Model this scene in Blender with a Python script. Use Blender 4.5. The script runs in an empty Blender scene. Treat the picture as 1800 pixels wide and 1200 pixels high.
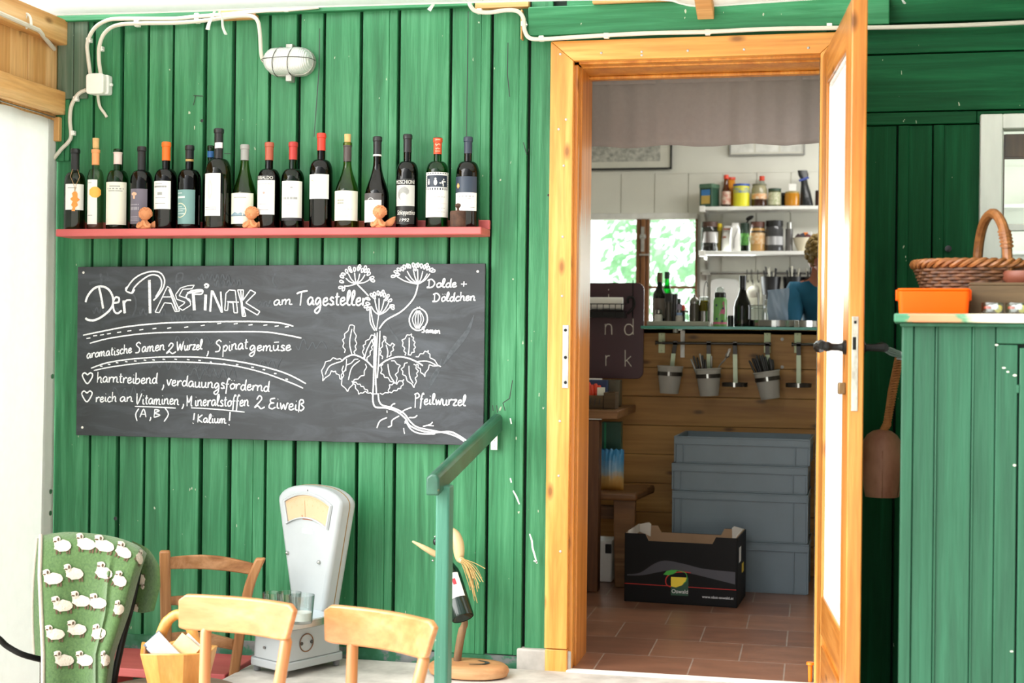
import bpy, math, random
from mathutils import Vector, Matrix
random.seed(11)
sc = bpy.context.scene
col = sc.collection

# ---------------------------------------------------------------- camera
PSI = math.radians(12.0)
ROLL = 0.011
FPX = 2500.0
DIST = 4.745
EYE = 1.117
CAM = Vector((0, -DIST, EYE))
FW = Vector((-math.sin(PSI), math.cos(PSI), 0))
RT = Vector((math.cos(PSI), math.sin(PSI), 0))
UPV = Vector((0, 0, 1))
cd = bpy.data.cameras.new('camera')
cam = bpy.data.objects.new('camera', cd)
col.objects.link(cam)
cd.sensor_width = 36.0
cd.lens = 50.0
cd.shift_y = -7.0 / 1800.0
r2 = RT * math.cos(ROLL) + UPV * math.sin(ROLL)
u2 = -RT * math.sin(ROLL) + UPV * math.cos(ROLL)
M = Matrix.Identity(4)
for i in range(3):
    M[i][0] = r2[i]
    M[i][1] = u2[i]
    M[i][2] = -FW[i]
    M[i][3] = CAM[i]
cam.matrix_world = M
cd.dof.use_dof = True
cd.dof.focus_distance = 4.95
cd.dof.aperture_fstop = 3.2
cd.clip_start = 0.05
sc.camera = cam

# ---------------------------------------------------------------- light and exposure
w = bpy.data.worlds.new('sky')
sc.world = w
w.use_nodes = True
wnt = w.node_tree
bg = wnt.nodes['Background']
bg.inputs[0].default_value = (0.95, 0.98, 1.0, 1)
# overcast sky, brightest towards the open garden side
gm = wnt.nodes.new('ShaderNodeTexCoord')
dp = wnt.nodes.new('ShaderNodeVectorMath'); dp.operation = 'DOT_PRODUCT'
wnt.links.new(gm.outputs['Generated'], dp.inputs[0])
dp.inputs[1].default_value = Vector((-0.80, 0.30, 0.35)).normalized()
mrg = wnt.nodes.new('ShaderNodeMapRange')
mrg.inputs['From Min'].default_value = -0.48
mrg.inputs['From Max'].default_value = 0.55
mrg.inputs['To Min'].default_value = 0.30
mrg.inputs['To Max'].default_value = 3.3
wnt.links.new(dp.outputs['Value'], mrg.inputs['Value'])
wnt.links.new(mrg.outputs[0], bg.inputs[1])
sd = bpy.data.lights.new('daylight', 'SUN')
sd.energy = 3.1
sd.angle = math.radians(60)
sd.color = (1.0, 0.97, 0.92)
so = bpy.data.objects.new('daylight', sd)
col.objects.link(so)
so.rotation_euler = (Vector((0.68, 0.56, -0.56))).to_track_quat('-Z', 'Y').to_euler()
def area(name, loc, direction, sx, sy, power, color=(1, 1, 1)):
    d = bpy.data.lights.new(name, 'AREA')
    d.shape = 'RECTANGLE'
    d.size = sx
    d.size_y = sy
    d.energy = power
    d.color = color
    o = bpy.data.objects.new(name, d)
    col.objects.link(o)
    o.location = loc
    o.rotation_euler = Vector(direction).to_track_quat('-Z', 'Y').to_euler()
    return o
area('kitchen_assumed_top_light', (0.5, 2.75, 2.42), (0.0, 0.25, -1), 1.4, 0.5, 18, (1, 0.98, 0.95))  # assumed overhead light, no lamp in view, added for shade under the shelves
area('kitchen_side_fill', (2.28, 2.85, 1.55), (-1, 0.25, -0.1), 1.2, 0.9, 20, (0.95, 0.98, 1))  # added side fill for the rear kitchen wall, no window in view there
area('daylight_rear_window', (-0.75, 3.72, 1.45), (0.1, -1, -0.2), 0.8, 0.7, 10, (0.95, 1, 0.97))
vs = sc.view_settings
vs.view_transform = 'Standard'
vs.look = 'None'
vs.gamma = 1.0
vs.use_curve_mapping = False
vs.exposure = 0.80

# ---------------------------------------------------------------- photo pixel -> point in the place
def ray(px, py):
    dx, dy = px - 900.0, py - 600.0
    a = dx * math.cos(ROLL) + dy * math.sin(ROLL)
    b = -dx * math.sin(ROLL) + dy * math.cos(ROLL) + 7.0
    return FW + RT * (a / FPX) - UPV * (b / FPX)
def P(px, py, y):
    d = ray(px, py)
    return CAM + d * ((y + DIST) / d.y)
def PZ(px, py, z):
    d = ray(px, py)
    return CAM + d * ((z - EYE) / d.z)
def SC(px, y):
    """pixels per metre at photo column px in the plane y"""
    d = ray(px, 600)
    return FPX / ((y + DIST) / d.y)
def R(d):
    return math.radians(d)

# ---------------------------------------------------------------- mesh builder
class MB:
    def __init__(s):
        s.v = []; s.f = []; s.m = []; s.cm = 0
    def mat(s, i):
        s.cm = i
        return s
    def add(s, vs_, fs):
        o = len(s.v)
        s.v += [tuple(p) for p in vs_]
        for f in fs:
            s.f.append(tuple(i + o for i in f)); s.m.append(s.cm)
        return s
    def hexa(s, p):
        return s.add(p, [(0, 3, 2, 1), (4, 5, 6, 7), (0, 1, 5, 4), (1, 2, 6, 5), (2, 3, 7, 6), (3, 0, 4, 7)])
    def box(s, x0, x1, y0, y1, z0, z1):
        return s.hexa([(x0, y0, z0), (x1, y0, z0), (x1, y1, z0), (x0, y1, z0),
                       (x0, y0, z1), (x1, y0, z1), (x1, y1, z1), (x0, y1, z1)])
    def obox(s, c, d, rot):
        Mx = rot if isinstance(rot, Matrix) else Matrix.Rotation(rot, 3, 'Z')
        c = Vector(c)
        h = [k / 2 for k in d]
        return s.hexa([c + Mx @ Vector((sx * h[0], sy * h[1], sz * h[2])) for sz in (-1, 1)
                       for sx, sy in ((-1, -1), (1, -1), (1, 1), (-1, 1))])
    def prism(s, poly, fn0, fn1):
        """poly: list of 2D points; fn0, fn1 map a 2D point to the two end faces"""
        n = len(poly)
        vs_ = [fn0(*p) for p in poly] + [fn1(*p) for p in poly]
        fs = [tuple(range(n))[::-1], tuple(range(n, 2 * n))]
        for i in range(n):
            j = (i + 1) % n
            fs.append((i, j, n + j, n + i))
        return s.add(vs_, fs)
    def extrude_y(s, poly, y0, y1):
        return s.prism(poly, lambda x, z: (x, y0, z), lambda x, z: (x, y1, z))
    def extrude_z(s, poly, z0, z1):
        return s.prism(poly, lambda x, y: (x, y, z0), lambda x, y: (x, y, z1))
    def extrude_x(s, poly, x0, x1):
        return s.prism(poly, lambda y, z: (x0, y, z), lambda y, z: (x1, y, z))
    def lathe(s, prof, c=(0, 0, 0), n=24, rot=None, sx=1, sy=1, a0=0, a1=None, caps=True):
        c = Vector(c)
        full = a1 is None
        if full: a1 = a0 + 2 * math.pi
        na = n if full else n + 1
        vs_ = []
        for r, z in prof:
            for k in range(na):
                a = a0 + (a1 - a0) * k / n
                p = Vector((r * math.cos(a) * sx, r * math.sin(a) * sy, z))
                if rot is not None: p = rot @ p
                vs_.append(c + p)
        fs = []
        for i in range(len(prof) - 1):
            for k in range(n):
                k2 = (k + 1) % na if full else k + 1
                fs.append((i * na + k, i * na + k2, (i + 1) * na + k2, (i + 1) * na + k))
        if full and caps:
            if prof[0][0] > 1e-6: fs.append(tuple(range(na))[::-1])
            if prof[-1][0] > 1e-6: fs.append(tuple(range((len(prof) - 1) * na, len(prof) * na)))
        return s.add(vs_, fs)
    def tube(s, pts, r, n=8, closed=False, caps=True, flat=1.0):
        pts = [Vector(p) for p in pts]
        m = len(pts)
        rs = r if isinstance(r, (list, tuple)) else [r] * m
        tang = []
        for i in range(m):
            if closed: t = pts[(i + 1) % m] - pts[i - 1]
            else: t = pts[min(i + 1, m - 1)] - pts[max(i - 1, 0)]
            tang.append(t.normalized() if t.length > 1e-9 else Vector((0, 0, 1)))
        up = Vector((0, 0, 1)) if abs(tang[0].z) < 0.9 else Vector((0, 1, 0))
        nrm = (up - tang[0] * up.dot(tang[0])).normalized()
        vs_ = []
        for i in range(m):
            nrm = nrm - tang[i] * nrm.dot(tang[i])
            if nrm.length < 1e-6: nrm = tang[i].orthogonal()
            nrm.normalize()
            b = tang[i].cross(nrm)
            for k in range(n):
                a = 2 * math.pi * k / n
                vs_.append(pts[i] + (nrm * math.cos(a) * flat + b * math.sin(a)) * rs[i])
        fs = []
        for i in range(m if closed else m - 1):
            j = (i + 1) % m
            for k in range(n):
                k2 = (k + 1) % n
                fs.append((i * n + k, i * n + k2, j * n + k2, j * n + k))
        if caps and not closed:
            fs.append(tuple(range(n))[::-1]); fs.append(tuple(range((m - 1) * n, m * n)))
        return s.add(vs_, fs)
    def cyl(s, p0, p1, r0, r1=None, n=16):
        return s.tube([p0, p1], [r0, r0 if r1 is None else r1], n)
    def ball(s, c, r, nu=12, nv=8, rot=None):
        rx, ry, rz = r if isinstance(r, (tuple, list)) else (r, r, r)
        c = Vector(c)
        vs_ = []
        def q(x, y, z):
            p = Vector((x * rx, y * ry, z * rz))
            return c + (rot @ p if rot is not None else p)
        vs_.append(q(0, 0, -1))
        for i in range(1, nv):
            ph = -math.pi / 2 + math.pi * i / nv
            for k in range(nu):
                a = 2 * math.pi * k / nu
                vs_.append(q(math.cos(ph) * math.cos(a), math.cos(ph) * math.sin(a), math.sin(ph)))
        vs_.append(q(0, 0, 1))
        fs = []
        for k in range(nu):
            fs.append((0, 1 + (k + 1) % nu, 1 + k))
        for i in range(nv - 2):
            for k in range(nu):
                k2 = (k + 1) % nu
                fs.append((1 + i * nu + k, 1 + i * nu + k2, 1 + (i + 1) * nu + k2, 1 + (i + 1) * nu + k))
        top = len(vs_) - 1
        b = 1 + (nv - 2) * nu
        for k in range(nu):
            fs.append((b + k, b + (k + 1) % nu, top))
        return s.add(vs_, fs)
    def grid(s, fn, nu, nv):
        vs_ = [fn(i / nu, j / nv) for j in range(nv + 1) for i in range(nu + 1)]
        fs = [(j * (nu + 1) + i, j * (nu + 1) + i + 1, (j + 1) * (nu + 1) + i + 1, (j + 1) * (nu + 1) + i)
              for j in range(nv) for i in range(nu)]
        return s.add(vs_, fs)
    def ribbon(s, pts, wd, fn):
        """flat ribbon in 2D (list of (x, z)), fn maps 2D to 3D"""
        m = len(pts)
        if m < 2: return s
        L = []; Rr = []
        for i in range(m):
            a = pts[max(i - 1, 0)]; b = pts[min(i + 1, m - 1)]
            tx, tz = b[0] - a[0], b[1] - a[1]
            l = math.hypot(tx, tz) or 1
            nx, nz = -tz / l, tx / l
            ww = wd / 2 * (0.75 if i in (0, m - 1) else 1)
            L.append((pts[i][0] + nx * ww, pts[i][1] + nz * ww))
            Rr.append((pts[i][0] - nx * ww, pts[i][1] - nz * ww))
        vs_ = [fn(*p) for p in L] + [fn(*p) for p in Rr]
        return s.add(vs_, [(i, m + i, m + i + 1, i + 1) for i in range(m - 1)])
    def poly(s, pts):
        return s.add(pts, [tuple(range(len(pts)))])
    def build(s, name, mats, parent=None, smooth=35, bevel=0, solid=0, seg=2, sub=0, loc=None):
        me = bpy.data.meshes.new(name)
        me.from_pydata(s.v, [], s.f)
        mats = mats if isinstance(mats, (list, tuple)) else [mats]
        for m in mats: me.materials.append(m)
        if len(mats) > 1: me.polygons.foreach_set('material_index', s.m)
        if smooth:
            me.polygons.foreach_set('use_smooth', [True] * len(me.polygons))
            me.update()
            me.set_sharp_from_angle(angle=R(smooth))
        me.update()
        o = bpy.data.objects.new(name, me)
        col.objects.link(o)
        if parent is not None: o.parent = parent
        if loc is not None: o.location = loc
        if solid:
            md = o.modifiers.new('solid', 'SOLIDIFY'); md.thickness = solid; md.offset = 0
        if bevel:
            md = o.modifiers.new('bevel', 'BEVEL'); md.width = bevel; md.segments = seg
            md.limit_method = 'ANGLE'; md.angle_limit = R(40)
        if sub:
            md = o.modifiers.new('sub', 'SUBSURF'); md.levels = sub; md.render_levels = sub
        return o

def tag(o, label=None, cat=None, group=None, kind=None):
    if label: o['label'] = label
    if cat: o['category'] = cat
    if group: o['group'] = group
    if kind: o['kind'] = kind
    return o
def thing(name, label, cat, loc=(0, 0, 0), rz=0.0, group=None, kind=None):
    o = bpy.data.objects.new(name, None)
    o.empty_display_size = 0.05
    col.objects.link(o)
    o.location = loc
    o.rotation_euler = (0, 0, rz)
    return tag(o, label, cat, group, kind)
def struct(o, label, cat):
    return tag(o, label, cat, None, 'structure')
def copy_tree(o, parent=None):
    c = o.copy()
    col.objects.link(c)
    if parent is not None:
        c.parent = parent
        c.matrix_parent_inverse = o.matrix_parent_inverse.copy()
    for ch in list(o.children):
        copy_tree(ch, c)
    return c
def smooth_path(pts, k=6, closed=False):
    """Catmull-Rom through points of any dimension"""
    n = len(pts)
    if n < 3: return list(pts)
    out = []
    rng = range(n) if closed else range(n - 1)
    for i in rng:
        p0 = pts[(i - 1) % n] if closed or i > 0 else pts[0]
        p1 = pts[i]; p2 = pts[(i + 1) % n]
        p3 = pts[(i + 2) % n] if closed or i + 2 < n else pts[-1]
        for j in range(k):
            t = j / k
            out.append(tuple(0.5 * ((2 * b) + (-a + c) * t + (2 * a - 5 * b + 4 * c - d) * t * t + (-a + 3 * b - 3 * c + d) * t ** 3)
                             for a, b, c, d in zip(p0, p1, p2, p3)))
    if not closed: out.append(tuple(pts[-1]))
    return out
def rrect(x0, x1, z0, z1, r, k=4):
    out = []
    for cx, cz, a in ((x1 - r, z1 - r, 0), (x0 + r, z1 - r, 90), (x0 + r, z0 + r, 180), (x1 - r, z0 + r, 270)):
        for j in range(k + 1):
            t = R(a + 90 * j / k)
            out.append((cx + r * math.cos(t), cz + r * math.sin(t)))
    return out
def text_mesh(txt, size=1.0):
    cu = bpy.data.curves.new('t', 'FONT')
    cu.body = txt
    cu.size = size
    cu.resolution_u = 3
    o = bpy.data.objects.new('t', cu)
    col.objects.link(o)
    dg = bpy.context.evaluated_depsgraph_get()
    ev = o.evaluated_get(dg)
    me = ev.to_mesh()
    vs_ = [tuple(v.co) for v in me.vertices]
    fs = [tuple(p.vertices) for p in me.polygons]
    ev.to_mesh_clear()
    bpy.data.objects.remove(o)
    bpy.data.curves.remove(cu)
    return vs_, fs
def add_text(mb, txt, fn, width, centre=True, height=None, x0=0.0, z0=0.0):
    """fn maps (x, z) of the text plane to 3D; the text is fitted to width (and height)"""
    vs_, fs = text_mesh(txt)
    xs = [v[0] for v in vs_]; ys = [v[1] for v in vs_]
    a, b = min(xs), max(xs); c, d = min(ys), max(ys)
    k = width / (b - a)
    kz = k if height is None else height / (d - c)
    mb.add([fn(x0 + (v[0] - (a + b) / 2 if centre else v[0] - a) * k, z0 + (v[1] - c) * kz) for v in vs_], fs)

# ---------------------------------------------------------------- materials
def lin(c):
    if isinstance(c, str):
        c = c.lstrip('#')
        c = [int(c[i:i + 2], 16) for i in (0, 2, 4)]
    out = []
    for k in c[:3]:
        k /= 255.0
        out.append(k / 12.92 if k <= 0.04045 else ((k + 0.055) / 1.055) ** 2.4)
    return tuple(out) + (1.0,)
def newmat(name):
    m = bpy.data.materials.new(name)
    m.use_nodes = True
    nt = m.node_tree
    return m, nt, nt.nodes['Principled BSDF']
def coords(nt, stretch):
    tc = nt.nodes.new('ShaderNodeTexCoord')
    mp = nt.nodes.new('ShaderNodeMapping')
    mp.inputs['Scale'].default_value = stretch
    nt.links.new(tc.outputs['Object'], mp.inputs['Vector'])
    return mp.outputs['Vector']
def noise(nt, vec, scale, detail=4, rough=0.55, dist=0.0):
    n = nt.nodes.new('ShaderNodeTexNoise')
    n.inputs['Scale'].default_value = scale
    n.inputs['Detail'].default_value = detail
    n.inputs['Roughness'].default_value = rough
    n.inputs['Distortion'].default_value = dist
    nt.links.new(vec, n.inputs['Vector'])
    return n.outputs[0]
def ramp(nt, fac, stops):
    r = nt.nodes.new('ShaderNodeValToRGB')
    e = r.color_ramp.elements
    e[0].position, e[0].color = stops[0][0], stops[0][1]
    e[1].position, e[1].color = stops[-1][0], stops[-1][1]
    for p, c in stops[1:-1]:
        x = e.new(p); x.color = c
    nt.links.new(fac, r.inputs[0])
    return r.outputs[0]
def mixc(nt, fac, a, b):
    m = nt.nodes.new('ShaderNodeMix')
    m.data_type = 'RGBA'
    if isinstance(fac, float): m.inputs[0].default_value = fac
    else: nt.links.new(fac, m.inputs[0])
    for k, c in ((6, a), (7, b)):
        if isinstance(c, tuple): m.inputs[k].default_value = c
        else: nt.links.new(c, m.inputs[k])
    return m.outputs[2]
def bump(nt, bsdf, h, strength, dist=0.01):
    b = nt.nodes.new('ShaderNodeBump')
    b.inputs['Strength'].default_value = strength
    b.inputs['Distance'].default_value = dist
    nt.links.new(h, b.inputs['Height'])
    nt.links.new(b.outputs[0], bsdf.inputs['Normal'])
def mat(name, c, rough=0.5, var=0.12, scale=14.0, stretch=(1, 1, 1), bmp=0.0, metal=0.0, c2=None, spec=0.5, detail=4, sheen=0):
    m, nt, b = newmat(name)
    c = lin(c)
    if c2 is None:
        lo = tuple(k * (1 - var) for k in c[:3]) + (1,)
        hi = tuple(min(1, k * (1 + var)) for k in c[:3]) + (1,)
    else:
        lo, hi = c, lin(c2)
    v = coords(nt, stretch)
    n = noise(nt, v, scale, detail)
    nt.links.new(ramp(nt, n, [(0.3, lo), (0.7, hi)]), b.inputs['Base Color'])
    b.inputs['Roughness'].default_value = rough
    b.inputs['Metallic'].default_value = metal
    b.inputs['Specular IOR Level'].default_value = spec
    if sheen: b.inputs['Sheen Weight'].default_value = sheen
    if bmp: bump(nt, b, n, bmp, 0.004)
    return m
def wood(name, dark, mid, light, axis='z', rough=0.45, scale=22, knots=True, spec=0.4, bmp=0.25, coat=0.0):
    m, nt, b = newmat(name)
    k = 0.055
    st = {'x': (k, 1, 1), 'y': (1, k, 1), 'z': (1, 1, k)}[axis]
    v = coords(nt, st)
    n1 = noise(nt, v, scale, 6, 0.6, 0.6)
    n2 = noise(nt, v, scale * 4.5, 3, 0.6)
    base = ramp(nt, n1, [(0.3, lin(dark)), (0.5, lin(mid)), (0.7, lin(light))])
    fine = ramp(nt, n2, [(0.35, (0.72, 0.68, 0.62, 1)), (0.62, (1, 1, 1, 1))])
    mx = nt.nodes.new('ShaderNodeMix'); mx.data_type = 'RGBA'; mx.blend_type = 'MULTIPLY'
    mx.inputs[0].default_value = 0.6
    nt.links.new(base, mx.inputs[6]); nt.links.new(fine, mx.inputs[7])
    out = mx.outputs[2]
    if knots:
        sp_ = nt.nodes.new('ShaderNodeSeparateXYZ')
        nt.links.new(coords(nt, (1, 1, 1)), sp_.inputs[0])
        cmb = nt.nodes.new('ShaderNodeCombineXYZ')
        def lc_(i, j, k_):
            q_ = nt.nodes.new('ShaderNodeMath'); q_.operation = 'ADD'
            nt.links.new(sp_.outputs[i], q_.inputs[0]); nt.links.new(sp_.outputs[j], q_.inputs[1])
            m_ = nt.nodes.new('ShaderNodeMath'); m_.operation = 'MULTIPLY'; m_.inputs[1].default_value = k_
            nt.links.new(q_.outputs[0], m_.inputs[0])
            return m_.outputs[0]
        if axis == 'z': a_, b_ = lc_(0, 1, 1.0), None
        elif axis == 'x': a_, b_ = lc_(1, 2, 1.0), None
        else: a_, b_ = lc_(0, 2, 1.0), None
        lng = nt.nodes.new('ShaderNodeMath'); lng.operation = 'MULTIPLY'; lng.inputs[1].default_value = 0.4
        nt.links.new(sp_.outputs[{'x': 0, 'y': 1, 'z': 2}[axis]], lng.inputs[0])
        nt.links.new(a_, cmb.inputs[0]); nt.links.new(lng.outputs[0], cmb.inputs[1])
        vo = nt.nodes.new('ShaderNodeTexVoronoi')
        vo.voronoi_dimensions = '2D'
        vo.inputs['Scale'].default_value = 6.0
        nt.links.new(cmb.outputs[0], vo.inputs['Vector'])
        kf = ramp(nt, vo.outputs['Distance'], [(0.025, (0.85, 0.85, 0.85, 1)), (0.085, (0, 0, 0, 1))])
        kd = tuple(q * 0.35 for q in lin(dark)[:3]) + (1,)
        out = mixc(nt, kf, out, kd)
    nt.links.new(out, b.inputs['Base Color'])
    b.inputs['Roughness'].default_value = rough
    b.inputs['Specular IOR Level'].default_value = spec
    b.inputs['Coat Weight'].default_value = coat
    b.inputs['Coat Roughness'].default_value = 0.25
    bump(nt, b, n1, bmp, 0.003)
    return m
def paint_green(name, dark, mid, light, axis='z', chips=True, rough=0.42, spec=0.32):
    m, nt, b = newmat(name)
    k = 0.05
    st = {'x': (k, 1, 1), 'z': (1, 1, k)}[axis]
    v = coords(nt, st)
    vi = coords(nt, (1, 1, 1))
    n1 = noise(nt, v, 30, 5, 0.65, 0.5)
    n2 = noise(nt, vi, 2.2, 3, 0.6)
    c1 = ramp(nt, n1, [(0.28, lin(dark)), (0.5, lin(mid)), (0.72, lin(light))])
    c2 = ramp(nt, n2, [(0.35, (0.80, 0.90, 0.86, 1)), (0.65, (1, 1, 1, 1))])
    mx = nt.nodes.new('ShaderNodeMix'); mx.data_type = 'RGBA'; mx.blend_type = 'MULTIPLY'
    mx.inputs[0].default_value = 1.0
    nt.links.new(c1, mx.inputs[6]); nt.links.new(c2, mx.inputs[7])
    out = mx.outputs[2]
    if chips:
        n3 = noise(nt, coords(nt, (1, 1, 0.5)), 55, 2, 0.5)
        f = ramp(nt, n3, [(0.745, (0, 0, 0, 1)), (0.765, (1, 1, 1, 1))])
        out = mixc(nt, f, out, lin('#a9b29a'))
    nt.links.new(out, b.inputs['Base Color'])
    b.inputs['Roughness'].default_value = rough
    b.inputs['Specular IOR Level'].default_value = spec
    n4 = noise(nt, v, 75, 4, 0.65, 0.3)
    bump(nt, b, n4, 0.45, 0.004)
    return m
def glass(name, tint, edge=0.5, gloss_rough=0.03, ior=1.5):
    """thin coloured glass: clear tinted pass-through with a fresnel reflection, denser at grazing angles"""
    m = bpy.data.materials.new(name); m.use_nodes = True
    nt = m.node_tree; nt.nodes.remove(nt.nodes['Principled BSDF'])
    out = nt.nodes['Material Output']
    t = lin(tint)
    lw = nt.nodes.new('ShaderNodeLayerWeight'); lw.inputs['Blend'].default_value = 0.35
    dk = tuple(k * edge for k in t[:3]) + (1,)
    c = mixc(nt, lw.outputs['Facing'], t, dk)
    tr = nt.nodes.new('ShaderNodeBsdfTransparent'); nt.links.new(c, tr.inputs[0])
    gl = nt.nodes.new('ShaderNodeBsdfGlossy'); gl.inputs['Roughness'].default_value = gloss_rough
    lf = nt.nodes.new('ShaderNodeLayerWeight'); lf.inputs['Blend'].default_value = 0.5
    pw = nt.nodes.new('ShaderNodeMath'); pw.operation = 'POWER'; pw.inputs[1].default_value = 4.0
    nt.links.new(lf.outputs['Facing'], pw.inputs[0])
    ma = nt.nodes.new('ShaderNodeMath'); ma.operation = 'MULTIPLY_ADD'; ma.inputs[1].default_value = 0.8; ma.inputs[2].default_value = ((ior - 1) / (ior + 1)) ** 2
    nt.links.new(pw.outputs[0], ma.inputs[0])
    mx = nt.nodes.new('ShaderNodeMixShader')
    nt.links.new(ma.outputs[0], mx.inputs[0]); nt.links.new(tr.outputs[0], mx.inputs[1]); nt.links.new(gl.outputs[0], mx.inputs[2])
    nt.links.new(mx.outputs[0], out.inputs[0])
    return m
def cloth(name, c, trans=0.5, rough=0.9, var=0.04, scale=30):
    """thin fabric letting light through"""
    m = bpy.data.materials.new(name); m.use_nodes = True
    nt = m.node_tree; nt.nodes.remove(nt.nodes['Principled BSDF'])
    out = nt.nodes['Material Output']
    c = lin(c)
    n = noise(nt, coords(nt, (1, 1, 1)), scale, 4)
    cc = ramp(nt, n, [(0.3, tuple(k * (1 - var) for k in c[:3]) + (1,)), (0.7, c)])
    d = nt.nodes.new('ShaderNodeBsdfDiffuse'); t = nt.nodes.new('ShaderNodeBsdfTranslucent')
    nt.links.new(cc, d.inputs[0]); nt.links.new(cc, t.inputs[0])
    mx = nt.nodes.new('ShaderNodeMixShader'); mx.inputs[0].default_value = trans
    nt.links.new(d.outputs[0], mx.inputs[1]); nt.links.new(t.outputs[0], mx.inputs[2])
    nt.links.new(mx.outputs[0], out.inputs[0])
    return m

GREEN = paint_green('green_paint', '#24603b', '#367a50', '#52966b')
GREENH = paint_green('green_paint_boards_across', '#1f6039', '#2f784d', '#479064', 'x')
GREEND = paint_green('dark_green_boards', '#0a4023', '#0f4c2b', '#17603a', 'z', True, 0.55, 0.12)  # darker, less glossy green for the boards beyond the door
GREENDH = paint_green('dark_green_boards_across', '#0a4023', '#11502e', '#1d673f', 'x', True, 0.55, 0.15)
GREEN2 = paint_green('green_paint_cabinet', '#1a432f', '#214f38', '#295c43', 'z', False, 0.5)
GREENR = paint_green('green_paint_rail', '#1c4836', '#2a5c46', '#3d745a', 'z', True, 0.35)
PINE = wood('pine_varnished', '#c77f31', '#e19a47', '#efb565', 'z', 0.35, 20, True, 0.4, 0.2, 0.15)
PINEH = wood('pine_varnished_across', '#c77f31', '#e19a47', '#efb565', 'x', 0.35, 20, True, 0.4, 0.2, 0.15)
PINE2 = wood('pine_orange', '#b36a20', '#cd8431', '#dc9a45', 'z', 0.32, 22, True, 0.45, 0.2, 0.2)
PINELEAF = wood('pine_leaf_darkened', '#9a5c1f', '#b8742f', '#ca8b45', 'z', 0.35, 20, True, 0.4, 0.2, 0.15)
PINERAW = wood('spruce_boards', '#bf8a4c', '#d3a165', '#e2b983', 'z', 0.6, 16)
PINERAWY = wood('spruce_beam', '#bf8a4c', '#d9a668', '#e6bf8c', 'y', 0.6, 16)
PINERAWX = wood('spruce_lath', '#b97f48', '#d09a60', '#deb07a', 'x', 0.6, 16)
BEECH = wood('beech', '#b4713e', '#c38350', '#d09668', 'x', 0.3, 10, False, 0.45, 0.1, 0.25)
BEECHZ = wood('beech_post', '#b06c38', '#be7d4a', '#ca8f60', 'z', 0.3, 12, False, 0.45, 0.1, 0.25)
RUSTIC = wood('walnut_stained', '#7d4f2c', '#9d6b40', '#bb8a5c', 'z', 0.4, 18, False, 0.4, 0.2)
RUSTICX = wood('walnut_stained_across', '#7d4f2c', '#a5744a', '#c09068', 'x', 0.4, 18, False, 0.4, 0.2)
COUNTERW = wood('knotty_pine_counter', '#8c5f28', '#a3763a', '#b88c4b', 'x', 0.5, 13, True)
DARKW = wood('dark_timber', '#3e2412', '#54331b', '#6b4526', 'z', 0.5, 15, False)
BENCHW = wood('old_bench_oak', '#5c3b1e', '#7a5430', '#94704a', 'x', 0.45, 15, False)
OLDW = wood('weathered_wood', '#33271a', '#53422c', '#6e5a3e', 'x', 0.8, 14, True)
TABLEW = wood('grey_brown_table_wood', '#5d4d3f', '#7b6a5a', '#8f8070', 'x', 0.6, 14, False)
SLABW = wood('pale_wood_slab', '#a9744a', '#c08d5f', '#d2a679', 'x', 0.55, 10, True)
WINW = wood('brown_window_wood', '#6b4124', '#865833', '#a07046', 'z', 0.5, 16, False)
WHITE = mat('white_paint', '#e9e7e0', 0.45, 0.05, 10)
WHITEOLD = mat('old_white_paint', '#e0e0da', 0.5, 0.1, 14, (1, 1, 0.3), 0.2)
WALLW = mat('white_kitchen_wall', '#dcdbd0', 0.6, 0.03, 5)
CONC = mat('concrete', '#a5a098', 0.85, 0.2, 9, (1, 1, 1), 0.5, 0, '#d0cbc2')
REDP = mat('red_paint', '#b54a4c', 0.45, 0.15, 16, (0.15, 1, 1), 0.25, 0, '#c9625f')
BLACK = mat('black_plastic', '#121212', 0.35, 0.1)
BLACKM = mat('black_iron', '#1b1a19', 0.4, 0.15, 30, (1, 1, 1), 0.2, 0.6)
DSTEEL = mat('shaded_steel', '#3b3733', 0.3, 0.15, 30, (1, 1, 1), 0, 0.7)
STEEL = mat('brushed_steel', '#b9b9b4', 0.28, 0.08, 30, (1, 1, 0.1), 0, 1.0)
ZINC = mat('worn_zinc', '#b6b4ae', 0.5, 0.25, 40, (1, 1, 0.4), 0.3, 0.7)
GREYP = mat('grey_plastic', '#9d9a93', 0.45, 0.04)
CRATE = mat('blue_grey_plastic', '#66757f', 0.45, 0.06, 8)
CABLE = mat('grey_white_cable', '#cfc8ba', 0.5, 0.05)
DARKGAP = mat('dark_backing', '#0d1f15', 0.9, 0.2)
# ================================================================ house front, floors, room
def XW(px, py=600.0, y=0.0):
    return P(px, py, y).x
def ZW(px, py, y=0.0):
    return P(px, py, y).z
WTOP = 2.62
mb = MB()
rw = random.Random(3)
grooves = [93, 160.5, 209, 254, 300, 356, 405, 468, 519, 564.5, 630, 696.5, 786, 859, 923.5, 968]
mb.mat(0)
for i in range(len(grooves) - 1):
    xa, xb = XW(grooves[i]), XW(grooves[i + 1])
    g = 0.0035 + rw.random() * 0.003
    d = rw.choice([-0.006, 0.004, 0.0, 0.007, -0.003])
    if i == len(grooves) - 2: d = 0.012
    z0 = 0.02 + rw.random() * 0.015
    if i < 6: z0 = -0.02
    # a cupped board: two strips, one slightly proud of the other
    sp = xa + (xb - xa) * (0.25 + 0.5 * rw.random())
    w1 = rw.uniform(-0.003, 0.003)
    for (a, b_, dd) in ((xa + g, sp, d), (sp, xb - g, d + w1)) if i in (1, 6, 10, 12, 13) else ((xa + g, xb - g, d),):
        mb.hexa([(a, dd, z0), (b_, dd, z0), (b_, 0.03, z0), (a, 0.03, z0),
                 (a, dd, WTOP), (b_, dd, WTOP), (b_, 0.03, WTOP), (a, 0.03, WTOP)])
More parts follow.
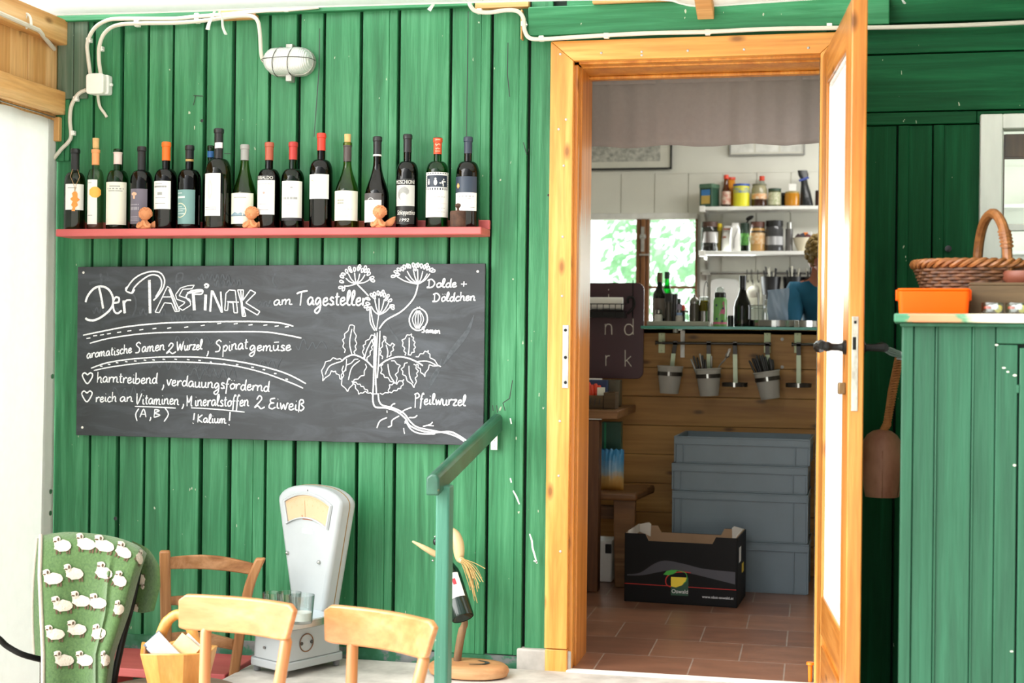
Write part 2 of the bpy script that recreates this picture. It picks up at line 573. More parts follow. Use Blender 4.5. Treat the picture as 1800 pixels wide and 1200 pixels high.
# boards to the other side of the door: planks laid across above, upright boards with cover strips below
XR = 2.3
XD0, XD1 = XW(1000), XW(1436)           # door opening in the boards
ZHEAD = ZW(1200, 68)
zr = [ZW(1640, 218), ZW(1640, 196), ZW(1640, 93), ZW(1640, 40), WTOP]
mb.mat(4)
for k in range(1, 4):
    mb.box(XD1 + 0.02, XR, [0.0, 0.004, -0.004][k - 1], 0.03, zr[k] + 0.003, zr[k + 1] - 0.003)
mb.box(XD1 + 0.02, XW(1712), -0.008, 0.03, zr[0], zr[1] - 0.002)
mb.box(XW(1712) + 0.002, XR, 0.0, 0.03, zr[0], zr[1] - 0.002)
mb.mat(1); mb.box(XD0 - 0.02, XD1 + 0.02, 0.003, 0.03, ZHEAD - 0.06, WTOP)
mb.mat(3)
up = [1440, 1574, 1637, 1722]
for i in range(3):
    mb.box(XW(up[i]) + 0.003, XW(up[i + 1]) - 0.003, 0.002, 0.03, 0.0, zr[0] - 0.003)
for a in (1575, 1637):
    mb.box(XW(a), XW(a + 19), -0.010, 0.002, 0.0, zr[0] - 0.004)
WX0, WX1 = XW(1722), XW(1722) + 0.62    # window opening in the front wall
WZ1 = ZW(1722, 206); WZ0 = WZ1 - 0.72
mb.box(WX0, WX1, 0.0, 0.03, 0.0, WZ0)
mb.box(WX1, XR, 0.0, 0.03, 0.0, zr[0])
mb.mat(2)
xl = XW(92)
for a, b_, c, d in ((xl, XD0, -0.5, WTOP), (XD0, XD1, ZHEAD - 0.06, WTOP), (XD1, WX0, -0.5, WTOP), (WX0, WX1, -0.5, WZ0), (WX0, WX1, WZ1, WTOP), (WX1, XR, -0.5, WTOP)):
    mb.box(a, b_, 0.03, 0.04, c, d)
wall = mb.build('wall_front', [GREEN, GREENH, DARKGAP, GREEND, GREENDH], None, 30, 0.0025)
struct(wall, 'green painted board wall of the house with dark joints between upright boards', 'wall')
# knot holes, nail dots and old paint scars on the boards
mb = MB()
for (px, py, r) in ((355, 212, .006), (203, 911, .007), (86, 661, .004), (1667, 437, .011), (964, 343, .004)):
    c = P(px, py, -0.012)
    mb.lathe([(r, 0), (r * 0.6, 0.001)], c, 10, Matrix.Rotation(R(90), 3, 'X'))
mb.build('knot_hole', BLACK, wall)
mb = MB()
for pts in (((562, 50), (561, 120), (556, 190), (552, 240)), ((823, 20), (822, 120), (820, 240)), ((893, 75), (892, 130), (896, 170)),
            ((920, 250), (926, 272), (930, 262)), ((888, 722), (884, 708), (896, 700), (901, 668)), ((875, 725), (873, 712)), ((867, 722), (866, 712)),
            ((340, 168), (357, 169)), ((340, 185), (344, 168)), ((394, 270), (406, 270))):
    p = [P(a, b_, -0.0105) for a, b_ in pts]
    mb.ribbon([(q.x, q.z) for q in p], 0.0035, lambda x, z: (x, -0.0105, z))
mb.build('board_crack', BLACK, wall)
mb = MB()
for pts in (((931, 938), (935, 950), (936, 962), (940, 976), (944, 990)), ((902, 862), (908, 873), (913, 886)), ((897, 840), (899, 848)), ((897, 735), (899, 745)),
            ((938, 985), (944, 988))):
    p = [P(a, b_, -0.0128) for a, b_ in pts]
    mb.ribbon([(q.x, q.z) for q in p], 0.006, lambda x, z: (x, -0.0128, z))
mb.build('paint_scar', WHITEOLD, wall)
# weathered post boards near the corner
mb = MB()
for a, b_, za, zb in ((100, 127, 175, 30), (128, 152, 175, 36)):
    mb.box(XW(a), XW(b_), -0.016, -0.004, ZW(120, za), ZW(120, zb))
GREYG = paint_green('weathered_green_grey', '#3e5a48', '#5d6d5c', '#7b7f70', 'z', True, 0.7)
struct(mb.build('trim_1', GREYG, None, 30, 0.003), 'weathered grey green boards beneath the corner of the canopy', 'board')
mb = MB()
for a, b_ in ((97, 112), (113, 121)):
    mb.box(XW(a), XW(b_), -0.014, -0.003, ZW(110, 284), ZW(110, 176))
struct(mb.build('trim_2', GREEN, None, 30, 0.003), 'short dark green corner strips beside the descending cable', 'board')
# long beam over the door and laths behind the canopy edge
mb = MB()
zb0 = ZW(1200, 60)
mb.box(XW(927), XW(1556), -0.05, 0.0, zb0, ZW(1200, 8))
struct(mb.build('trim_3', GREENH, None, 30, 0.004), 'green beam running across above the orange door frame', 'beam')
mb = MB()
mb.box(XW(80), XW(830), -0.03, 0.0, ZW(200, 38), ZW(200, 24))
struct(mb.build('trim_4', GREENH, None, 30, 0.003), 'thin green batten under the white canopy edge', 'batten')
mb = MB()
mb.box(XW(384), XW(449), -0.034, -0.031 + 0.03, ZW(420, 36.5), ZW(420, 20))
struct(mb.build('trim_5', PINERAWX, None, 30, 0.002), 'bare wood lath behind the two white cables', 'lath')
mb = MB()
mb.box(XW(832), XW(926), -0.03, 0.0, ZW(880, 17), ZW(880, 3))
mb.box(XW(912), XW(915), -0.028, 0.0, ZW(914, 72), ZW(914, 20))
struct(mb.build('trim_6', PINERAWX, None, 30, 0.002), 'bare wood lath end next to the green beam', 'lath')
mb = MB()
mb.box(XW(1040), XW(1447), -0.065, 0.0, ZW(1200, 8), ZW(1200, -14))
struct(mb.build('trim_7', PINERAWX, None, 30, 0.003), 'reddish bare wood lath lying on the green beam', 'lath')
mb = MB()
x0 = XW(1222)
q0 = P(1200, 12, -0.35)
mb.extrude_x([(-0.05, ZW(1230, 35, -.05)), (-0.05, ZW(1230, 11, -.05)), (-0.5, ZW(1230, 11, -.05) + 0.12), (-0.5, ZW(1230, 35, -.05) + 0.12)], x0, x0 + 0.055)
struct(mb.build('trim_8', PINERAWX, None, 30, 0.003), 'rafter end poking out above the door under the canopy', 'rafter')

# inner skin of the front wall
mb = MB()
yi0, yi1 = 0.04, 0.20
for a, b_, c, d in ((xl, XD0, -0.05, 2.45), (XD0, XD1, ZHEAD - 0.05, 2.45), (XD1, WX0, -0.05, 2.45), (WX0, WX1, -0.05, WZ0), (WX0, WX1, WZ1, 2.45), (WX1, XR, -0.05, 2.45)):
    mb.box(a, b_, yi0, yi1, c, d)
struct(mb.build('wall_inner', WALLW, None), 'pale inner skin of the front wall', 'wall')

# foundation, platform, ground
mb = MB()
mb.box(XW(92), XW(1004), -0.004, 0.04, -0.5, 0.03)
FOUND, nt, b = newmat('foundation_peeling')
n = noise(nt, coords(nt, (1, 1, 1)), 7, 5, 0.6)
nt.links.new(ramp(nt, n, [(0.42, lin('#24603f')), (0.52, lin('#3a7055')), (0.55, lin('#6d7270')), (0.75, lin('#8a8c88'))]), b.inputs['Base Color'])
b.inputs['Roughness'].default_value = 0.85
bump(nt, b, n, 0.5, 0.006)
struct(mb.build('trim_9', FOUND, None), 'peeling green and grey foundation strip under the boards', 'foundation')
mb = MB()
mb.box(XW(915), XW(1010), -0.012, 0.04, -0.02, ZW(940, 1140))
struct(mb.build('trim_10', CONC, None, 30, 0.006), 'rough grey concrete foot beside the orange door frame', 'foundation')
mb = MB()
PX0 = PZ(404, 1182, 0.0).x
n = 12
pts = [(PX0 - 0.0, 0.0), (PX0 - 0.02, -0.55), (PX0, -1.05), (2.3, -1.05), (2.3, 0.0)]
mb.extrude_z(pts[::-1], -0.5, -0.004)
plat = mb.build('platform', CONC, None, 30, 0.03, seg=3)
struct(plat, 'pale worn concrete landing in front of the door', 'landing')
mb = MB()
mb.box(-40, 40, -40, 40, -0.6, -0.5)
GRAVEL = mat('pale_gravel', '#bdb8aa', 0.9, 0.2, 4, (1, 1, 1), 0.3, 0, '#d6d1c4')
struct(mb.build('ground', GRAVEL, None), 'pale ground around the house', 'ground')

# kitchen floor of square brown tiles in a running bond
FLOOR, nt, b = newmat('brown_floor_tiles')
tc = nt.nodes.new('ShaderNodeTexCoord')
mp = nt.nodes.new('ShaderNodeMapping')
mp.inputs['Location'].default_value = (0.245, 0.02, 0)
nt.links.new(tc.outputs['Object'], mp.inputs['Vector'])
br = nt.nodes.new('ShaderNodeTexBrick')
br.offset = 0.5
br.inputs['Scale'].default_value = 1.0
br.inputs['Brick Width'].default_value = 0.315
br.inputs['Row Height'].default_value = 0.285
br.inputs['Mortar Size'].default_value = 0.0028
br.inputs['Mortar Smooth'].default_value = 0.1
br.inputs['Color1'].default_value = lin('#86604b')
br.inputs['Color2'].default_value = lin('#755140')
br.inputs['Mortar'].default_value = lin('#97867a')
nt.links.new(mp.outputs[0], br.inputs['Vector'])
n = noise(nt, coords(nt, (0.6, 1.6, 1)), 9, 5, 0.6)
mx = nt.nodes.new('ShaderNodeMix'); mx.data_type = 'RGBA'; mx.blend_type = 'MULTIPLY'; mx.inputs[0].default_value = 0.9
nt.links.new(br.outputs['Color'], mx.inputs[6])
nt.links.new(ramp(nt, n, [(0.3, (0.7, 0.68, 0.66, 1)), (0.7, (1.15, 1.1, 1.05, 1))]), mx.inputs[7])
nt.links.new(mx.outputs[2], b.inputs['Base Color'])
b.inputs['Roughness'].default_value = 0.32
bump(nt, b, br.outputs['Fac'], -0.3, 0.002)
mb = MB()
mb.box(-2.2, XR, 0.0, 3.85, -0.08, 0.0)
struct(mb.build('floor', FLOOR, None), 'brown square floor tiles of the kitchen', 'floor')
mb = MB()
a = P(1003, 1175, -0.02); c = P(1436, 1199, -0.02)
mb.box(XW(1004), XW(1440), -0.035, 0.004, -0.035, 0.002)
struct(mb.build('trim_11', WHITE, None, 30, 0.003), 'white painted threshold strip at the foot of the doorway', 'threshold')

# kitchen shell with the rear window
YB = 3.85
mb = MB()
BZ1 = ZW(1130, 380, YB); BZ0 = 1.0
BX0, BX1 = XW(930, 450, YB), XW(1226, 450, YB)
for a, b_, c, d in ((-2.2, BX0, 0, 2.5), (BX0, BX1, 0, BZ0), (BX0, BX1, BZ1, 2.5), (BX1, XR, 0, 2.5)):
    mb.box(a, b_, YB, YB + 0.15, c, d)
zt = ZW(1200, 303, YB)
mb.box(-2.2, XR, YB - 0.012, YB, zt - 0.008, zt + 0.008)
x = XW(1000, 340, YB)
pan = [XW(q, 340, YB) for q in (970, 1031, 1092, 1151, 1210, 1270, 1330, 1390, 1450, 1510, 1570, 1630, 1690, 1750, 1810)]
for i in range(len(pan) - 1):
    a, b_ = pan[i] + 0.003, pan[i + 1] - 0.003
    z0 = BZ1 if a < BX1 else 0.0
    mb.box(a, b_, YB - 0.008, YB, z0, zt - 0.008)
struct(mb.build('wall_back', WALLW, None, 30), 'white rear kitchen wall panelled below and smooth above', 'wall')
mb = MB(); mb.box(-2.3, -2.2, 0.2, YB + .15, 0, 2.5)
struct(mb.build('wall_left', WALLW, None), 'side wall of the kitchen behind the sign', 'wall')
mb = MB()
ky0, ky1, kz0, kz1 = 2.2, 3.5, 1.1, 2.0  # added unseen opening that lets side light into the kitchen
for a, b_, c, d in ((0.2, ky0, 0, 2.5), (ky1, YB + .15, 0, 2.5), (ky0, ky1, 0, kz0), (ky0, ky1, kz1, 2.5)):
    mb.box(XR, XR + 0.1, a, b_, c, d)
struct(mb.build('wall_right', WALLW, None), 'far side wall of the kitchen', 'wall')
mb = MB(); mb.box(-2.3, XR + .1, 0.0, YB + .15, 2.45, 2.55)
struct(mb.build('ceiling', WALLW, None), 'kitchen ceiling', 'ceiling')
# rear window: timber frame, two sashes, panes
win = thing('window_1', 'timber framed rear kitchen window showing blurred garden', 'window', (0, 0, 0), 0, None, 'structure')
mb = MB()
ym = YB - 0.01
mb.box(BX0, BX1, ym - 0.03, ym + 0.06, BZ1 - 0.02, BZ1 + 0.015)
mb.box(BX0, BX1, ym - 0.03, ym + 0.06, BZ0, BZ0 + 0.05)
mb.build('window_frame', WHITEOLD, win, 30, 0.004)
xm0, xm1 = XW(1119, 450, YB), XW(1142, 450, YB)
mb = MB()
for a, b_, dy in ((xm0, xm0 + 0.028, 0), (xm0 + 0.031, xm1 - 0.022, -0.012), (xm1 - 0.019, xm1, 0)):
    mb.box(a, b_, ym - 0.02 + dy, ym + 0.04, BZ0 + .05, BZ1 - 0.02)
mb.box(BX0, BX0 + 0.04, ym - 0.02, ym + 0.04, BZ0 + .05, BZ1 - .02)
mb.box(BX1 - 0.012, BX1, ym - 0.02, ym + 0.04, BZ0 + .05, BZ1 - .02)
mb.build('mullion', WINW, win, 30, 0.003)
zbar = ZW(1180, 505, YB)
mb = MB()
mb.box(xm1, BX1, ym - 0.005, ym + 0.02, zbar - 0.008, zbar + 0.008)
mb.box(BX0, xm0, ym - 0.005, ym + 0.02, zbar - 0.008, zbar + 0.008)
mb.build('glazing_bar', WINW, win)
mb = MB()
c = P(1130, 416, ym - 0.03)
mb.lathe([(0.02, -.004), (0.02, .004), (0.012, .006), (0.004, .02)], c, 14, Matrix.Rotation(R(90), 3, 'X'), 1, 1)
mb.box(c.x - .01, c.x + .01, c.y - .006, c.y, c.z - .09, c.z + .06)
c = P(1133, 448, ym - 0.03)
mb.cyl((c.x - 0.03, c.y - .01, c.z), (c.x + 0.03, c.y - .01, c.z), 0.006)
mb.build('window_catch', ZINC, win)
mb = MB()
PANE = glass('window_pane', '#f4faf7', 0.9)
mb.box(BX0 + 0.02, xm0 + .005, ym + 0.008, ym + 0.011, BZ0 + .03, BZ1 - .01)
mb.box(xm1 - .005, BX1 - 0.005, ym + 0.008, ym + 0.011, BZ0 + .03, BZ1 - .01)
mb.build('pane', PANE, win, 0)

# white framed window in the front wall
win = thing('window_2', 'white framed window beside the basket in the dark green wall', 'window', (0, 0, 0), 0, None, 'structure')
mb = MB()
fw = XW(1757) - XW(1718)
a0 = XW(1718)
zt_ = ZW(1722, 203); z1_ = ZW(1760, 228)
mb.box(a0, a0 + fw, -0.03, 0.05, WZ0 - 0.04, zt_)
mb.box(a0 + fw, WX1 + 0.05, -0.03, 0.05, z1_, zt_)
mb.box(WX1 - 0.03, WX1 + 0.05, -0.028, 0.05, WZ0 - 0.04, z1_)
mb.box(a0 + fw, WX1, -0.028, 0.05, WZ0 - 0.04, WZ0 + 0.03)
mb.build('window_frame', WHITEOLD, win, 30, 0.004)
mb = MB()
zb_ = ZW(1790, 400)
mb.box(a0 + fw, WX1, -0.012, 0.012, zb_ - 0.011, zb_ + 0.011)
mb.build('glazing_bar', WHITEOLD, win, 30, 0.003)
mb = MB()
mb.box(a0 + fw, a0 + fw + 0.006, 0.0, 0.02, WZ0, z1_)
mb.build('putty_line', ZINC, win)
mb = MB()
mb.box(a0 + fw - .01, WX1, 0.002, 0.005, WZ0, z1_ + .01)
mb.build('pane', PANE, win, 0)
mb = MB()
xj = a0 + fw + 0.004
mb.box(xj, xj + 0.018, 0.10, 0.16, WZ0, z1_ + 0.0)
mb.box(xj + .018, WX1, 0.10, 0.16, z1_ - 0.075, z1_ - 0.0)
mb.build('inner_sash', WINW, win, 30, 0.003)

# ---------------------------------------------------------------- doorway
door = thing('door_1', 'orange varnished pine door frame with the door standing wide open', 'door', (0, 0, 0), 0, None, 'structure')
yc = -0.03
zo = ZW(1200, 65, yc)          # outer top
zi = ZW(1200, 101, yc)         # inner top
xo, xi = XW(962.5, 600, yc), XW(1002.5, 600, yc)
xr0, xr1 = XW(1437, 600, yc), XW(1478, 600, yc)
zf = ZW(975, 1140, yc)
mb = MB()
mb.extrude_y([(xo, zf), (xi, zf), (xi, zi), (xo, zo)], yc, 0.0)
mb.build('casing', PINE, door, 30, 0.002)
mb = MB()
mb.extrude_y([(xr0, 0.0), (xr1, 0.0), (xr1, zo), (xr0, zi)], yc, 0.0)
mb.build('casing', PINE, door, 30, 0.002)
mb = MB()
mb.extrude_y([(xo + .001, zo), (xi + .001, zi), (xr0 - .001, zi), (xr1 - .001, zo)], yc, 0.0)
mb.build('casing', PINEH, door, 30, 0.002)
mb = MB()
mb.box(xo + 0.002, xi, yc + 0.002, 0.0, -0.02, zf - 0.003)
mb.build('casing_block', PINE, door, 30, 0.003)
# frame: rebate strip, deep jamb, head
xs = XW(1014.5, 600, 0.03)
xj_ = XW(1036, 600, 0.26)
zh1 = ZW(1200, 110, 0.02); zh2 = ZW(1200, 134, 0.24)
mb = MB()
mb.box(xi - 0.06, xs, 0.0, 0.045, 0.0, zh1)
mb.build('frame_post', PINE2, door, 30, 0.004)
mb = MB()
mb.box(xi - 0.06, xj_, 0.046, 0.27, -0.01, zh1 + 0.02)
JAMB, nt, b = newmat('pine_jamb_worn')
n1 = noise(nt, coords(nt, (1, 1, 0.05)), 22, 5, 0.6, 0.5)
base = ramp(nt, n1, [(0.3, lin('#a86420')), (0.5, lin('#c47d31')), (0.7, lin('#d6934a'))])
sep = nt.nodes.new('ShaderNodeSeparateXYZ'); tc = nt.nodes.new('ShaderNodeTexCoord')
nt.links.new(tc.outputs['Object'], sep.inputs[0])
zc_ = ZW(1035, 470, .26)
mr = nt.nodes.new('ShaderNodeMath'); mr.operation = 'SUBTRACT'; mr.inputs[1].default_value = zc_
nt.links.new(sep.outputs[2], mr.inputs[0])
ab = nt.nodes.new('ShaderNodeMath'); ab.operation = 'ABSOLUTE'; nt.links.new(mr.outputs[0], ab.inputs[0])
sb = nt.nodes.new('ShaderNodeMath'); sb.operation = 'ADD'; nt.links.new(ab.outputs[0], sb.inputs[0])
ns = noise(nt, coords(nt, (1, 1, 0.08)), 40, 4, 0.7)
ms = nt.nodes.new('ShaderNodeMath'); ms.operation = 'MULTIPLY'; ms.inputs[1].default_value = 0.5; nt.links.new(ns, ms.inputs[0])
nt.links.new(ms.outputs[0], sb.inputs[1])
wf = ramp(nt, sb.outputs[0], [(0.36, (1, 1, 1, 1)), (0.50, (0, 0, 0, 1))])
nt.links.new(mixc(nt, wf, base, lin('#c3beae')), b.inputs['Base Color'])
b.inputs['Roughness'].default_value = 0.35
mb.build('frame_post', JAMB, door, 30, 0.004)
mb = MB()
mb.box(xs, xr0 + .02, 0.0, 0.045, zh1 - 0.0, zo)
mb.box(xj_ - .06, xr0 + .02, 0.046, 0.27, zh2, zh1 + 0.05)
mb.box(xj_ - .06, xr0 + .02, 0.19, 0.23, zh2 - 0.012, zh2)
mb.build('frame_head', PINE2, door, 30, 0.004)
mb = MB()
mb.box(xr0 + 0.002, xr0 + 0.07, 0.0, 0.27, 0.0, zh1 + .03)
mb.build('frame_post', PINE2, door, 30, 0.004)
mb = MB()
for px, py in ((1057, 93), (1128, 91), (1209, 89), (1308, 87), (1421, 84), (1128, 97), (985, 95), (995, 210), (982, 227), (991, 291), (989, 416),
               (988, 520), (984, 740), (982, 836), (985, 969)):
    c = P(px, py, yc - 0.001)
    mb.lathe([(0.0045, 0.0), (0.003, 0.0012), (0, 0.0014)], c, 8, Matrix.Rotation(R(90), 3, 'X'))
mb.build('screw', ZINC, door)
mb = MB()
c0, c1 = P(988, 682, yc - .002), P(1000, 571, yc - .002)
mb.box(c0.x, c1.x, yc - 0.003, yc + .001, c0.z, c1.z)
mb.mat(1)
for q in (580, 628, 672):
    c = P(994, q, yc - 0.003)
    mb.lathe([(0.006, 0), (0.0045, 0.002), (0, 0.002)], c, 8, Matrix.Rotation(R(90), 3, 'X'))
tag(mb.build('strike_plate', [ZINC, BLACKM], door, 30, 0.001), 'worn metal strike plate')

def flat0(name, c): return mat(name, c, 0.4, 0.1, 20, (1, 1, 1), 0.1, 0.5)
# door leaf, hinged beside the opening and swung out over the landing
hx, hy = XW(1441, 600, -0.03), -0.035
ex = XW(1491.5, 600, -0.82)
LEN = 0.79
al = math.atan2(ex - hx, 0.79)
leaf = thing('door_leaf', None, None, (hx, hy, 0.0), al)
leaf.parent = door
# local leaf frame: along the leaf = -y, thickness = +x
zl1 = ZW(1441, 97.5, -0.035)
TH = 0.042
def lz(px, py, s): return ZW(px, py, hy - s * math.cos(al))
s0, s1 = 0.13, 0.655
gz1 = lz(1485, 87, s1); gz0 = lz(1474, 1108, s1)
mb = MB()
mb.box(0, TH, -s0, 0, 0.012, zl1)
mb.box(0, TH, -LEN, -s1, 0.012, zl1)
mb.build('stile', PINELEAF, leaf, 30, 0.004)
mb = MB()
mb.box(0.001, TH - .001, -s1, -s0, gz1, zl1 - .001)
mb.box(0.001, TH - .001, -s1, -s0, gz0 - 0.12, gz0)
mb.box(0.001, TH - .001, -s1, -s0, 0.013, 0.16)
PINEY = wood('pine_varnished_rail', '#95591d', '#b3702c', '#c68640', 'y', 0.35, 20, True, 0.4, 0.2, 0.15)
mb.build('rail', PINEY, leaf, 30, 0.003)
mb = MB()
mb.box(0.010, TH - .01, -s1, -s0, 0.155, gz0 - 0.11)
mb.build('lower_panel', PINE2, leaf, 0)
mb = MB()
WPANE, nt, b = newmat('white_curtained_pane')
b.inputs['Base Color'].default_value = lin('#f6f5f6'); b.inputs['Roughness'].default_value = 0.25
mb.box(0.016, 0.022, -s1 - .01, -s0 + .01, gz0 - .01, gz1 + .01)
mb.build('pane', WPANE, leaf, 0)
mb = MB()
mb.mat(0)
mb.box(0.009, 0.016, -s1, -s1 + .012, gz0, gz1); mb.box(0.009, 0.016, -s0 - .012, -s0, gz0, gz1)
mb.box(0.008, 0.016, -s1, -s0, gz0, gz0 + .022); mb.box(0.009, 0.016, -s1, -s0, gz1 - .012, gz1)
mb.build('glazing_bead', WHITEOLD, leaf, 0)
mb = MB()
ze0, ze1 = ZW(1497, 722, -0.82), ZW(1497, 556, -0.82)
WORN = mat('chipped_white_metal', '#6d5a44', 0.5, 0.1, 30, (1, 1, 0.35), 0.3, 0.2, '#cfd2c8')
mb.box(0.009, 0.026, -LEN - 0.0025, -LEN + 0.001, ze0, ze1)
mb.mat(1)
zz = ZW(1497, 600, -.82)
mb.box(0.011, 0.02, -LEN - 0.0035, -LEN, zz - .022, zz + .012)
c = ZW(1497, 566, -.82)
mb.box(0.014, 0.021, -LEN - 0.0035, -LEN, c - .004, c + .004)
tag(mb.build('lock_plate', [WORN, BLACKM], leaf, 30, 0.0008), 'chipped whitish lock plate on the door edge')
zh_ = ZW(1480, 610, -0.74)
mb = MB()
hyy = -0.735
mb.lathe([(0.02, 0), (0.02, .006), (0.012, .01)], (0, hyy, zh_), 14, Matrix.Rotation(R(-90), 3, 'Y'))
mb.tube(smooth_path([(-0.0, hyy, zh_), (-0.02, hyy, zh_), (-0.045, hyy, zh_ + .001), (-0.062, hyy, zh_ + .004)], 4), [0.012, .012, .012, .011, .0095, .0095, .0095, .010, .013, .014, .013, .012, .012], 10)
mb.tube(smooth_path([(-0.062, hyy - .006, zh_ + .004), (-0.064, hyy + .04, zh_ + .008), (-0.062, hyy + .1, zh_ + .004), (-0.058, hyy + .13, zh_ + .0)], 4), [0.0125] * 9 + [0.015, .017, .018, .014], 10)
tag(mb.build('handle', BLACKM, leaf), 'dark iron lever handle')
mb = MB()
mb.lathe([(0.02, 0), (0.02, .006), (0.012, .01)], (TH, hyy, zh_), 14, Matrix.Rotation(R(90), 3, 'Y'))
mb.tube([(TH, hyy, zh_), (TH + .03, hyy, zh_), (TH + .06, hyy, zh_)], [0.011, .010, .012], 10)
mb.tube(smooth_path([(TH + .06, hyy - .005, zh_), (TH + .062, hyy + .06, zh_ + .004), (TH + .06, hyy + .12, zh_)], 4), 0.012, 10)
tag(mb.build('handle', BLACKM, leaf), 'dark iron lever handle')
mb = MB()
zk = ZW(1476, 682, -.75)
mb.box(-0.02, 0.0, hyy - .012, hyy + .012, zk - .016, zk + .016)
tag(mb.build('latch_knob', flat0('worn_brass', '#6b5434'), leaf, 30, 0.003), 'small worn metal latch')
# added unseen end wall and solid roof that shade the cabinet corner
mb = MB()
for k in range(14):
    y0 = -0.02 - k * .14
    mb.box(1.62, 1.65 + .004 * (k % 2), y0 - .138, y0, -0.5, 2.62)
struct(mb.build('wall_added_shade', GREEN, None, 30, .002), 'added unseen green board wall that blocks light from the cabinet corner', 'wall')
mb = MB()
for k in range(10):
    x0 = 0.12 + k * .155
    mb.hexa([(x0, -2.0, 2.60), (x0 + .152, -2.0, 2.60), (x0 + .152, -.0, 2.62), (x0, -.0, 2.62), (x0, -2.0, 2.63), (x0 + .152, -2.0, 2.63), (x0 + .152, 0, 2.65), (x0, 0, 2.65)])
struct(mb.build('ceiling_added_shade', PINERAWY, None, 30, .002), 'added unseen board roof that shades the cabinet corner', 'roof')
# ================================================================ porch: canopy, side curtain, wooden gable
CANVAS = cloth('white_canvas', '#fafaf8', 0.5)
CURT = cloth('milky_tarpaulin', '#e3e4e0', 0.48)
zc0 = ZW(300, 20, -0.06)
can = thing('canvas_awning', 'white canvas awning stretched over the landing and tied to the cables', 'awning', (0, 0, 0))
mb = MB()
edge = [(-250, 0), (-60, 2), (0, 10), (55, 25), (140, 24), (300, 20), (520, 12), (830, 3), (1000, -1), (1160, -2), (1200, 6), (1235, 10), (1330, 4), (1480, -6), (1700, -20), (2000, -30)]
ee = smooth_path(edge, 4)
def awn(u, v):
    i = u * (len(ee) - 1); k = min(int(i), len(ee) - 2); f = i - k
    px = ee[k][0] * (1 - f) + ee[k + 1][0] * f
    py = ee[k][1] * (1 - f) + ee[k + 1][1] * f
    p = P(px, py, -0.075)
    d = 1.35 * v
    return (p.x + 0.0 * d, -0.075 - d, p.z + 0.16 * d + 0.03 * math.sin(v * 3.1) + 0.008 * math.sin(u * 40) * v)
mb.grid(awn, 80, 14)
mb.build('canvas_sheet', CANVAS, can, 180, 0, 0.003)
mb = MB()
for u_ in (0, 1):
    pass
mb.tube([awn(i / 40, 0) for i in range(41)], 0.005, 6)
mb.build('hem_rope', CANVAS, can)
for pts in (((380, 12), (374, 28), (368, 40), (365, 52)), ((383, 12), (390, 30), (392, 48), (397, 60)), ((764, 2), (760, 10), (754, 18)),
            ((1585, -4), (1588, 2), (1590, 5))):
    mb = MB()
    p = [P(a, b_, -0.072 - 0.004 * i) for i, (a, b_) in enumerate(pts)]
    q = smooth_path([tuple(x) for x in p], 5)
    mb.tube(q, [0.004 + 0.0045 * (i / len(q)) for i in range(len(q))], 8, flat=0.5)
    mb.build('tie_string', CANVAS, can)

# side: wooden gable boards with beams, milky curtain below
XC = XW(95, 300, -0.02) + 0.006
wl = thing('wall_gable', 'bare spruce boards and beams of the porch side above the curtain', 'wall', (0, 0, 0), 0, None, 'structure')
mb = MB()
zg0, zg1 = ZW(94, 218, -0.02), zc0 - 0.004
for k in range(12):
    y0 = 0.025 - k * 0.115
    mb.box(XC - 0.03, XC - 0.006 + (k % 2) * 0.002, y0 - 0.113, y0, zg0 - 0.0, zg1)
mb.build('boards', PINERAW, wl, 30, 0.002)
mb = MB()
def gz(px, py): return ZW(px, py, -0.06)
for (za, zb, pr) in ((gz(88, 199), gz(88, 158), 0.04), (gz(84, 76), gz(84, 32), 0.045)):
    mb.box(XC - 0.006, XC - 0.006 + pr, -1.35, -0.012, za, zb)
    mb.build('beam', PINERAWY, wl, 30, 0.004)
    mb = MB()
mb.box(XC - 0.01, XC + 0.02, -0.035, -0.012, ZW(100, 250), ZW(100, 208))
mb.build('end_block', PINERAW, wl, 30, 0.003)
mb = MB()
ca = thing('side_curtain', 'milky white tarpaulin curtain hanging at the open side of the porch', 'curtain', (0, 0, 0))
zt0 = ZW(90, 207, -0.1)
def cur(u, v):
    y = -0.008 - u * 0.9
    z = -0.48 + (zt0 + 0.48) * v
    s = 0.012 * math.sin(u * 24 + 1.5 * v) * (0.25 + u) + 0.01 * math.sin(u * 9 + v * 2)
    bell = 0.012 * (1 - v) * math.sin(v * 6)
    e = 0.015 * math.sin(v * 5.0)
    return (XC + 0.006 - s - bell * .5, y, z)
mb.grid(cur, 60, 24)
mb.build('tarpaulin', CURT, ca, 180, 0, 0.002)
mb = MB()
mb.grid(lambda u, v: (lambda p: (p[0] + 0.003, p[1] - 0.0, p[2]))(cur(u * 0.08, v)), 4, 24)
mb.build('hem', CURT, ca, 180, 0, 0.002)
mb = MB()
EY = [(79, 866), (77, 904), (87, 662)]
for (px, py) in EY:
    z = ZW(px, py, -.07)
    v = (z + .48) / (zt0 + .48)
    q = cur(0.02, v)
    mb.lathe([(0.004, 0), (0.009, 0.0), (0.009, .003), (0.004, .003)], (q[0] + .004, q[1], q[2]), 12, Matrix.Rotation(R(90), 3, 'Y'))
    mb.build('eyelet', STEEL, ca)
    mb = MB()
WIRE = mat('wire', '#8d8a84', 0.4, 0.1, 10, (1, 1, 1), 0, 0.8)
mb.tube([(XC + .002, -0.03, zt0 + .012), (XC + .002, -1.3, zt0 + .02)], 0.0025, 6)
tag(mb.build('curtain_wire', WIRE), 'thin wire that carries the milky side curtain', 'wire')
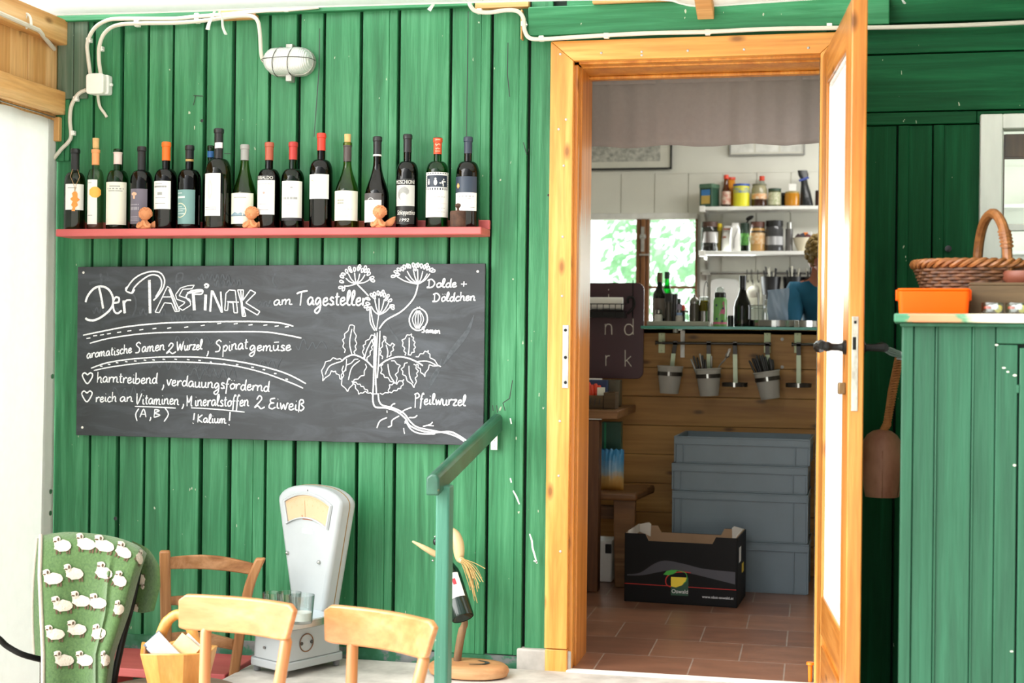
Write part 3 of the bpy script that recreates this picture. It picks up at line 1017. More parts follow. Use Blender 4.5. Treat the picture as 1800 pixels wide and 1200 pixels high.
# rod with knots under the canopy corner
mb = MB()
a = P(-30, 10, -0.55); b_ = P(68, 53, -0.22)
mb.tube([a, b_, P(95, 86, -0.03)], 0.0085, 8)
rod = tag(mb.build('canopy_rod', CABLE), 'white rod running under the corner of the white canvas awning', 'rod')
mb = MB()
for pts in (((16, 20), (22, 27), (36, 34), (46, 24), (53, 30), (55, 44)), ((46, 26), (42, 40), (44, 48)), ((45, 42), (38, 46), (47, 49))):
    mb.tube(smooth_path([tuple(P(x_, y_, -0.29)) for x_, y_ in pts], 5), 0.0065, 8, flat=0.6)
mb.build('cloth_knot', CANVAS, rod)

# ---------------------------------------------------------------- cables, junction box, bulkhead lamp
def cable(name, pts, y, label, r=0.0072, cat='cable'):
    mb = MB()
    mb.tube(smooth_path([tuple(P(a, b_, y)) for a, b_ in pts], 6), r, 8)
    return tag(mb.build(name, CABLE), label, cat)
def clips(o, pts, y):
    for a, b_ in pts:
        mb = MB()
        c = P(a, b_, y)
        mb.obox(c, (0.017, 0.02, 0.017), R(0))
        mb.cyl(c + Vector((0.011, 0, -.004)), c + Vector((.011, -.012, -.004)), 0.0028, None, 6)
        mb.build('cable_clip', WHITE, o, 30, 0.003)
c = cable('cable', [(159, 131), (155, 100), (154, 75), (166, 50), (188, 36), (215, 33), (300, 33), (345, 29), (400, 25), (460, 19), (505, 17), (560, 12)], -0.036, 'white cable curving over and up to the canopy from the junction box')
clips(c, [(157, 71), (241, 35), (347, 28), (504, 17), (620, 13)][:4], -0.03)
c = cable('cable', [(177, 130), (174, 105), (175, 80), (185, 57), (207, 44), (250, 41), (310, 40), (360, 36), (410, 29), (440, 28), (453, 37), (457, 60), (459, 92), (463, 106), (474, 112)], -0.04, 'white cable arching from the junction box to the bulkhead lamp')
clips(c, [(178, 86), (242, 43), (347, 37)], -0.03)
c = cable('cable', [(152, 158), (138, 165), (126, 185), (123, 210), (125, 238), (120, 250), (108, 262), (92, 282)], -0.024, 'white cable dropping from the junction box to the wall corner')
clips(c, [(134, 174), (128, 234)], -0.02)
mb = MB()
mb.tube(smooth_path([tuple(P(a, b_, -0.022 + 0.003 * i)) for i, (a, b_) in enumerate([(172, 165), (173, 175), (176, 188), (183, 198), (188, 206)])], 5), 0.0055, 8)
tag(mb.build('cable_tail', CABLE), 'short peeling cable tail under the junction box', 'cable')
c = cable('cable', [(823, -2), (828, 12), (838, 20), (860, 22), (890, 18), (910, 20), (920, 32), (922, 52), (930, 66), (950, 69), (1000, 66), (1065, 62), (1150, 58), (1240, 56), (1350, 51), (1470, 49), (1560, 48), (1700, 44), (1830, 38)], -0.058, 'long white cable running above the orange door frame')
clips(c, [(843, 20), (921, 42), (952, 68), (1066, 63), (1244, 57), (1458, 46)], -0.05)
q0, q1 = P(153, 166, -0.05), P(184, 129, -0.05)
jb = thing('junction_box', 'square white junction box fixed to the green boards', 'box', ((q0.x + q1.x) / 2, -0.006, (q0.z + q1.z) / 2))
hw, hh = (q1.x - q0.x) / 2, (q1.z - q0.z) / 2
mb = MB(); mb.extrude_y(rrect(-hw + .002, hw + .008, -hh + .002, hh - .002, .008), -0.03, 0.0)
mb.box(hw + .006, hw + .016, -.02, -.008, -0.004, .006)
mb.build('box_base', WHITEOLD, jb, 30, 0.002)
mb = MB(); mb.extrude_y(rrect(-hw, hw, -hh, hh, .012), -0.055, -0.03)
mb.build('box_lid', mat('white_plastic_lid', '#e6e4dc', 0.4, 0.03), jb, 30, 0.004)
# bulkhead lamp: ribbed oval glass in a wire cage
c = P(506, 107, -0.045)
lamp = thing('bulkhead_lamp', 'oval bulkhead lamp with ribbed glass and wire guard on the green boards', 'lamp', (c.x, -0.005, c.z))
Lh = (P(549, 107, -.045).x - P(463, 107, -.045).x) / 2
Lr = (P(506, 83, -.045).z - P(506, 133, -.045).z) / 2
def stadium(k, y, ln=1.0):
    pts = []
    n = 10
    r = Lr * k
    for i in range(n + 1):
        a = -math.pi / 2 + math.pi * i / n
        pts.append((Lh * ln - Lr + r * math.cos(a), y, r * math.sin(a)))
    for i in range(n + 1):
        a = math.pi / 2 + math.pi * i / n
        pts.append((-(Lh * ln - Lr) + r * math.cos(a), y, r * math.sin(a)))
    return pts
def loft(mb, rings):
    n = len(rings[0]); vs_ = [p for r_ in rings for p in r_]
    fs = [(i * n + k, i * n + (k + 1) % n, (i + 1) * n + (k + 1) % n, (i + 1) * n + k) for i in range(len(rings) - 1) for k in range(n)]
    fs.append(tuple(range(n))[::-1]); fs.append(tuple(range((len(rings) - 1) * n, len(rings) * n)))
    mb.add(vs_, fs)
mb = MB()
loft(mb, [stadium(1.0, 0), stadium(1.0, -0.02), stadium(0.95, -0.025)])
mb.box(-0.012, 0.012, -.03, 0, Lr - .002, Lr + .012); mb.box(-.010, .012, -.035, 0, -Lr - .02, -Lr + .004)
mb.build('lamp_base', ZINC, lamp, 30, 0.002)
FROST, nt, b = newmat('ribbed_frosted_glass')
b.inputs['Base Color'].default_value = lin('#dcdedb'); b.inputs['Roughness'].default_value = 0.25
b.inputs['Metallic'].default_value = 0.2
wv = nt.nodes.new('ShaderNodeTexWave'); wv.inputs['Scale'].default_value = 55; wv.bands_direction = 'X'
nt.links.new(coords(nt, (1, 1, 1)), wv.inputs['Vector'])
bump(nt, b, wv.outputs['Fac'], 0.5, 0.003)
mb = MB()
loft(mb, [stadium(k, y_) for k, y_ in ((0.93, -0.022), (0.93, -.045), (0.86, -.062), (0.7, -.076), (0.45, -.084), (0.2, -.087))])
mb.build('lamp_glass', FROST, lamp, 60)
mb = MB()
for x_ in (-0.035, 0.02):
    pp = [(x_ + 0.012 * math.sin(i), -0.02 - 0.075 * math.sin(math.pi * i / 12), Lr * 1.02 * math.cos(math.pi * i / 12)) for i in range(13)]
    mb.tube([(x_ + 0.01 * math.cos(math.pi * i / 12), p[1], p[2]) for i, p in enumerate(pp)], 0.0015, 6)
mb.tube([(-Lh * math.cos(math.pi * i / 14) * 1.03, -0.02 - .078 * math.sin(math.pi * i / 14) ** .5, 0.003) for i in range(15)], 0.0014, 6)
mb.build('wire_guard', mat('dull_wire', '#5d5b55', .5, .1, 20, (1, 1, 1), 0, .6), lamp)

# ---------------------------------------------------------------- red shelf
ys0 = -0.145
zsh = ZW(480, 402, -0.10)
xs0 = XW(95, 412, ys0); xs1 = XW(848, 410, ys0)
sh = thing('bottle_shelf', 'long red painted shelf carrying the row of wine bottles', 'shelf', (0, 0, 0))
mb = MB()
xs2 = XW(862, 400, -0.012)
mb.extrude_z([(xs0, -0.012), (xs0, ys0 + .01), (xs0 + .01, ys0), (xs1 - .004, ys0), (xs2, -0.012)][::-1], zsh - 0.026, zsh)
mb.build('shelf_board', REDP, sh, 30, 0.004)
mb = MB()
mb.box(xs0 + .02, xs2, -0.026, -0.008, zsh, zsh + 0.032)
mb.build('back_ledge', REDP, sh, 30, 0.003)

# ---------------------------------------------------------------- chalkboard
yb = -0.032
ybf = yb - 0.0014
bc = [P(137, 469, yb), P(853, 463, yb), P(849.5, 783, yb), P(133.8, 764.5, yb)]
cb = thing('chalkboard', 'wide chalkboard with white handwriting and a drawn parsnip plant below the bottle shelf', 'chalkboard', (0, 0, 0))
mb = MB()
mb.prism([(p.x, p.z) for p in bc][::-1], lambda x, z: (x, yb, z), lambda x, z: (x, yb + 0.012, z))
SLATE, nt, b = newmat('slate_board')
n1 = noise(nt, coords(nt, (1, 1, 1)), 3.0, 5, 0.6, 0.4)
n2 = noise(nt, coords(nt, (0.25, 1, 1)), 18, 5, 0.65, 0.8)
nt.links.new(mixc(nt, ramp(nt, n2, [(0.45, (0, 0, 0, 1)), (0.8, (0.5, 0.5, 0.5, 1))]), ramp(nt, n1, [(0.3, lin('#222528')), (0.7, lin('#2f3338'))]), lin('#5a6068')), b.inputs['Base Color'])
b.inputs['Roughness'].default_value = 0.5
mb.build('board', SLATE, cb, 30, 0.001)
mb = MB()
for px, py in ((147, 479), (840, 477), (145, 751), (838, 768)):
    c = P(px, py, ybf)
    mb.lathe([(0.0045, 0), (0.0045, .002), (0.002, .003), (0, .003)], c, 10, Matrix.Rotation(R(90), 3, 'X'))
    mb.build('screw', WHITE, cb)
    mb = MB()
CHALK, nt, b = newmat('white_chalk')
n1 = noise(nt, coords(nt, (1, 1, 1)), 260, 2, 0.5)
nt.links.new(ramp(nt, n1, [(0.3, lin('#b9bcc0')), (0.55, lin('#f2f3f3'))]), b.inputs['Base Color'])
b.inputs['Roughness'].default_value = 0.95
FAINT = mat('rubbed_chalk', '#3f4347', 0.9, 0.1, 60, (1, 1, 1), 0, 0, '#565b60')
def bfn(px, py):
    q = P(px, py, ybf)
    return (q.x, q.z)
NST = [0]; FAINTON = [False]
def stroke(mb, pts, wpx=2.8, k=5, closed=False):
    pts = smooth_path(pts, k, closed) if len(pts) > 2 else pts
    if closed: pts = list(pts) + [pts[0]]
    p2 = [bfn(*p) for p in pts]
    s = SC(500, yb)
    NST[0] += 1
    yy = (ybf if not FAINTON[0] else yb - 0.0003) - 0.000012 * (NST[0] % 30)
    o_ = len(mb.v)
    mb.ribbon(p2, wpx / s, lambda x, z: (x, yy, z))
    m_ = len(p2)
    for i in range(m_):
        for j in (o_ + i, o_ + m_ + i):
            v_ = mb.v[j]; mb.v[j] = (v_[0], v_[1] - 0.000012 * i, v_[2])
GL = {
 'a': (1.0, [[(.78, .8), (.45, 1), (.12, .6), (.2, .1), (.5, .1), (.78, .7), (.78, .15), (1, .05)]]),
 'b': (.95, [[(.1, 1.9), (.12, .9), (.12, .05), (.5, .02), (.8, .45), (.55, .9), (.15, .6)]]),
 'c': (.85, [[(.75, .85), (.45, 1), (.12, .5), (.35, .02), (.85, .2)]]),
 'd': (1.0, [[(.7, .8), (.4, .95), (.1, .45), (.35, .02), (.7, .4), (.85, 1.9), (.8, .3), (1, .05)]]),
 'e': (.85, [[(.1, .45), (.6, .6), (.55, .98), (.2, .8), (.15, .2), (.45, 0), (.85, .3)]]),
 'f': (.7, [[(.7, 1.7), (.5, 1.95), (.3, 1.3), (.25, .2), (.2, -.8)], [(.05, .9), (.6, .95)]]),
 'g': (1.0, [[(.75, .8), (.4, 1), (.1, .5), (.35, .1), (.75, .7), (.75, -.5), (.4, -1), (.1, -.65), (.9, .1)]]),
 'h': (.95, [[(.12, 1.9), (.12, 0)], [(.12, .5), (.45, 1), (.7, .8), (.7, .15), (.95, .05)]]),
 'i': (.5, [[(.2, .95), (.2, .15), (.5, .05)], [(.2, 1.45), (.24, 1.52)]]),
 'k': (.9, [[(.12, 1.9), (.12, 0)], [(.75, 1), (.15, .45), (.8, .02)]]),
 'l': (.6, [[(.05, .2), (.45, 1.4), (.35, 1.95), (.15, 1.5), (.2, .2), (.6, .1)]]),
 'm': (1.4, [[(.1, 1), (.12, 0), (.15, .6), (.42, 1), (.55, .75), (.55, 0), (.6, .6), (.9, 1), (1.05, .75), (1.05, .1), (1.4, .05)]]),
 'n': (1.0, [[(.1, 1), (.12, 0), (.15, .6), (.5, 1), (.7, .75), (.7, .15), (1, .05)]]),
 'o': (.9, [[(.5, 1), (.12, .6), (.3, .02), (.75, .3), (.7, .85), (.45, 1), (.9, .8)]]),
 'p': (.9, [[(.15, 1), (.15, -.9)], [(.15, .6), (.5, 1), (.8, .6), (.5, .05), (.15, .25)]]),
 'r': (.75, [[(.12, 1), (.15, 0), (.2, .6), (.5, .98), (.75, .85)]]),
 's': (.75, [[(.65, .85), (.35, 1), (.2, .7), (.6, .35), (.4, 0), (.1, .12)], [(.4, 0), (.75, .1)]]),
 't': (.65, [[(.3, 1.6), (.28, .2), (.6, .05)], [(.05, 1.05), (.6, 1.1)]]),
 'u': (1.0, [[(.1, 1), (.15, .2), (.4, .02), (.7, .4), (.72, 1), (.72, .15), (1, .05)]]),
 'v': (.8, [[(.1, 1), (.4, 0), (.7, 1), (.85, .9)]]),
 'w': (1.2, [[(.1, 1), (.3, 0), (.55, .8), (.8, 0), (1.05, 1), (1.2, .9)]]),
 'z': (.85, [[(.1, .95), (.7, .95), (.15, .05), (.85, .05)]]),
 'A': (1.3, [[(.1, 0), (.6, 1.9), (1.1, 0)], [(.3, .7), (.95, .7)]]),
 'B': (1.2, [[(.15, 1.9), (.15, 0)], [(.15, 1.85), (.8, 1.6), (.2, 1), (.95, .55), (.15, 0)]]),
 'D': (1.5, [[(.35, 1.6), (.35, 0)], [(.05, 1.5), (.7, 1.75), (1.25, 1), (.9, .1), (.05, 0), (.35, .15)]]),
 'E': (1.1, [[(.9, 1.7), (.3, 1.5), (.35, 1), (.8, .95), (.3, .8), (.15, .2), (.6, 0), (1.05, .3)]]),
 'K': (1.2, [[(.2, 1.8), (.2, 0)], [(1, 1.7), (.25, .8), (1.1, 0)]]),
 'M': (1.6, [[(.1, 1.8), (.2, 0)], [(.1, 1.6), (.5, .6), (.95, 1.7), (.95, .2), (1.2, .05)]]),
 'P': (1.0, [[(.25, 1.9), (.3, -.6)], [(.05, 1.7), (.6, 1.95), (.9, 1.4), (.35, 1)]]),
 'S': (1.3, [[(1.1, 1.6), (.7, 1.95), (.3, 1.5), (.9, .8), (.8, .1), (.2, .05)]]),
 'T': (1.5, [[(.1, 1.5), (.6, 1.75), (1.5, 1.9)], [(.75, 1.8), (.65, 0)]]),
 'V': (1.1, [[(.1, 1.9), (.25, 0), (1.0, 1.9)]]),
 'W': (1.7, [[(.1, 1.8), (.35, 0), (.8, 1.3), (1.1, 0), (1.5, 1.8)]]),
 '&': (1.4, [[(.3, 1.3), (.6, 1.9), (.9, 1.4), (.1, .15), (.5, .4), (.9, 0), (1.35, .3)]]),
 ',': (.6, [[(.3, .15), (.3, -.2), (.15, -.6)]]),
 '(': (.6, [[(.5, 1.9), (.15, .9), (.4, -.3)]]), ')': (.6, [[(.1, 1.9), (.5, .9), (.15, -.3)]]),
 '+': (1.0, [[(.5, 1.1), (.5, .1)], [(.1, .6), (.95, .6)]]),
 '!': (.6, [[(.3, 1.7), (.28, .6)], [(.26, .05), (.3, .12)]]),
 ' ': (.6, []),
}
GL['\u00fc'] = (1.0, GL['u'][1] + [[(.1, 1.5), (.8, 1.55)]])
GL['\u00f6'] = (.9, GL['o'][1] + [[(.25, 1.5), (.28, 1.56)], [(.65, 1.5), (.68, 1.56)]])
GL['\u00df'] = (1.0, [[(.15, -.3), (.2, 1.5), (.6, 1.7), (.75, 1.3), (.4, 1), (.85, .5), (.5, 0), (.3, .1)]])
rh = random.Random(5)
def hand(mb, txt, xa, ya, xb, yb2, xh, wpx=2.35):
    tot = sum(GL[c][0] for c in txt)
    k = (xb - xa) / tot
    s = (yb2 - ya) / (xb - xa)
    x = 0.0
    for c in txt:
        wd, strokes = GL[c]
        jy = rh.uniform(-0.06, 0.06)
        for st in strokes:
            pts = [(xa + (x + u + 0.10 * v * 0.6) * k, ya + s * (x + u) * k - (v + jy) * xh) for u, v in st]
            stroke(mb, pts, wpx, 4)
        x += wd
LINES = []
def newline():
    global mb
    mb = MB(); LINES.append(mb)
newline()
hand(mb, 'aromatische', 152, 630, 232, 620, 8.5)
hand(mb, 'Samen', 236, 620, 290, 615, 9.5)
hand(mb, '&', 291, 622, 310, 620, 10)
hand(mb, 'Wurzel', 310, 616, 356, 614, 9)
hand(mb, ',', 362, 618, 370, 618, 13)
hand(mb, 'Spinat', 376, 619, 436, 612, 10.5)
hand(mb, 'gem\u00fcse', 438, 617, 512, 616, 9.5)
newline()
hand(mb, 'harntreibend', 170, 672, 277, 674, 10)
hand(mb, ',', 283, 677, 292, 677, 13)
hand(mb, 'verdauungsf\u00f6rdernd', 292, 677, 474, 688, 10)
newline()
hand(mb, 'reich', 168, 706, 205, 706, 9)
hand(mb, 'an', 210, 706, 234, 706, 8.5)
hand(mb, 'Vitaminen', 239, 710, 315, 711, 10)
hand(mb, ',', 318, 712, 327, 712, 12)
hand(mb, 'Mineralstoffen', 327, 713, 438, 714, 10.5)
hand(mb, '&', 446, 717, 466, 718, 12)
hand(mb, 'Eiwei\u00df', 471, 717, 536, 722, 11)
newline()
hand(mb, '(', 236, 737, 244, 737, 10); hand(mb, 'A', 245, 733, 259, 733, 7.5); hand(mb, ',', 262, 734, 268, 734, 9); hand(mb, 'B', 269, 733, 284, 733, 7.5); hand(mb, ')', 286, 738, 297, 738, 11)
newline()
hand(mb, '!', 334, 744, 346, 744, 11, 3.4); hand(mb, 'Kalium', 346, 742, 398, 744, 8); hand(mb, '!', 398, 748, 408, 748, 14, 3.4)
newline()
hand(mb, 'am', 480, 536, 514, 535, 9.5)
hand(mb, 'Tagesteller', 519, 536, 646, 537, 13.5, 3)
newline()
hand(mb, 'Dolde', 750, 505, 803, 505, 8.2); hand(mb, '+', 809, 505, 821, 505, 9)
hand(mb, 'D\u00f6ldchen', 760, 530, 836, 528, 8.2)
newline()
hand(mb, 'Samen', 740, 584, 774, 586, 5.0, 2.2)
newline()
hand(mb, 'Pfeilwurzel', 727, 710, 819, 713, 10)
def z4(x, y): return (130 + x / 4.865, 460 + y / 4.865)
def T4(pts, w_=3.2, closed=False): stroke(mb, [z4(*p) for p in pts], w_, 6, closed)
newline()
# Der
T4([(100, 345), (120, 290), (170, 230), (230, 210), (290, 230), (330, 290), (335, 360), (300, 420), (230, 475), (170, 500), (120, 495), (100, 480)], 4)
T4([(215, 220), (235, 310), (250, 400)], 4.2)
T4([(340, 350), (380, 345), (385, 310), (355, 305), (335, 350), (345, 420), (375, 440), (410, 415)], 3.6)
T4([(425, 330), (430, 390), (435, 440)], 5); T4([(428, 360), (450, 330), (490, 328)], 3.2)
newline()
# PASTiNAK in outlined capitals
def O4(pts, w_=2.6):
    p = [z4(*q) for q in pts] + [z4(*pts[0])]
    for i in range(len(p) - 1): stroke(mb, [p[i], p[i + 1]], w_)
def F4(pts, w_=7.0):
    p = [z4(*q) for q in pts]
    for i in range(len(p) - 1): stroke(mb, [p[i], p[i + 1]], w_)
F4([(645, 155), (652, 440)], 7)
T4([(445, 250), (460, 215), (510, 150), (580, 105), (670, 82), (740, 95), (775, 150), (765, 220), (720, 290), (680, 330)], 2.8)
T4([(495, 268), (520, 215), (590, 150), (660, 112), (720, 120), (748, 160), (745, 220), (700, 300)], 2.8)
T4([(445, 250), (495, 268), (520, 235)], 2.8); T4([(460, 215), (445, 225), (445, 250)], 2.8)
O4([(800, 210), (825, 230), (905, 420), (865, 425), (835, 355), (775, 350), (730, 435), (695, 430)])
F4([(815, 235), (880, 415)], 4.5); T4([(760, 300), (830, 300)], 2.6)
O4([(1030, 200), (1010, 230), (930, 235), (900, 290), (990, 320), (1000, 370), (930, 415), (895, 390), (940, 360), (950, 345), (880, 320), (870, 280), (910, 225), (970, 205)], 2.5)
T4([(1000, 345), (960, 300), (1000, 250), (1095, 240), (1090, 275), (1010, 275)], 2.6)
F4([(1020, 260), (1030, 415)], 7.5); F4([(968, 268), (1098, 250)], 4.6)
F4([(1128, 280), (1122, 415)], 7); T4([(1115, 205), (1130, 190), (1150, 200), (1140, 218), (1118, 215)], 3.4)
F4([(1180, 245), (1165, 425)], 5); F4([(1185, 250), (1265, 430)], 5.5); F4([(1255, 255), (1268, 435)], 4)
O4([(1290, 415), (1300, 270), (1330, 240), (1380, 245), (1400, 435), (1370, 435), (1360, 350), (1320, 345), (1315, 415)], 2.6)
T4([(1310, 340), (1410, 345)], 2.8)
O4([(1400, 240), (1450, 240), (1445, 330), (1510, 240), (1555, 265), (1470, 350), (1590, 425), (1570, 455), (1450, 385), (1470, 465), (1440, 465), (1430, 350)], 2.7)
F4([(1425, 245), (1450, 455)], 3.5)
newline()
# ruled arches with dashes, underlines, hearts
stroke(mb, [(146, 589), (180, 582), (230, 573), (300, 567), (400, 565), (480, 566), (516, 573)], 2.6)
stroke(mb, [(158, 603), (200, 593), (270, 585), (380, 583), (460, 583), (500, 588), (530, 594)], 2.4)
stroke(mb, [(160, 647), (190, 637), (240, 630), (300, 627), (370, 629), (440, 639), (500, 655), (538, 674)], 2.4)
stroke(mb, [(165, 651), (200, 644), (260, 637), (320, 636), (400, 641), (460, 654), (510, 672), (533, 682)], 2.2)
for a, b_ in ((155, 594), (167, 589.5), (179, 588), (191, 586), (209, 583.5), (227, 581), (248, 579), (271, 577), (297, 576), (327, 574.5), (356, 571.5), (385, 568), (414, 568.5), (440, 570.5), (466, 571), (486, 572.5), (504, 574)):
    stroke(mb, [(a - 3, b_ + .8), (a + 4, b_ - .3)], 2.6)
for a, b_ in ((178, 643), (192, 640), (206, 637), (222, 635), (238, 634), (255, 632.5), (270, 632), (288, 631), (309, 631), (331, 631.5), (351, 633), (371, 636), (394, 639), (417, 640.5), (444, 645), (464, 649), (484, 656), (504, 666)):
    stroke(mb, [(a - 2.2, b_), (a + 2.2, b_ + .6)], 2.8)
stroke(mb, [(237, 714), (270, 715), (309, 717)], 2.2); stroke(mb, [(336, 716.5), (380, 719), (430, 724)], 2.0)
for hx_, hy_ in ((154, 662), (153, 694)):
    stroke(mb, [(hx_, hy_ - 3), (hx_ - 5, hy_ - 7), (hx_ - 9, hy_ - 3), (hx_ - 6, hy_ + 5), (hx_, hy_ + 12), (hx_ + 7, hy_ + 3), (hx_ + 9, hy_ - 4), (hx_ + 5, hy_ - 7), (hx_, hy_ - 3)], 2.6)
for q_ in LINES: q_.build('chalk_lettering', CHALK, cb, 0)
# the drawn plant
mb = MB()
def z6(x, y): return (500 + x / 3.244, 430 + y / 3.244)
def T6(pts, w_=2.4, k=5): stroke(mb, [z6(*p) for p in pts], w_, k)
T6([(515, 505), (512, 650), (508, 780), (505, 850)], 2.6); T6([(530, 500), (525, 600), (520, 720), (525, 850)], 2.4); T6([(545, 490), (538, 650), (530, 760)], 2.2)
T6([(520, 520), (518, 800)], 2); T6([(505, 850), (540, 850)], 2.4)
T6([(525, 490), (538, 400)], 2.2); T6([(540, 480), (580, 430), (660, 385), (710, 340), (745, 290), (762, 228)], 2.6)
T6([(515, 490), (490, 440), (488, 370)], 2.2); T6([(525, 490), (505, 440), (490, 350)], 2.0)
T6([(480, 292), (455, 265), (415, 225)], 2.4)
def umbel(cx, cy, rays, fl):
    for (x_, y_) in rays: T6([(cx, cy), ((cx + x_) / 2 + (x_ - cx) * .08, (cy + y_) / 2 + 6), (x_, y_)], 2.0)
    for (x_, y_, a) in fl:
        ca_, sa = math.cos(R(a)), math.sin(R(a))
        pts = [(x_ + ca_ * u - sa * v, y_ + sa * u + ca_ * v) for u, v in ((0, 0), (10, -5), (22, -6), (26, 0), (20, 6), (9, 5), (0, 0))]
        T6(pts, 2.0, 3)
umbel(410, 222, [(340, 235), (350, 190), (365, 165), (400, 160), (430, 165), (460, 170), (490, 195)],
      [(335, 240, 170), (340, 215, 200), (340, 190, 215), (350, 170, 190), (360, 165, 250), (385, 160, 240), (400, 155, 270), (420, 150, 280), (440, 160, 290), (455, 160, 310), (470, 175, 320), (485, 190, 350), (490, 200, 20), (470, 160, 300), (430, 140, 270), (345, 240, 120), (375, 150, 260), (455, 145, 295)])
umbel(762, 225, [(640, 180), (690, 180), (700, 150), (735, 140), (760, 140), (790, 150), (815, 165), (830, 165)],
      [(635, 180, 180), (650, 160, 200), (665, 150, 215), (680, 150, 240), (690, 140, 250), (705, 135, 260), (720, 135, 240), (735, 130, 270), (750, 135, 280), (765, 130, 260), (780, 135, 275), (795, 140, 290), (810, 145, 310), (825, 150, 330), (835, 155, 340), (660, 170, 180), (805, 130, 300), (750, 150, 250)])
umbel(540, 400, [(495, 350), (515, 310), (540, 305), (570, 310), (595, 330), (605, 350)],
      [(480, 350, 170), (490, 340, 200), (490, 315, 210), (505, 300, 240), (520, 295, 250), (535, 290, 270), (550, 295, 280), (565, 300, 290), (580, 305, 310), (590, 325, 330), (600, 345, 10), (605, 350, 40), (520, 310, 230), (575, 320, 300), (490, 355, 140), (560, 285, 280)])
def jag(pts, n=3, amp=7, w_=2.2):
    out = []
    q = smooth_path(pts, n)
    for i, p in enumerate(q):
        a = q[max(i - 1, 0)]; b_ = q[min(i + 1, len(q) - 1)]
        tx, ty = b_[0] - a[0], b_[1] - a[1]; l = math.hypot(tx, ty) or 1
        s = amp if i % 2 else -amp * .4
        out.append((p[0] - ty / l * s, p[1] + tx / l * s))
    p2 = [z6(*p) for p in out]
    for i in range(len(p2) - 1): stroke(mb, [p2[i], p2[i + 1]], w_)
# leaf stalks
T6([(505, 700), (460, 655), (400, 628), (355, 640), (325, 665)], 2.6); T6([(535, 695), (580, 660), (640, 640), (700, 645), (760, 670), (790, 690)], 2.6)
# leaves: upright
jag([(345, 615), (333, 560), (345, 510), (388, 450), (408, 520), (410, 580), (400, 622)], 3)
T6([(385, 480), (372, 560), (385, 625)], 1.9)
jag([(450, 650), (448, 590), (465, 550), (510, 510), (505, 570), (495, 610), (470, 660)], 3); T6([(500, 540), (470, 600), (455, 655)], 1.9)
jag([(560, 650), (545, 610), (560, 560), (572, 515), (590, 570), (625, 560), (620, 600), (600, 640)], 3); T6([(580, 570), (590, 610), (585, 645)], 1.9)
jag([(690, 630), (680, 590), (672, 545), (715, 508), (735, 530), (745, 570), (740, 610), (710, 632)], 3); T6([(712, 530), (712, 580), (706, 630)], 1.9)
# leaves: hanging
jag([(330, 660), (280, 650), (225, 690), (222, 770), (270, 720), (300, 730), (330, 765), (330, 690)], 3); T6([(325, 665), (260, 690), (232, 740)], 1.9)
jag([(420, 650), (360, 690), (325, 770), (360, 830), (400, 770), (450, 740), (465, 680)], 3); T6([(355, 650), (350, 720)], 1.9); T6([(430, 660), (385, 700), (365, 770)], 1.9)
jag([(560, 680), (555, 730), (590, 760), (640, 790), (635, 740), (655, 690), (610, 660)], 3); T6([(590, 680), (600, 740), (625, 780)], 1.9)
jag([(700, 670), (672, 710), (690, 750), (740, 808), (748, 760), (758, 720), (740, 680)], 3); T6([(710, 690), (715, 750), (735, 790)], 1.9)
jag([(750, 640), (790, 615), (820, 605), (835, 640), (890, 695), (830, 690), (800, 750), (770, 710), (755, 680)], 3); T6([(760, 665), (820, 665), (870, 690)], 1.9)
jag([(505, 855), (460, 840), (425, 850), (400, 800), (385, 780), (420, 790), (450, 810), (480, 835)], 3, 6); jag([(545, 848), (590, 840), (600, 800), (640, 785), (680, 770), (670, 810), (640, 830), (600, 845)], 3, 6)
# roots
T6([(505, 850), (505, 890), (520, 925), (580, 930), (640, 950), (690, 990), (715, 1030), (780, 1060), (860, 1070), (940, 1065), (990, 1085), (1040, 1118)], 2.8)
T6([(535, 850), (540, 890), (560, 915), (620, 930), (680, 960), (720, 1010), (760, 1040), (850, 1060), (930, 1075), (985, 1095), (1025, 1120)], 2.6)
T6([(690, 1000), (720, 1050), (770, 1075), (860, 1078)], 2.4)
for pts in ([(585, 985), (545, 1005), (527, 1045)], [(655, 975), (615, 1000), (610, 1030), (590, 1040)], [(660, 960), (690, 940), (725, 928)], [(710, 985), (740, 985), (758, 972)],
            [(688, 1005), (688, 1020)], [(680, 1045), (685, 1078)], [(790, 1035), (830, 1025), (845, 1010)], [(815, 1030), (852, 1032)], [(600, 935), (615, 912), (632, 905)], [(585, 945), (586, 958)]):
    T6(pts, 2.2)
# seed
T6([(765, 360), (735, 375), (713, 420), (722, 465), (755, 488), (790, 478), (815, 435), (808, 390), (780, 365), (765, 360)], 2.4)
for dx in (-30, -15, 0, 15, 28):
    T6([(763 + dx * .3, 375), (763 + dx * 1.1, 425), (760 + dx * .3, 478)], 1.7)
T6([(755, 355), (765, 362)], 1.8); T6([(772, 352), (766, 362)], 1.8); T6([(760, 488), (800, 478)], 1.8)
mb.build('chalk_drawing', CHALK, cb, 0)
FAINTON[0] = True
mb = MB()
for i in range(6):
    T6([(580 + 6 * i, 440 + 12 * i), (640 + 10 * i, 540 + 8 * i), (700 + 16 * i, 640 + 2 * i)], 1.6)
mb.build('chalk_smudge', FAINT, cb, 0); mb = MB()
for i in range(7):
    T6([(1080 - 6 * i, 400 + 14 * i), (1040 - 10 * i, 520 + 6 * i), (900 + 6 * i, 690 - 12 * i)], 1.8)
mb.build('chalk_smudge', FAINT, cb, 0); mb = MB()
for i in range(5):
    T6([(830 - 2 * i, 820), (835 + 10 * i, 760 - 6 * i), (880 + 4 * i, 690 - 10 * i)], 1.5)
mb.build('chalk_smudge', FAINT, cb, 0); mb = MB()
def T5(pts, w_=3.4): stroke(mb, [(130 + x / 4.865, 460 + y / 4.865) for x, y in pts], w_, 5)
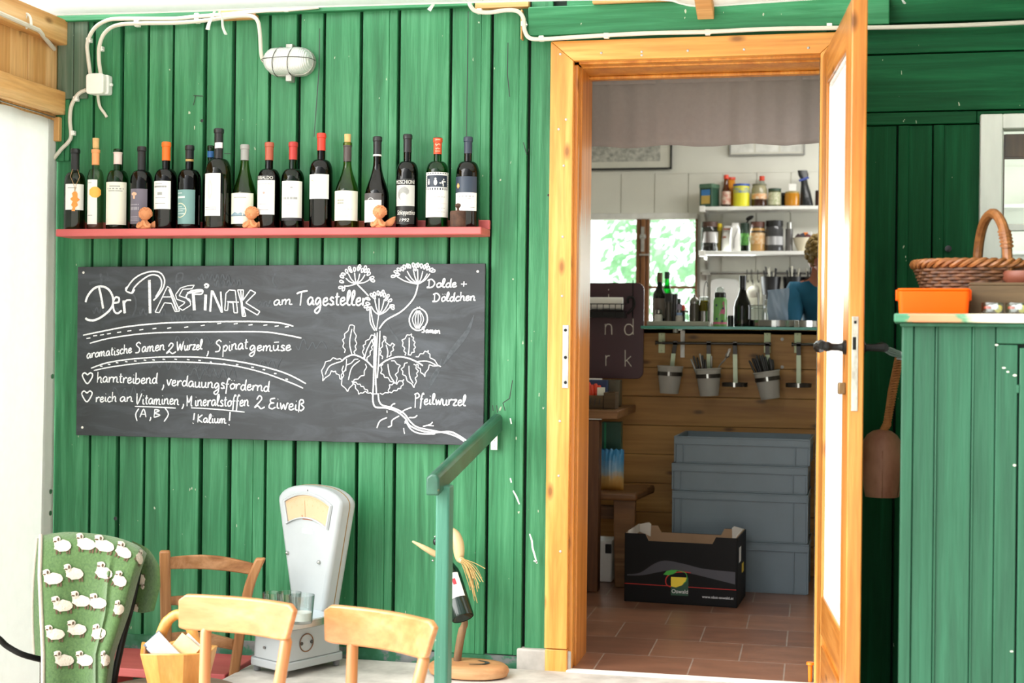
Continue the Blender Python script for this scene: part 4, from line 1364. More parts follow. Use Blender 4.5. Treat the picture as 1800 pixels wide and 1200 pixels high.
T5([(130, 185), (320, 145)], 7); T5([(225, 100), (235, 150), (230, 200)], 5); T5([(285, 90), (290, 120)], 4)
T5([(870, 230), (880, 110), (930, 100), (920, 160), (880, 170), (950, 230)], 3)
T5([(500, 470), (530, 380), (520, 300), (480, 260)], 3)
T5([(1720, 100), (1700, 160), (1730, 220)], 3)
for x0_, y0_, nw in ((1060, 130, 6), (1200, 180, 5), (160, 420, 5), (560, 430, 5), (1560, 360, 4), (830, 480, 4)):
    pts = []
    for i in range(nw * 4):
        pts.append((x0_ + i * 12, y0_ + 26 * math.sin(i * 1.7) + rh.uniform(-8, 8)))
    T5(pts, 2.6)
    mb.build('chalk_smudge', FAINT, cb, 0); mb = MB()
for px0, py0, nw in ((260, 640, 12), (330, 655, 9), (400, 640, 10), (520, 605, 6), (300, 600, 8), (190, 690, 7)):
    stroke(mb, [(px0 + i * 5, py0 + 8 * math.sin(i * 1.9) + rh.uniform(-4, 4)) for i in range(nw * 2)], 1.8, 4)
    mb.build('chalk_smudge', FAINT, cb, 0); mb = MB()

# ---------------------------------------------------------------- handrail
xr_ = XW(874, 740, -0.02)
y1_ = -0.86
near = P(760, 852, y1_); far = P(874, 742, -0.015)
rl = thing('handrail', 'worn green wooden handrail on a square post beside the doorway', 'handrail', (0, 0, 0))
mb = MB()
sec = [(-0.0195, -0.031), (0.0195, -0.031), (0.0195, 0.018), (0.012, 0.029), (-0.004, 0.031), (-0.0195, 0.02)]
vs_ = []
for p in (near, far):
    for a, b_ in sec: vs_.append((p.x + a, p.y, p.z + b_))
k = len(sec)
mb.add(vs_, [tuple(range(k))[::-1], tuple(range(k, 2 * k))] + [(i, (i + 1) % k, k + (i + 1) % k, k + i) for i in range(k)])
RAILM, nt, b = newmat('rail_paint_worn')
n1 = noise(nt, coords(nt, (1, 0.3, 1)), 22, 4, 0.6)
n2 = noise(nt, coords(nt, (1, 1, 1)), 8, 3)
c1 = ramp(nt, n2, [(0.3, lin('#1d4636')), (0.7, lin('#346a52'))])
nt.links.new(mixc(nt, ramp(nt, n1, [(0.68, (0, 0, 0, 1)), (0.71, (1, 1, 1, 1))]), c1, lin('#a97f3e')), b.inputs['Base Color'])
b.inputs['Roughness'].default_value = 0.4
bump(nt, b, n1, 0.3, 0.004)
mb.build('rail', RAILM, rl, 30, 0.006, seg=3)
mb = MB()
yp = -0.78
xa_, xb_ = XW(764.5, 1000, yp - .026), XW(797, 1000, yp + .026)
zp = near.z + (far.z - near.z) * ((yp - near.y) / (far.y - near.y)) - 0.02
mb.box(xa_, xb_ - .001, yp - .028, yp + .028, -0.02, zp)
POSTG = paint_green('post_green_paint', '#3b6f5c', '#477d69', '#5a8f7b', 'z', True, 0.45)
mb.build('post', POSTG, rl, 30, 0.006)
mb = MB()
q0, q1 = P(863.5, 790, -.008), P(875.5, 745, -.008)
mb.box(q0.x, q1.x, -0.016, -0.012, q0.z, q1.z)
mb.mat(1)
for py in (774, 784):
    c = P(869, py, -0.0165)
    mb.lathe([(0.004, 0), (0.002, .0015), (0, .0016)], c, 8, Matrix.Rotation(R(90), 3, 'X'))
mb.build('fixing_bracket', [WHITE, ZINC], rl, 30, 0.001)
# ================================================================ wine bottles on the red shelf
G_OLIVE = glass('olive_bottle_glass', '#8d8c58', 0.3)
G_DARK = glass('dark_bottle_glass', '#5c5438', 0.2)
G_BROWN = glass('brown_bottle_glass', '#553c2c', 0.18)
G_GREEN = glass('green_bottle_glass', '#4cab6a', 0.3)
G_MID = glass('leaf_green_bottle_glass', '#b3cb72', 0.35)
G_PALE = glass('pale_bottle_glass', '#dfe6d0', 0.6)
G_DGREEN = glass('deep_green_bottle_glass', '#4a8a54', 0.25)
LABELW = mat('label_paper', '#e8e6de', 0.6, 0.03)
LABELC = mat('label_cream_paper', '#e4e1d0', 0.6, 0.03)
PRINTG = mat('label_grey_print', '#9a9a98', 0.7, 0.05)
PRINTK = mat('label_black_print', '#26262a', 0.6, 0.05)
CORK = mat('cork', '#d2aa72', 0.8, 0.15, 60)
def flat(name, c, rough=0.45): return mat(name, c, rough, 0.05)
def view_dirs(p):
    d = Vector((p.x - CAM.x, p.y - CAM.y, 0)).normalized()
    return d, Vector((-d.y, d.x, 0)) * -1.0      # forward, rightwards
def profile(kind, r, h, neck_r, sh_z, nk_z):
    """lathe profile: body radius r, height h, shoulder start sh_z, neck start nk_z"""
    p = [(0.0, 0.004), (r * 0.6, 0.0), (r * 0.93, 0.001), (r, 0.007), (r, sh_z)]
    n = 9
    for i in range(1, n + 1):
        t = i / n
        if kind == 'bordeaux':
            rr = neck_r + (r - neck_r) * math.cos(t * math.pi / 2) ** 0.75
            zz = sh_z + (nk_z - sh_z) * math.sin(t * math.pi / 2) ** 1.15
        else:
            rr = neck_r + (r - neck_r) * (0.5 + 0.5 * math.cos(math.pi * t ** 0.85))
            zz = sh_z + (nk_z - sh_z) * t
        p.append((rr, zz))
    p += [(neck_r, h - 0.02), (neck_r * 1.0, h - 0.017), (neck_r * 1.14, h - 0.015), (neck_r * 1.14, h - 0.003), (neck_r, h)]
    return p
def wine_bottle(cx, top, base, halfw, kind, gl, sh, nk, label, cat='bottle', y=-0.075, neckw=None, capsule=None, group='wine bottles in a row on the red shelf'):
    """pixel measures: top/base/shoulder/neck rows, half width of the body; capsule = (y0, y1, material)"""
    p = P(cx, base, y)
    s = SC(cx, y)
    loc = Vector((p.x, y, zsh + 0.0))
    t = thing('wine_bottle', label, cat, loc, 0, group)
    def hz(py): return (ZW(cx, py, y) - zsh)
    r = halfw / s
    nr = (neckw or 7.0) / s
    h = hz(top)
    prof = profile(kind, r, h, nr, hz(sh), hz(nk))
    mb = MB(); mb.lathe(prof, (0, 0, 0), 32)
    mb.build('glass_body', gl, t, 60)
    if capsule:
        y0, y1, cm = capsule
        mb = MB()
        pr = [(q[0] + 0.0007, q[1]) for q in prof if hz(y1) < q[1] <= hz(y0) + 0.001]
        rb = nr + 0.0007
        for i in range(len(prof) - 1):
            if prof[i][1] <= hz(y1) < prof[i + 1][1]:
                f = (hz(y1) - prof[i][1]) / (prof[i + 1][1] - prof[i][1])
                rb = prof[i][0] * (1 - f) + prof[i + 1][0] * f + 0.0007
        pr = [(rb, hz(y1))] + pr
        if y0 <= top + 0.5: pr += [(nr, h + .0008), (0, h + .0008)]
        else: pr += [(pr[-1][0], hz(y0))]
        mb.lathe(pr, (0, 0, 0), 24, caps=False)
        mb.build('capsule', cm, t, 40)
    return t, r, hz, s, prof
def wrap(t, cx, r, y=-0.075, off=0.0009):
    """map (pixel offset from the bottle axis in metres, height) to the bottle's front"""
    p = P(cx, 400, y)
    f, rt = view_dirs(p)
    def fn(x, z, k=0.0):
        a = max(-1.45, min(1.45, x / (r + off)))
        d = rt * math.sin(a) * (r + off + k) - f * math.cos(a) * (r + off + k)
        return (d.x, d.y, z)
    return fn
def label_patch(mb, fn, r, a0, a1, z0, z1, k=0.0, n=14):
    mb.grid(lambda u, v: fn(a0 + (a1 - a0) * u, z0 + (z1 - z0) * v, k), n, 1)
def px_ang(x, cx, r, s):
    v = max(-0.99, min(0.99, (x - cx) / s / r))
    return math.asin(v) * r
RL = random.Random(9)
def printed(mb, fn, r, a0, a1, z0, z1, rows, k=0.0003):
    """a few fine grey rules standing for tiny print"""
    for (v, u0, u1, th) in rows:
        z = z0 + (z1 - z0) * v
        label_patch(mb, fn, r, a0 + (a1 - a0) * u0, a0 + (a1 - a0) * u1, z - th / 2, z + th / 2, k, 5)
def add_label(t, cx, r, hz, s, x0, x1, y0, y1, m, rows=(), extra=None, name='label'):
    fn = wrap(t, cx, r)
    a0, a1 = px_ang(x0, cx, r, s), px_ang(x1, cx, r, s)
    mb = MB(); mb.mat(0)
    label_patch(mb, fn, r, a0, a1, hz(y1), hz(y0), 0)
    mb.mat(1)
    printed(mb, fn, r, a0, a1, hz(y1), hz(y0), rows)
    mats = [m, PRINTG]
    if extra: mats += extra(mb, fn, r, a0, a1, hz(y1), hz(y0))
    return mb.build(name, mats, t, 180)
CAPB = flat('black_capsule', '#1d1d1f', 0.35)
g = 1.0
# 1
t, r, hz, s, _ = wine_bottle(131, 262, 405, 18.3, 'bordeaux', G_OLIVE, 322, 303, 'dark olive bottle with white label and orange tag on a string', capsule=(262, 300, CAPB))
add_label(t, 131, r, hz, s, 115.5, 145.5, 325, 370, LABELW, [(.85, .15, .6, .003)])
fn = wrap(t, 131, r)
mb = MB()
blob = [(-.1, .47), (-.28, .38), (-.2, .22), (-.45, .1), (-.2, -.02), (-.35, -.2), (-.18, -.3), (-.3, -.5), (.02, -.5), (.05, -.32), (.3, -.2), (.2, -.05), (.5, .08), (.25, .18), (.25, .38), (.1, .48)]
zc_ = hz(355); hh = 0.036
mb.prism([(u * 0.034, zc_ + v * hh * 2) for u, v in blob], lambda x, z: fn(x, z, .0015), lambda x, z: fn(x, z, .003))
tag(mb.build('paper_tag', flat('orange_tag', '#ef8f3c'), t, 0), 'orange leaf shaped paper tag')
mb = MB()
for sx in (-1, 1):
    mb.tube([fn(sx * 0.013, hz(299), -.012), fn(sx * 0.016, hz(312), .001), fn(sx * .004, hz(326), .002), fn(0, hz(338), .003)], 0.0008, 5)
mb.build('string', flat('twine', '#b58d5c'), t)
# 2
t, r, hz, s, _ = wine_bottle(167, 261, 405, 14.2, 'bordeaux', G_PALE, 318, 297, 'slender clear bottle with a cork and peach neck foil', neckw=6.3, capsule=(263, 290, flat('peach_foil', '#e79a63')))
mb = MB(); mb.cyl((0, 0, hz(263) - .02), (0, 0, hz(243)), 0.0105, 0.0122, 16)
mb.build('cork', CORK, t)
def ex(mb, fn, r, a0, a1, z0, z1):
    mb.mat(2)
    zc = hz(339); R_ = 0.021
    n = 16
    for q0_, q1_ in ((0, .25), (.25, .5), (.5, .75), (.75, 1)):
        for i in range(n):
            def at_(q_, j): return fn(R_ * q_ * math.cos(2 * math.pi * j / n) * (1 + .1 * (j % 2)) - .001, zc + R_ * .95 * q_ * math.sin(2 * math.pi * j / n), .0006)
            mb.add([at_(q0_, i), at_(q1_, i), at_(q1_, (i + 1) % n), at_(q0_, (i + 1) % n)], [(0, 1, 2, 3)])
    return [flat('golden_sticker', '#f0b04e')]
add_label(t, 167, r, hz, s, 154, 170, 317, 395, LABELW, [(.93, .1, .5, .002), (.2, .1, .6, .002)], ex)
# 3
GFOIL = flat('pinkish_foil', '#d9c3bd')
t, r, hz, s, _ = wine_bottle(206, 262, 404, 19.5, 'bordeaux', G_GREEN, 322, 299, 'bright green bottle with large cream label and pinkish foil', capsule=(268, 289, GFOIL))
add_label(t, 206, r, hz, s, 187, 221, 321.5, 396, LABELC, [(.9, .25, .7, .004), (.84, .15, .85, .004), (.79, .2, .8, .003)])
# 4
t, r, hz, s, _ = wine_bottle(248, 258, 404, 19.5, 'bordeaux', G_BROWN, 320, 300, 'dark bottle with purple grey label behind the first angel', capsule=(258, 299, CAPB))
def ex(mb, fn, r, a0, a1, z0, z1):
    mb.mat(2)
    zc = z0 + (z1 - z0) * .82
    c = a0 + (a1 - a0) * .28
    for i in range(3):
        n = 10
        mb.poly([fn(c + (-.006, 0.0, .006)[i] + .005 * math.cos(2 * math.pi * j / n), zc + (.004, .006, .004)[i] + .005 * math.sin(2 * math.pi * j / n), .0005 + .0001 * i) for j in range(n)])
    label_patch(mb, fn, r, c - .004, c + .004, zc - .013, zc, .0005, 3)
    mb.mat(3)
    for v, h_ in ((.55, .004), (.44, .010), (.2, .003), (.14, .002), (.1, .002)):
        for j in range(7):
            x = a0 + .004 + j * (a1 - a0) * .075
            label_patch(mb, fn, r, x, x + .0022, z0 + (z1 - z0) * v - h_ / 2, z0 + (z1 - z0) * v + h_ / 2, .0005, 1)
    return [flat('peach_print', '#e3b091'), flat('pale_print', '#b9b5ba')]
add_label(t, 248, r, hz, s, 230, 258, 333.5, 395, flat('purple_grey_label', '#6a6370'), (), ex)
# 5
t, r, hz, s, _ = wine_bottle(291, 250, 404, 20.2, 'bordeaux', G_BROWN, 317, 297, 'dark bottle with a bright orange neck capsule', capsule=(250, 282.5, flat('orange_capsule', '#ee6a1c')))
add_label(t, 291, r, hz, s, 270.5, 299, 320, 369, LABELW, [(.9, .2, .6, .002), (.8, .1, .8, .006), (.55, .35, .6, .010), (.4, .2, .75, .002), (.2, .2, .75, .002)])
# 6
GOLD = flat('gold_band', '#b08e55')
t, r, hz, s, _ = wine_bottle(332, 256, 404, 19.8, 'bordeaux', G_BROWN, 316, 298, 'dark bottle with a teal grey label bearing a pale ring', capsule=(256, 279, CAPB))
mb = MB(); mb.lathe([(7.2 / s, hz(284)), (7.2 / s, hz(280))], (0, 0, 0), 20, caps=False); mb.build('neck_band', GOLD, t)
def ex(mb, fn, r, a0, a1, z0, z1):
    mb.mat(2)
    cc = a0 + (a1 - a0) * .22; zc = z0 + (z1 - z0) * .40; R_ = .026
    n = 28
    for i in range(n):
        b0, b1 = 2 * math.pi * i / n, 2 * math.pi * (i + 1) / n
        if cc + R_ * math.cos(b0) < a0 or cc + R_ * math.cos(b1) < a0: continue
        mb.poly([fn(cc + q * math.cos(b), zc + q * math.sin(b), .0006) for q, b in ((R_, b0), (R_, b1), (R_ - .0028, b1), (R_ - .0028, b0))])
    mb.mat(3)
    for v, h_, w_ in ((.78, .007, .5), (.9, .003, .35)):
        label_patch(mb, fn, r, a0 + .002, a0 + (a1 - a0) * w_, z0 + (z1 - z0) * v - h_ / 2, z0 + (z1 - z0) * v + h_ / 2, .0005, 4)
    for v, w_ in ((.5, .35), (.44, .55), (.38, .4), (.3, .5)):
        label_patch(mb, fn, r, a0 + .004, a0 + (a1 - a0) * w_, z0 + (z1 - z0) * v - .0012, z0 + (z1 - z0) * v + .0012, .0005, 4)
    return [flat('pale_gold_ring', '#d8d3b4'), flat('label_pale_print', '#c9d3d0')]
add_label(t, 332, r, hz, s, 313, 342, 335, 395, flat('teal_grey_label', '#6f9592'), (), ex)
# 7 magnum, with the blue necked bottle behind
t, r, hz, s, _ = wine_bottle(383, 226.5, 405, 23.6, 'bordeaux', G_OLIVE, 312, 279, 'tallest big bottle with pale label and a paper strip on its neck', neckw=7.6, capsule=(226.5, 279, CAPB), y=-0.097)
add_label(t, 383, r, hz, s, 360.5, 386.5, 307, 381, LABELW, [(.2, .1, .8, .002), (.15, .1, .8, .002)],
          lambda mb, fn, r, a0, a1, z0, z1: (mb.mat(2), mb.poly([fn(a0 + (a1 - a0) * (.42 + .15 * math.sin(2 * math.pi * i / 12)), z0 + (z1 - z0) * (.62 + .24 * math.cos(2 * math.pi * i / 12)), .0005) for i in range(12)]), [flat('pale_green_leaf_print', '#cbd3bd')])[2])
fn = wrap(t, 383, 7.8 / s, -.097)
mb = MB(); mb.grid(lambda u, v: fn((-.9 + 1.8 * u) * 7.8 / s, hz(262) + (hz(252) - hz(262)) * v + .006 * u - .004 * u * u, .001), 10, 2)
tag(mb.build('paper_strip', flat('pinkish_paper', '#e8dcdc'), t, 180), 'pale paper strip around the neck')
t, r, hz, s, _ = wine_bottle(369, 256, 403, 13.0, 'bordeaux', G_DGREEN, 316, 297, 'bottle with blue neck band hidden behind the tallest bottle', y=-0.031, neckw=5.5)
mb = MB(); mb.lathe([(5.8 / s, hz(277)), (5.8 / s, hz(266))], (0, 0, 0), 20, caps=False); mb.build('neck_band', flat('blue_band', '#2d5f9a'), t)
fn = wrap(t, 369, r, -.031)
mb = MB(); label_patch(mb, fn, r, -.022, -.001, hz(399), hz(345), 0); mb.build('label', LABELW, t, 180)
# 8
t, r, hz, s, _ = wine_bottle(429, 254.5, 403, 23.0, 'burgundy', G_MID, 352, 280, 'yellow green sloping bottle with a grey capsule and mountain label', neckw=7.0, capsule=(254.5, 282, flat('grey_capsule', '#9a9894')))
def ex(mb, fn, r, a0, a1, z0, z1):
    mb.mat(2)
    zb = z0 + (z1 - z0) * .27
    pk = [(0, .02), (.12, .06), (.25, .12), (.38, .06), (.5, .1), (.65, .05), (.8, .09), (1, .03)]
    for i in range(len(pk) - 1):
        (u0, h0), (u1, h1) = pk[i], pk[i + 1]
        mb.poly([fn(a0 + (a1 - a0) * u0, zb, .0004), fn(a0 + (a1 - a0) * u1, zb, .0004), fn(a0 + (a1 - a0) * u1, zb + (z1 - z0) * h1, .0004), fn(a0 + (a1 - a0) * u0, zb + (z1 - z0) * h0, .0004)])
    mb.mat(3); label_patch(mb, fn, r, a0, a1, zb - .002, zb, .0004)
    return [flat('misty_blue_print', '#7f96a3'), flat('dark_blue_print', '#3d5566')]
add_label(t, 429, r, hz, s, 407, 444.5, 341, 395, flat('pale_green_label', '#dfe2cd'), [(.85, .2, .7, .003)], ex)
# 9
t, r, hz, s, _ = wine_bottle(472, 250.5, 402, 20.2, 'bordeaux', G_BROWN, 318, 297, 'dark bottle with brick brown capsule and black banded label', capsule=(250.5, 282, flat('brick_capsule', '#a8553f')))
def ex(mb, fn, r, a0, a1, z0, z1):
    mb.mat(2); zt = z0 + (z1 - z0) * .88
    label_patch(mb, fn, r, a0, a1, zt, z1, .0004)
    mb.mat(3)
    add_text(mb, 'RIBALDO', lambda x, z: fn(x, z, .0008), (a1 - a0) * .8, True, (z1 - zt) * .68, (a0 + a1) / 2, zt + (z1 - zt) * .16)
    mb.mat(4); n = 10; c = (a0 + a1) / 2 - .002
    mb.poly([fn(c + .0045 * math.cos(2 * math.pi * i / n), z0 + (z1 - z0) * .55 + .0045 * math.sin(2 * math.pi * i / n), .0005) for i in range(n)])
    return [flat('black_band', '#2d2a2c'), LABELW, flat('rust_print', '#b9988c')]
add_label(t, 472, r, hz, s, 452.5, 482, 310, 378.5, LABELW, [(.78, .1, .85, .002), (.27, .2, .6, .002), (.12, .1, .7, .002)], ex)
# 10
t, r, hz, s, _ = wine_bottle(514, 250, 401.5, 20.3, 'bordeaux', G_DGREEN, 318, 297, 'dark green bottle with red capsule next to the brick brown one', capsule=(250, 281, flat('red_capsule', '#b2342f')))
add_label(t, 514, r, hz, s, 495.5, 530, 320, 384, LABELW, [(.82, .45, .55, .005), (.53, .08, .75, .008), (.35, .3, .45, .002)], name='label')
fn = wrap(t, 514, r); a0, a1 = px_ang(495, 514, r, s), px_ang(530, 514, r, s)
mb = MB(); label_patch(mb, fn, r, a0, a1, hz(389), hz(384.3), 0); mb.build('label_band', PRINTK, t, 180)
# 11
t, r, hz, s, _ = wine_bottle(563.5, 234.5, 401, 20.2, 'bordeaux', G_DARK, 302, 281, 'tall dark bottle with scarlet capsule and feather label', capsule=(234.5, 265, flat('scarlet_capsule', '#d23a2a')))
def ex(mb, fn, r, a0, a1, z0, z1):
    mb.mat(2); W = a1 - a0
    mb.poly([fn(a0 + W * u, z0 + (z1 - z0) * v, .0005) for u, v in ((.08, .75), (.3, .70), (.6, .73), (.72, .8), (.45, .79), (.2, .77))])
    mb.mat(3); mb.poly([fn(a0 + W * u, z0 + (z1 - z0) * v, .0004) for u, v in ((.12, .8), (.5, .82), (.85, .9), (.6, .84), (.4, .80))])
    for u in (.2, .36, .52):
        label_patch(mb, fn, r, a0 + W * u, a0 + W * (u + .09), z0 + (z1 - z0) * .37, z0 + (z1 - z0) * .52, .0004, 2)
    return [flat('amber_feather_print', '#c99a5b'), flat('light_grey_print', '#cdcdcb')]
add_label(t, 563.5, r, hz, s, 544, 577, 308, 351, LABELW, (), ex)
# 12
t, r, hz, s, _ = wine_bottle(609.5, 250, 400, 21.5, 'burgundy', G_MID, 342, 283, 'sloping green bottle with a bare cork and brown grey neck', neckw=6.8, capsule=(256, 284, flat('brown_grey_foil', '#4b403e')))
mb = MB(); mb.cyl((0, 0, hz(252) - .02), (0, 0, hz(236)), 0.0105, 0.0115, 16); mb.build('cork', CORK, t)
def ex(mb, fn, r, a0, a1, z0, z1):
    mb.mat(2); c = a0 + (a1 - a0) * .33
    for i in range(6):
        for j in range(2):
            label_patch(mb, fn, r, c - .012 + i * .0042, c - .0095 + i * .0042, z0 + (z1 - z0) * (.55 + .09 * j), z0 + (z1 - z0) * (.615 + .09 * j), .0004, 1)
    return [flat('grey_block_print', '#77766e')]
add_label(t, 609.5, r, hz, s, 588.5, 628, 337, 389, LABELC, [(.38, .1, .75, .0015), (.15, .1, .6, .0015)], ex)
# 13
t, r, hz, s, _ = wine_bottle(662, 240.5, 400, 21.5, 'burgundy', G_BROWN, 346, 283, 'near black sloping bottle behind the third angel', neckw=7.0, capsule=(240.5, 272, CAPB))
mb = MB(); mb.lathe([(7.6 / s, hz(275)), (7.6 / s, hz(272))], (0, 0, 0), 20, caps=False); mb.build('neck_band', LABELW, t)
def ex(mb, fn, r, a0, a1, z0, z1):
    mb.mat(2); label_patch(mb, fn, r, a0, a1, z0 + (z1 - z0) * .76, z1, .0004)
    mb.mat(3); n = 12; c = (a0 + a1) / 2 - .002
    mb.poly([fn(c + .011 * math.cos(math.pi * i / n), z0 + (z1 - z0) * .755 + .008 * math.sin(math.pi * i / n), .0007) for i in range(n + 1)])
    return [flat('charcoal_label_top', '#4a4646'), LABELW]
add_label(t, 662, r, hz, s, 641, 670, 341, 392, LABELW, [(.4, .3, .7, .002)], ex)
# 14
t, r, hz, s, _ = wine_bottle(715, 236.5, 399, 19.5, 'bordeaux', G_DARK, 306, 284, 'dark bottle with white lettering and a swirling picture on black', capsule=(236.5, 268, CAPB))
def ex(mb, fn, r, a0, a1, z0, z1):
    W = a1 - a0; H_ = z1 - z0; cc = (a0 + a1) / 2 - .001
    mb.mat(2)
    add_text(mb, 'MOSCHIONI', lambda x, z: fn(x, z, .0008), W * .97, True, H_ * .085, cc, z0 + H_ * .885)
    add_text(mb, 'Schioppettino', lambda x, z: fn(x + (z - z0) * .15, z, .0008), W * .9, True, H_ * .14, cc, z0 + H_ * .17)
    add_text(mb, '1992', lambda x, z: fn(x + (z - z0) * .3, z, .0008), W * .45, True, H_ * .065, cc - .003, z0 + H_ * .055)
    mb.mat(3)
    label_patch(mb, fn, r, a0, a1, z0 + H_ * .40, z0 + H_ * .86, .0003)
    mb.mat(4)
    for i in range(9):
        rr_ = .004 + .0028 * i
        pts = []
        for j in range(15):
            b_ = -.5 + 2.6 * j / 14 + i * .25
            x = cc + .003 + rr_ * math.cos(b_); z = z0 + H_ * .66 + rr_ * math.sin(b_) * .9
            if a0 < x < a1 and z0 + H_ * .41 < z < z0 + H_ * .85: pts.append((x, z))
        if len(pts) > 2: mb.ribbon(pts, .0012, lambda x, z: fn(x, z, .0006))
    return [LABELW, flat('silver_grey_picture', '#bdbdb8'), flat('dark_grey_swirl', '#5a5a58')]
add_label(t, 715, r, hz, s, 697, 728, 316, 395, flat('black_label', '#141413'), (), ex)
# 15
t, r, hz, s, _ = wine_bottle(768, 242, 399, 20.2, 'bordeaux', G_GREEN, 306, 284, 'green bottle with patterned orange red neck and tall white label', capsule=(243, 271.5, flat('orange_red_capsule', '#cc4a26')))
fn7 = wrap(t, 768, 7.7 / s)
mb = MB()
for zz in (247, 267): mb.grid(lambda u, v: fn7((-.6 + 1.2 * u) * 7 / s, hz(zz) + .002 * v, .0012), 6, 1)
mb.ribbon([(x_ / s, hz(255) + .003 * math.sin(x_)) for x_ in (-4, -2, 0, 2, 4)], .0035, lambda x, z: fn7(x, z, .0014))
mb.ribbon([(x_ / s, hz(262) + .002 * math.cos(x_ * 1.2)) for x_ in (-4, -2, 0, 2, 4)], .0025, lambda x, z: fn7(x, z, .0014))
mb.build('neck_print', flat('pale_orange_print', '#edb090'), t, 0)
def ex(mb, fn, r, a0, a1, z0, z1):
    W = a1 - a0; H_ = z1 - z0
    mb.mat(2); label_patch(mb, fn, r, a0 + W * .1, a1 - W * .1, z0 + H_ * .67, z0 + H_ * .93, .0004)
    for i in range(10):
        label_patch(mb, fn, r, a0 + W * (.06 + .09 * i), a0 + W * (.10 + .09 * i), z0 + H_ * .60, z0 + H_ * .65, .0004, 1)
        label_patch(mb, fn, r, a0 + W * (.06 + .09 * i), a0 + W * (.115 + .09 * i), z0 + H_ * .965, z0 + H_ * .985, .0004, 1)
    for i in range(7):
        for u in (.04, .93): label_patch(mb, fn, r, a0 + W * u, a0 + W * (u + .03), z0 + H_ * (.66 + .043 * i), z0 + H_ * (.685 + .043 * i), .0004, 1)
    mb.mat(3)
    zc = z0 + H_ * .77
    def bl(cu, w_, h_, dz=0):
        n = 10; mb.poly([fn(a0 + W * cu + w_ * math.cos(2 * math.pi * i / n), zc + dz + h_ * math.sin(2 * math.pi * i / n), .0008) for i in range(n)])
    bl(.45, .006, .010); bl(.45, .0035, .004, .012); bl(.2, .004, .008, 0); bl(.2, .0028, .003, .009); bl(.7, .0035, .006, .001); bl(.74, .0022, .003, .01); bl(.62, .004, .002, -.002); bl(.78, .005, .002, .003); bl(.72, .002, .006, -.008)
    mb.mat(4); label_patch(mb, fn, r, a0 + W * .6, a0 + W * .9, z0 + H_ * .30, z0 + H_ * .305, .0004, 3)
    return [flat('navy_panel', '#27313f'), LABELW, flat('pink_signature', '#d9a9a9')]
add_label(t, 768, r, hz, s, 748.5, 787, 304.5, 383, LABELW, [(.45, .2, .8, .002), (.2, .2, .8, .0015), (.12, .2, .8, .0015)], ex)
# 16
t, r, hz, s, _ = wine_bottle(821.5, 241, 397, 20.6, 'bordeaux', G_DARK, 306, 284, 'last dark bottle with navy label and gold cross behind the weight', capsule=(241, 270, flat('navy_capsule', '#2b3444')))
def ex(mb, fn, r, a0, a1, z0, z1):
    W = a1 - a0; H_ = z1 - z0
    mb.mat(2); label_patch(mb, fn, r, a0, a1, z0 + H_ * .53, z1, .0003)
    mb.mat(3); cx_, cz_ = a0 + W * .22, z0 + H_ * .73; q = .0065
    for (ax, az) in ((1, 0), (-1, 0), (0, 1), (0, -1)):
        mb.poly([fn(cx_ + (ax * u - az * v) * q, cz_ + (az * u + ax * v) * q * 1.3, .0008) for u, v in ((.0, -.3), (1.0, -.55), (1.0, .55), (0, .3))])
    return [flat('navy_label', '#2c3747'), flat('gold_cross', '#c79f62')]
add_label(t, 821.5, r, hz, s, 801, 837, 312, 372, LABELW, [(.42, .15, .85, .004), (.36, .6, .75, .002), (.28, .05, .95, .0012), (.1, .7, .9, .002)], ex)

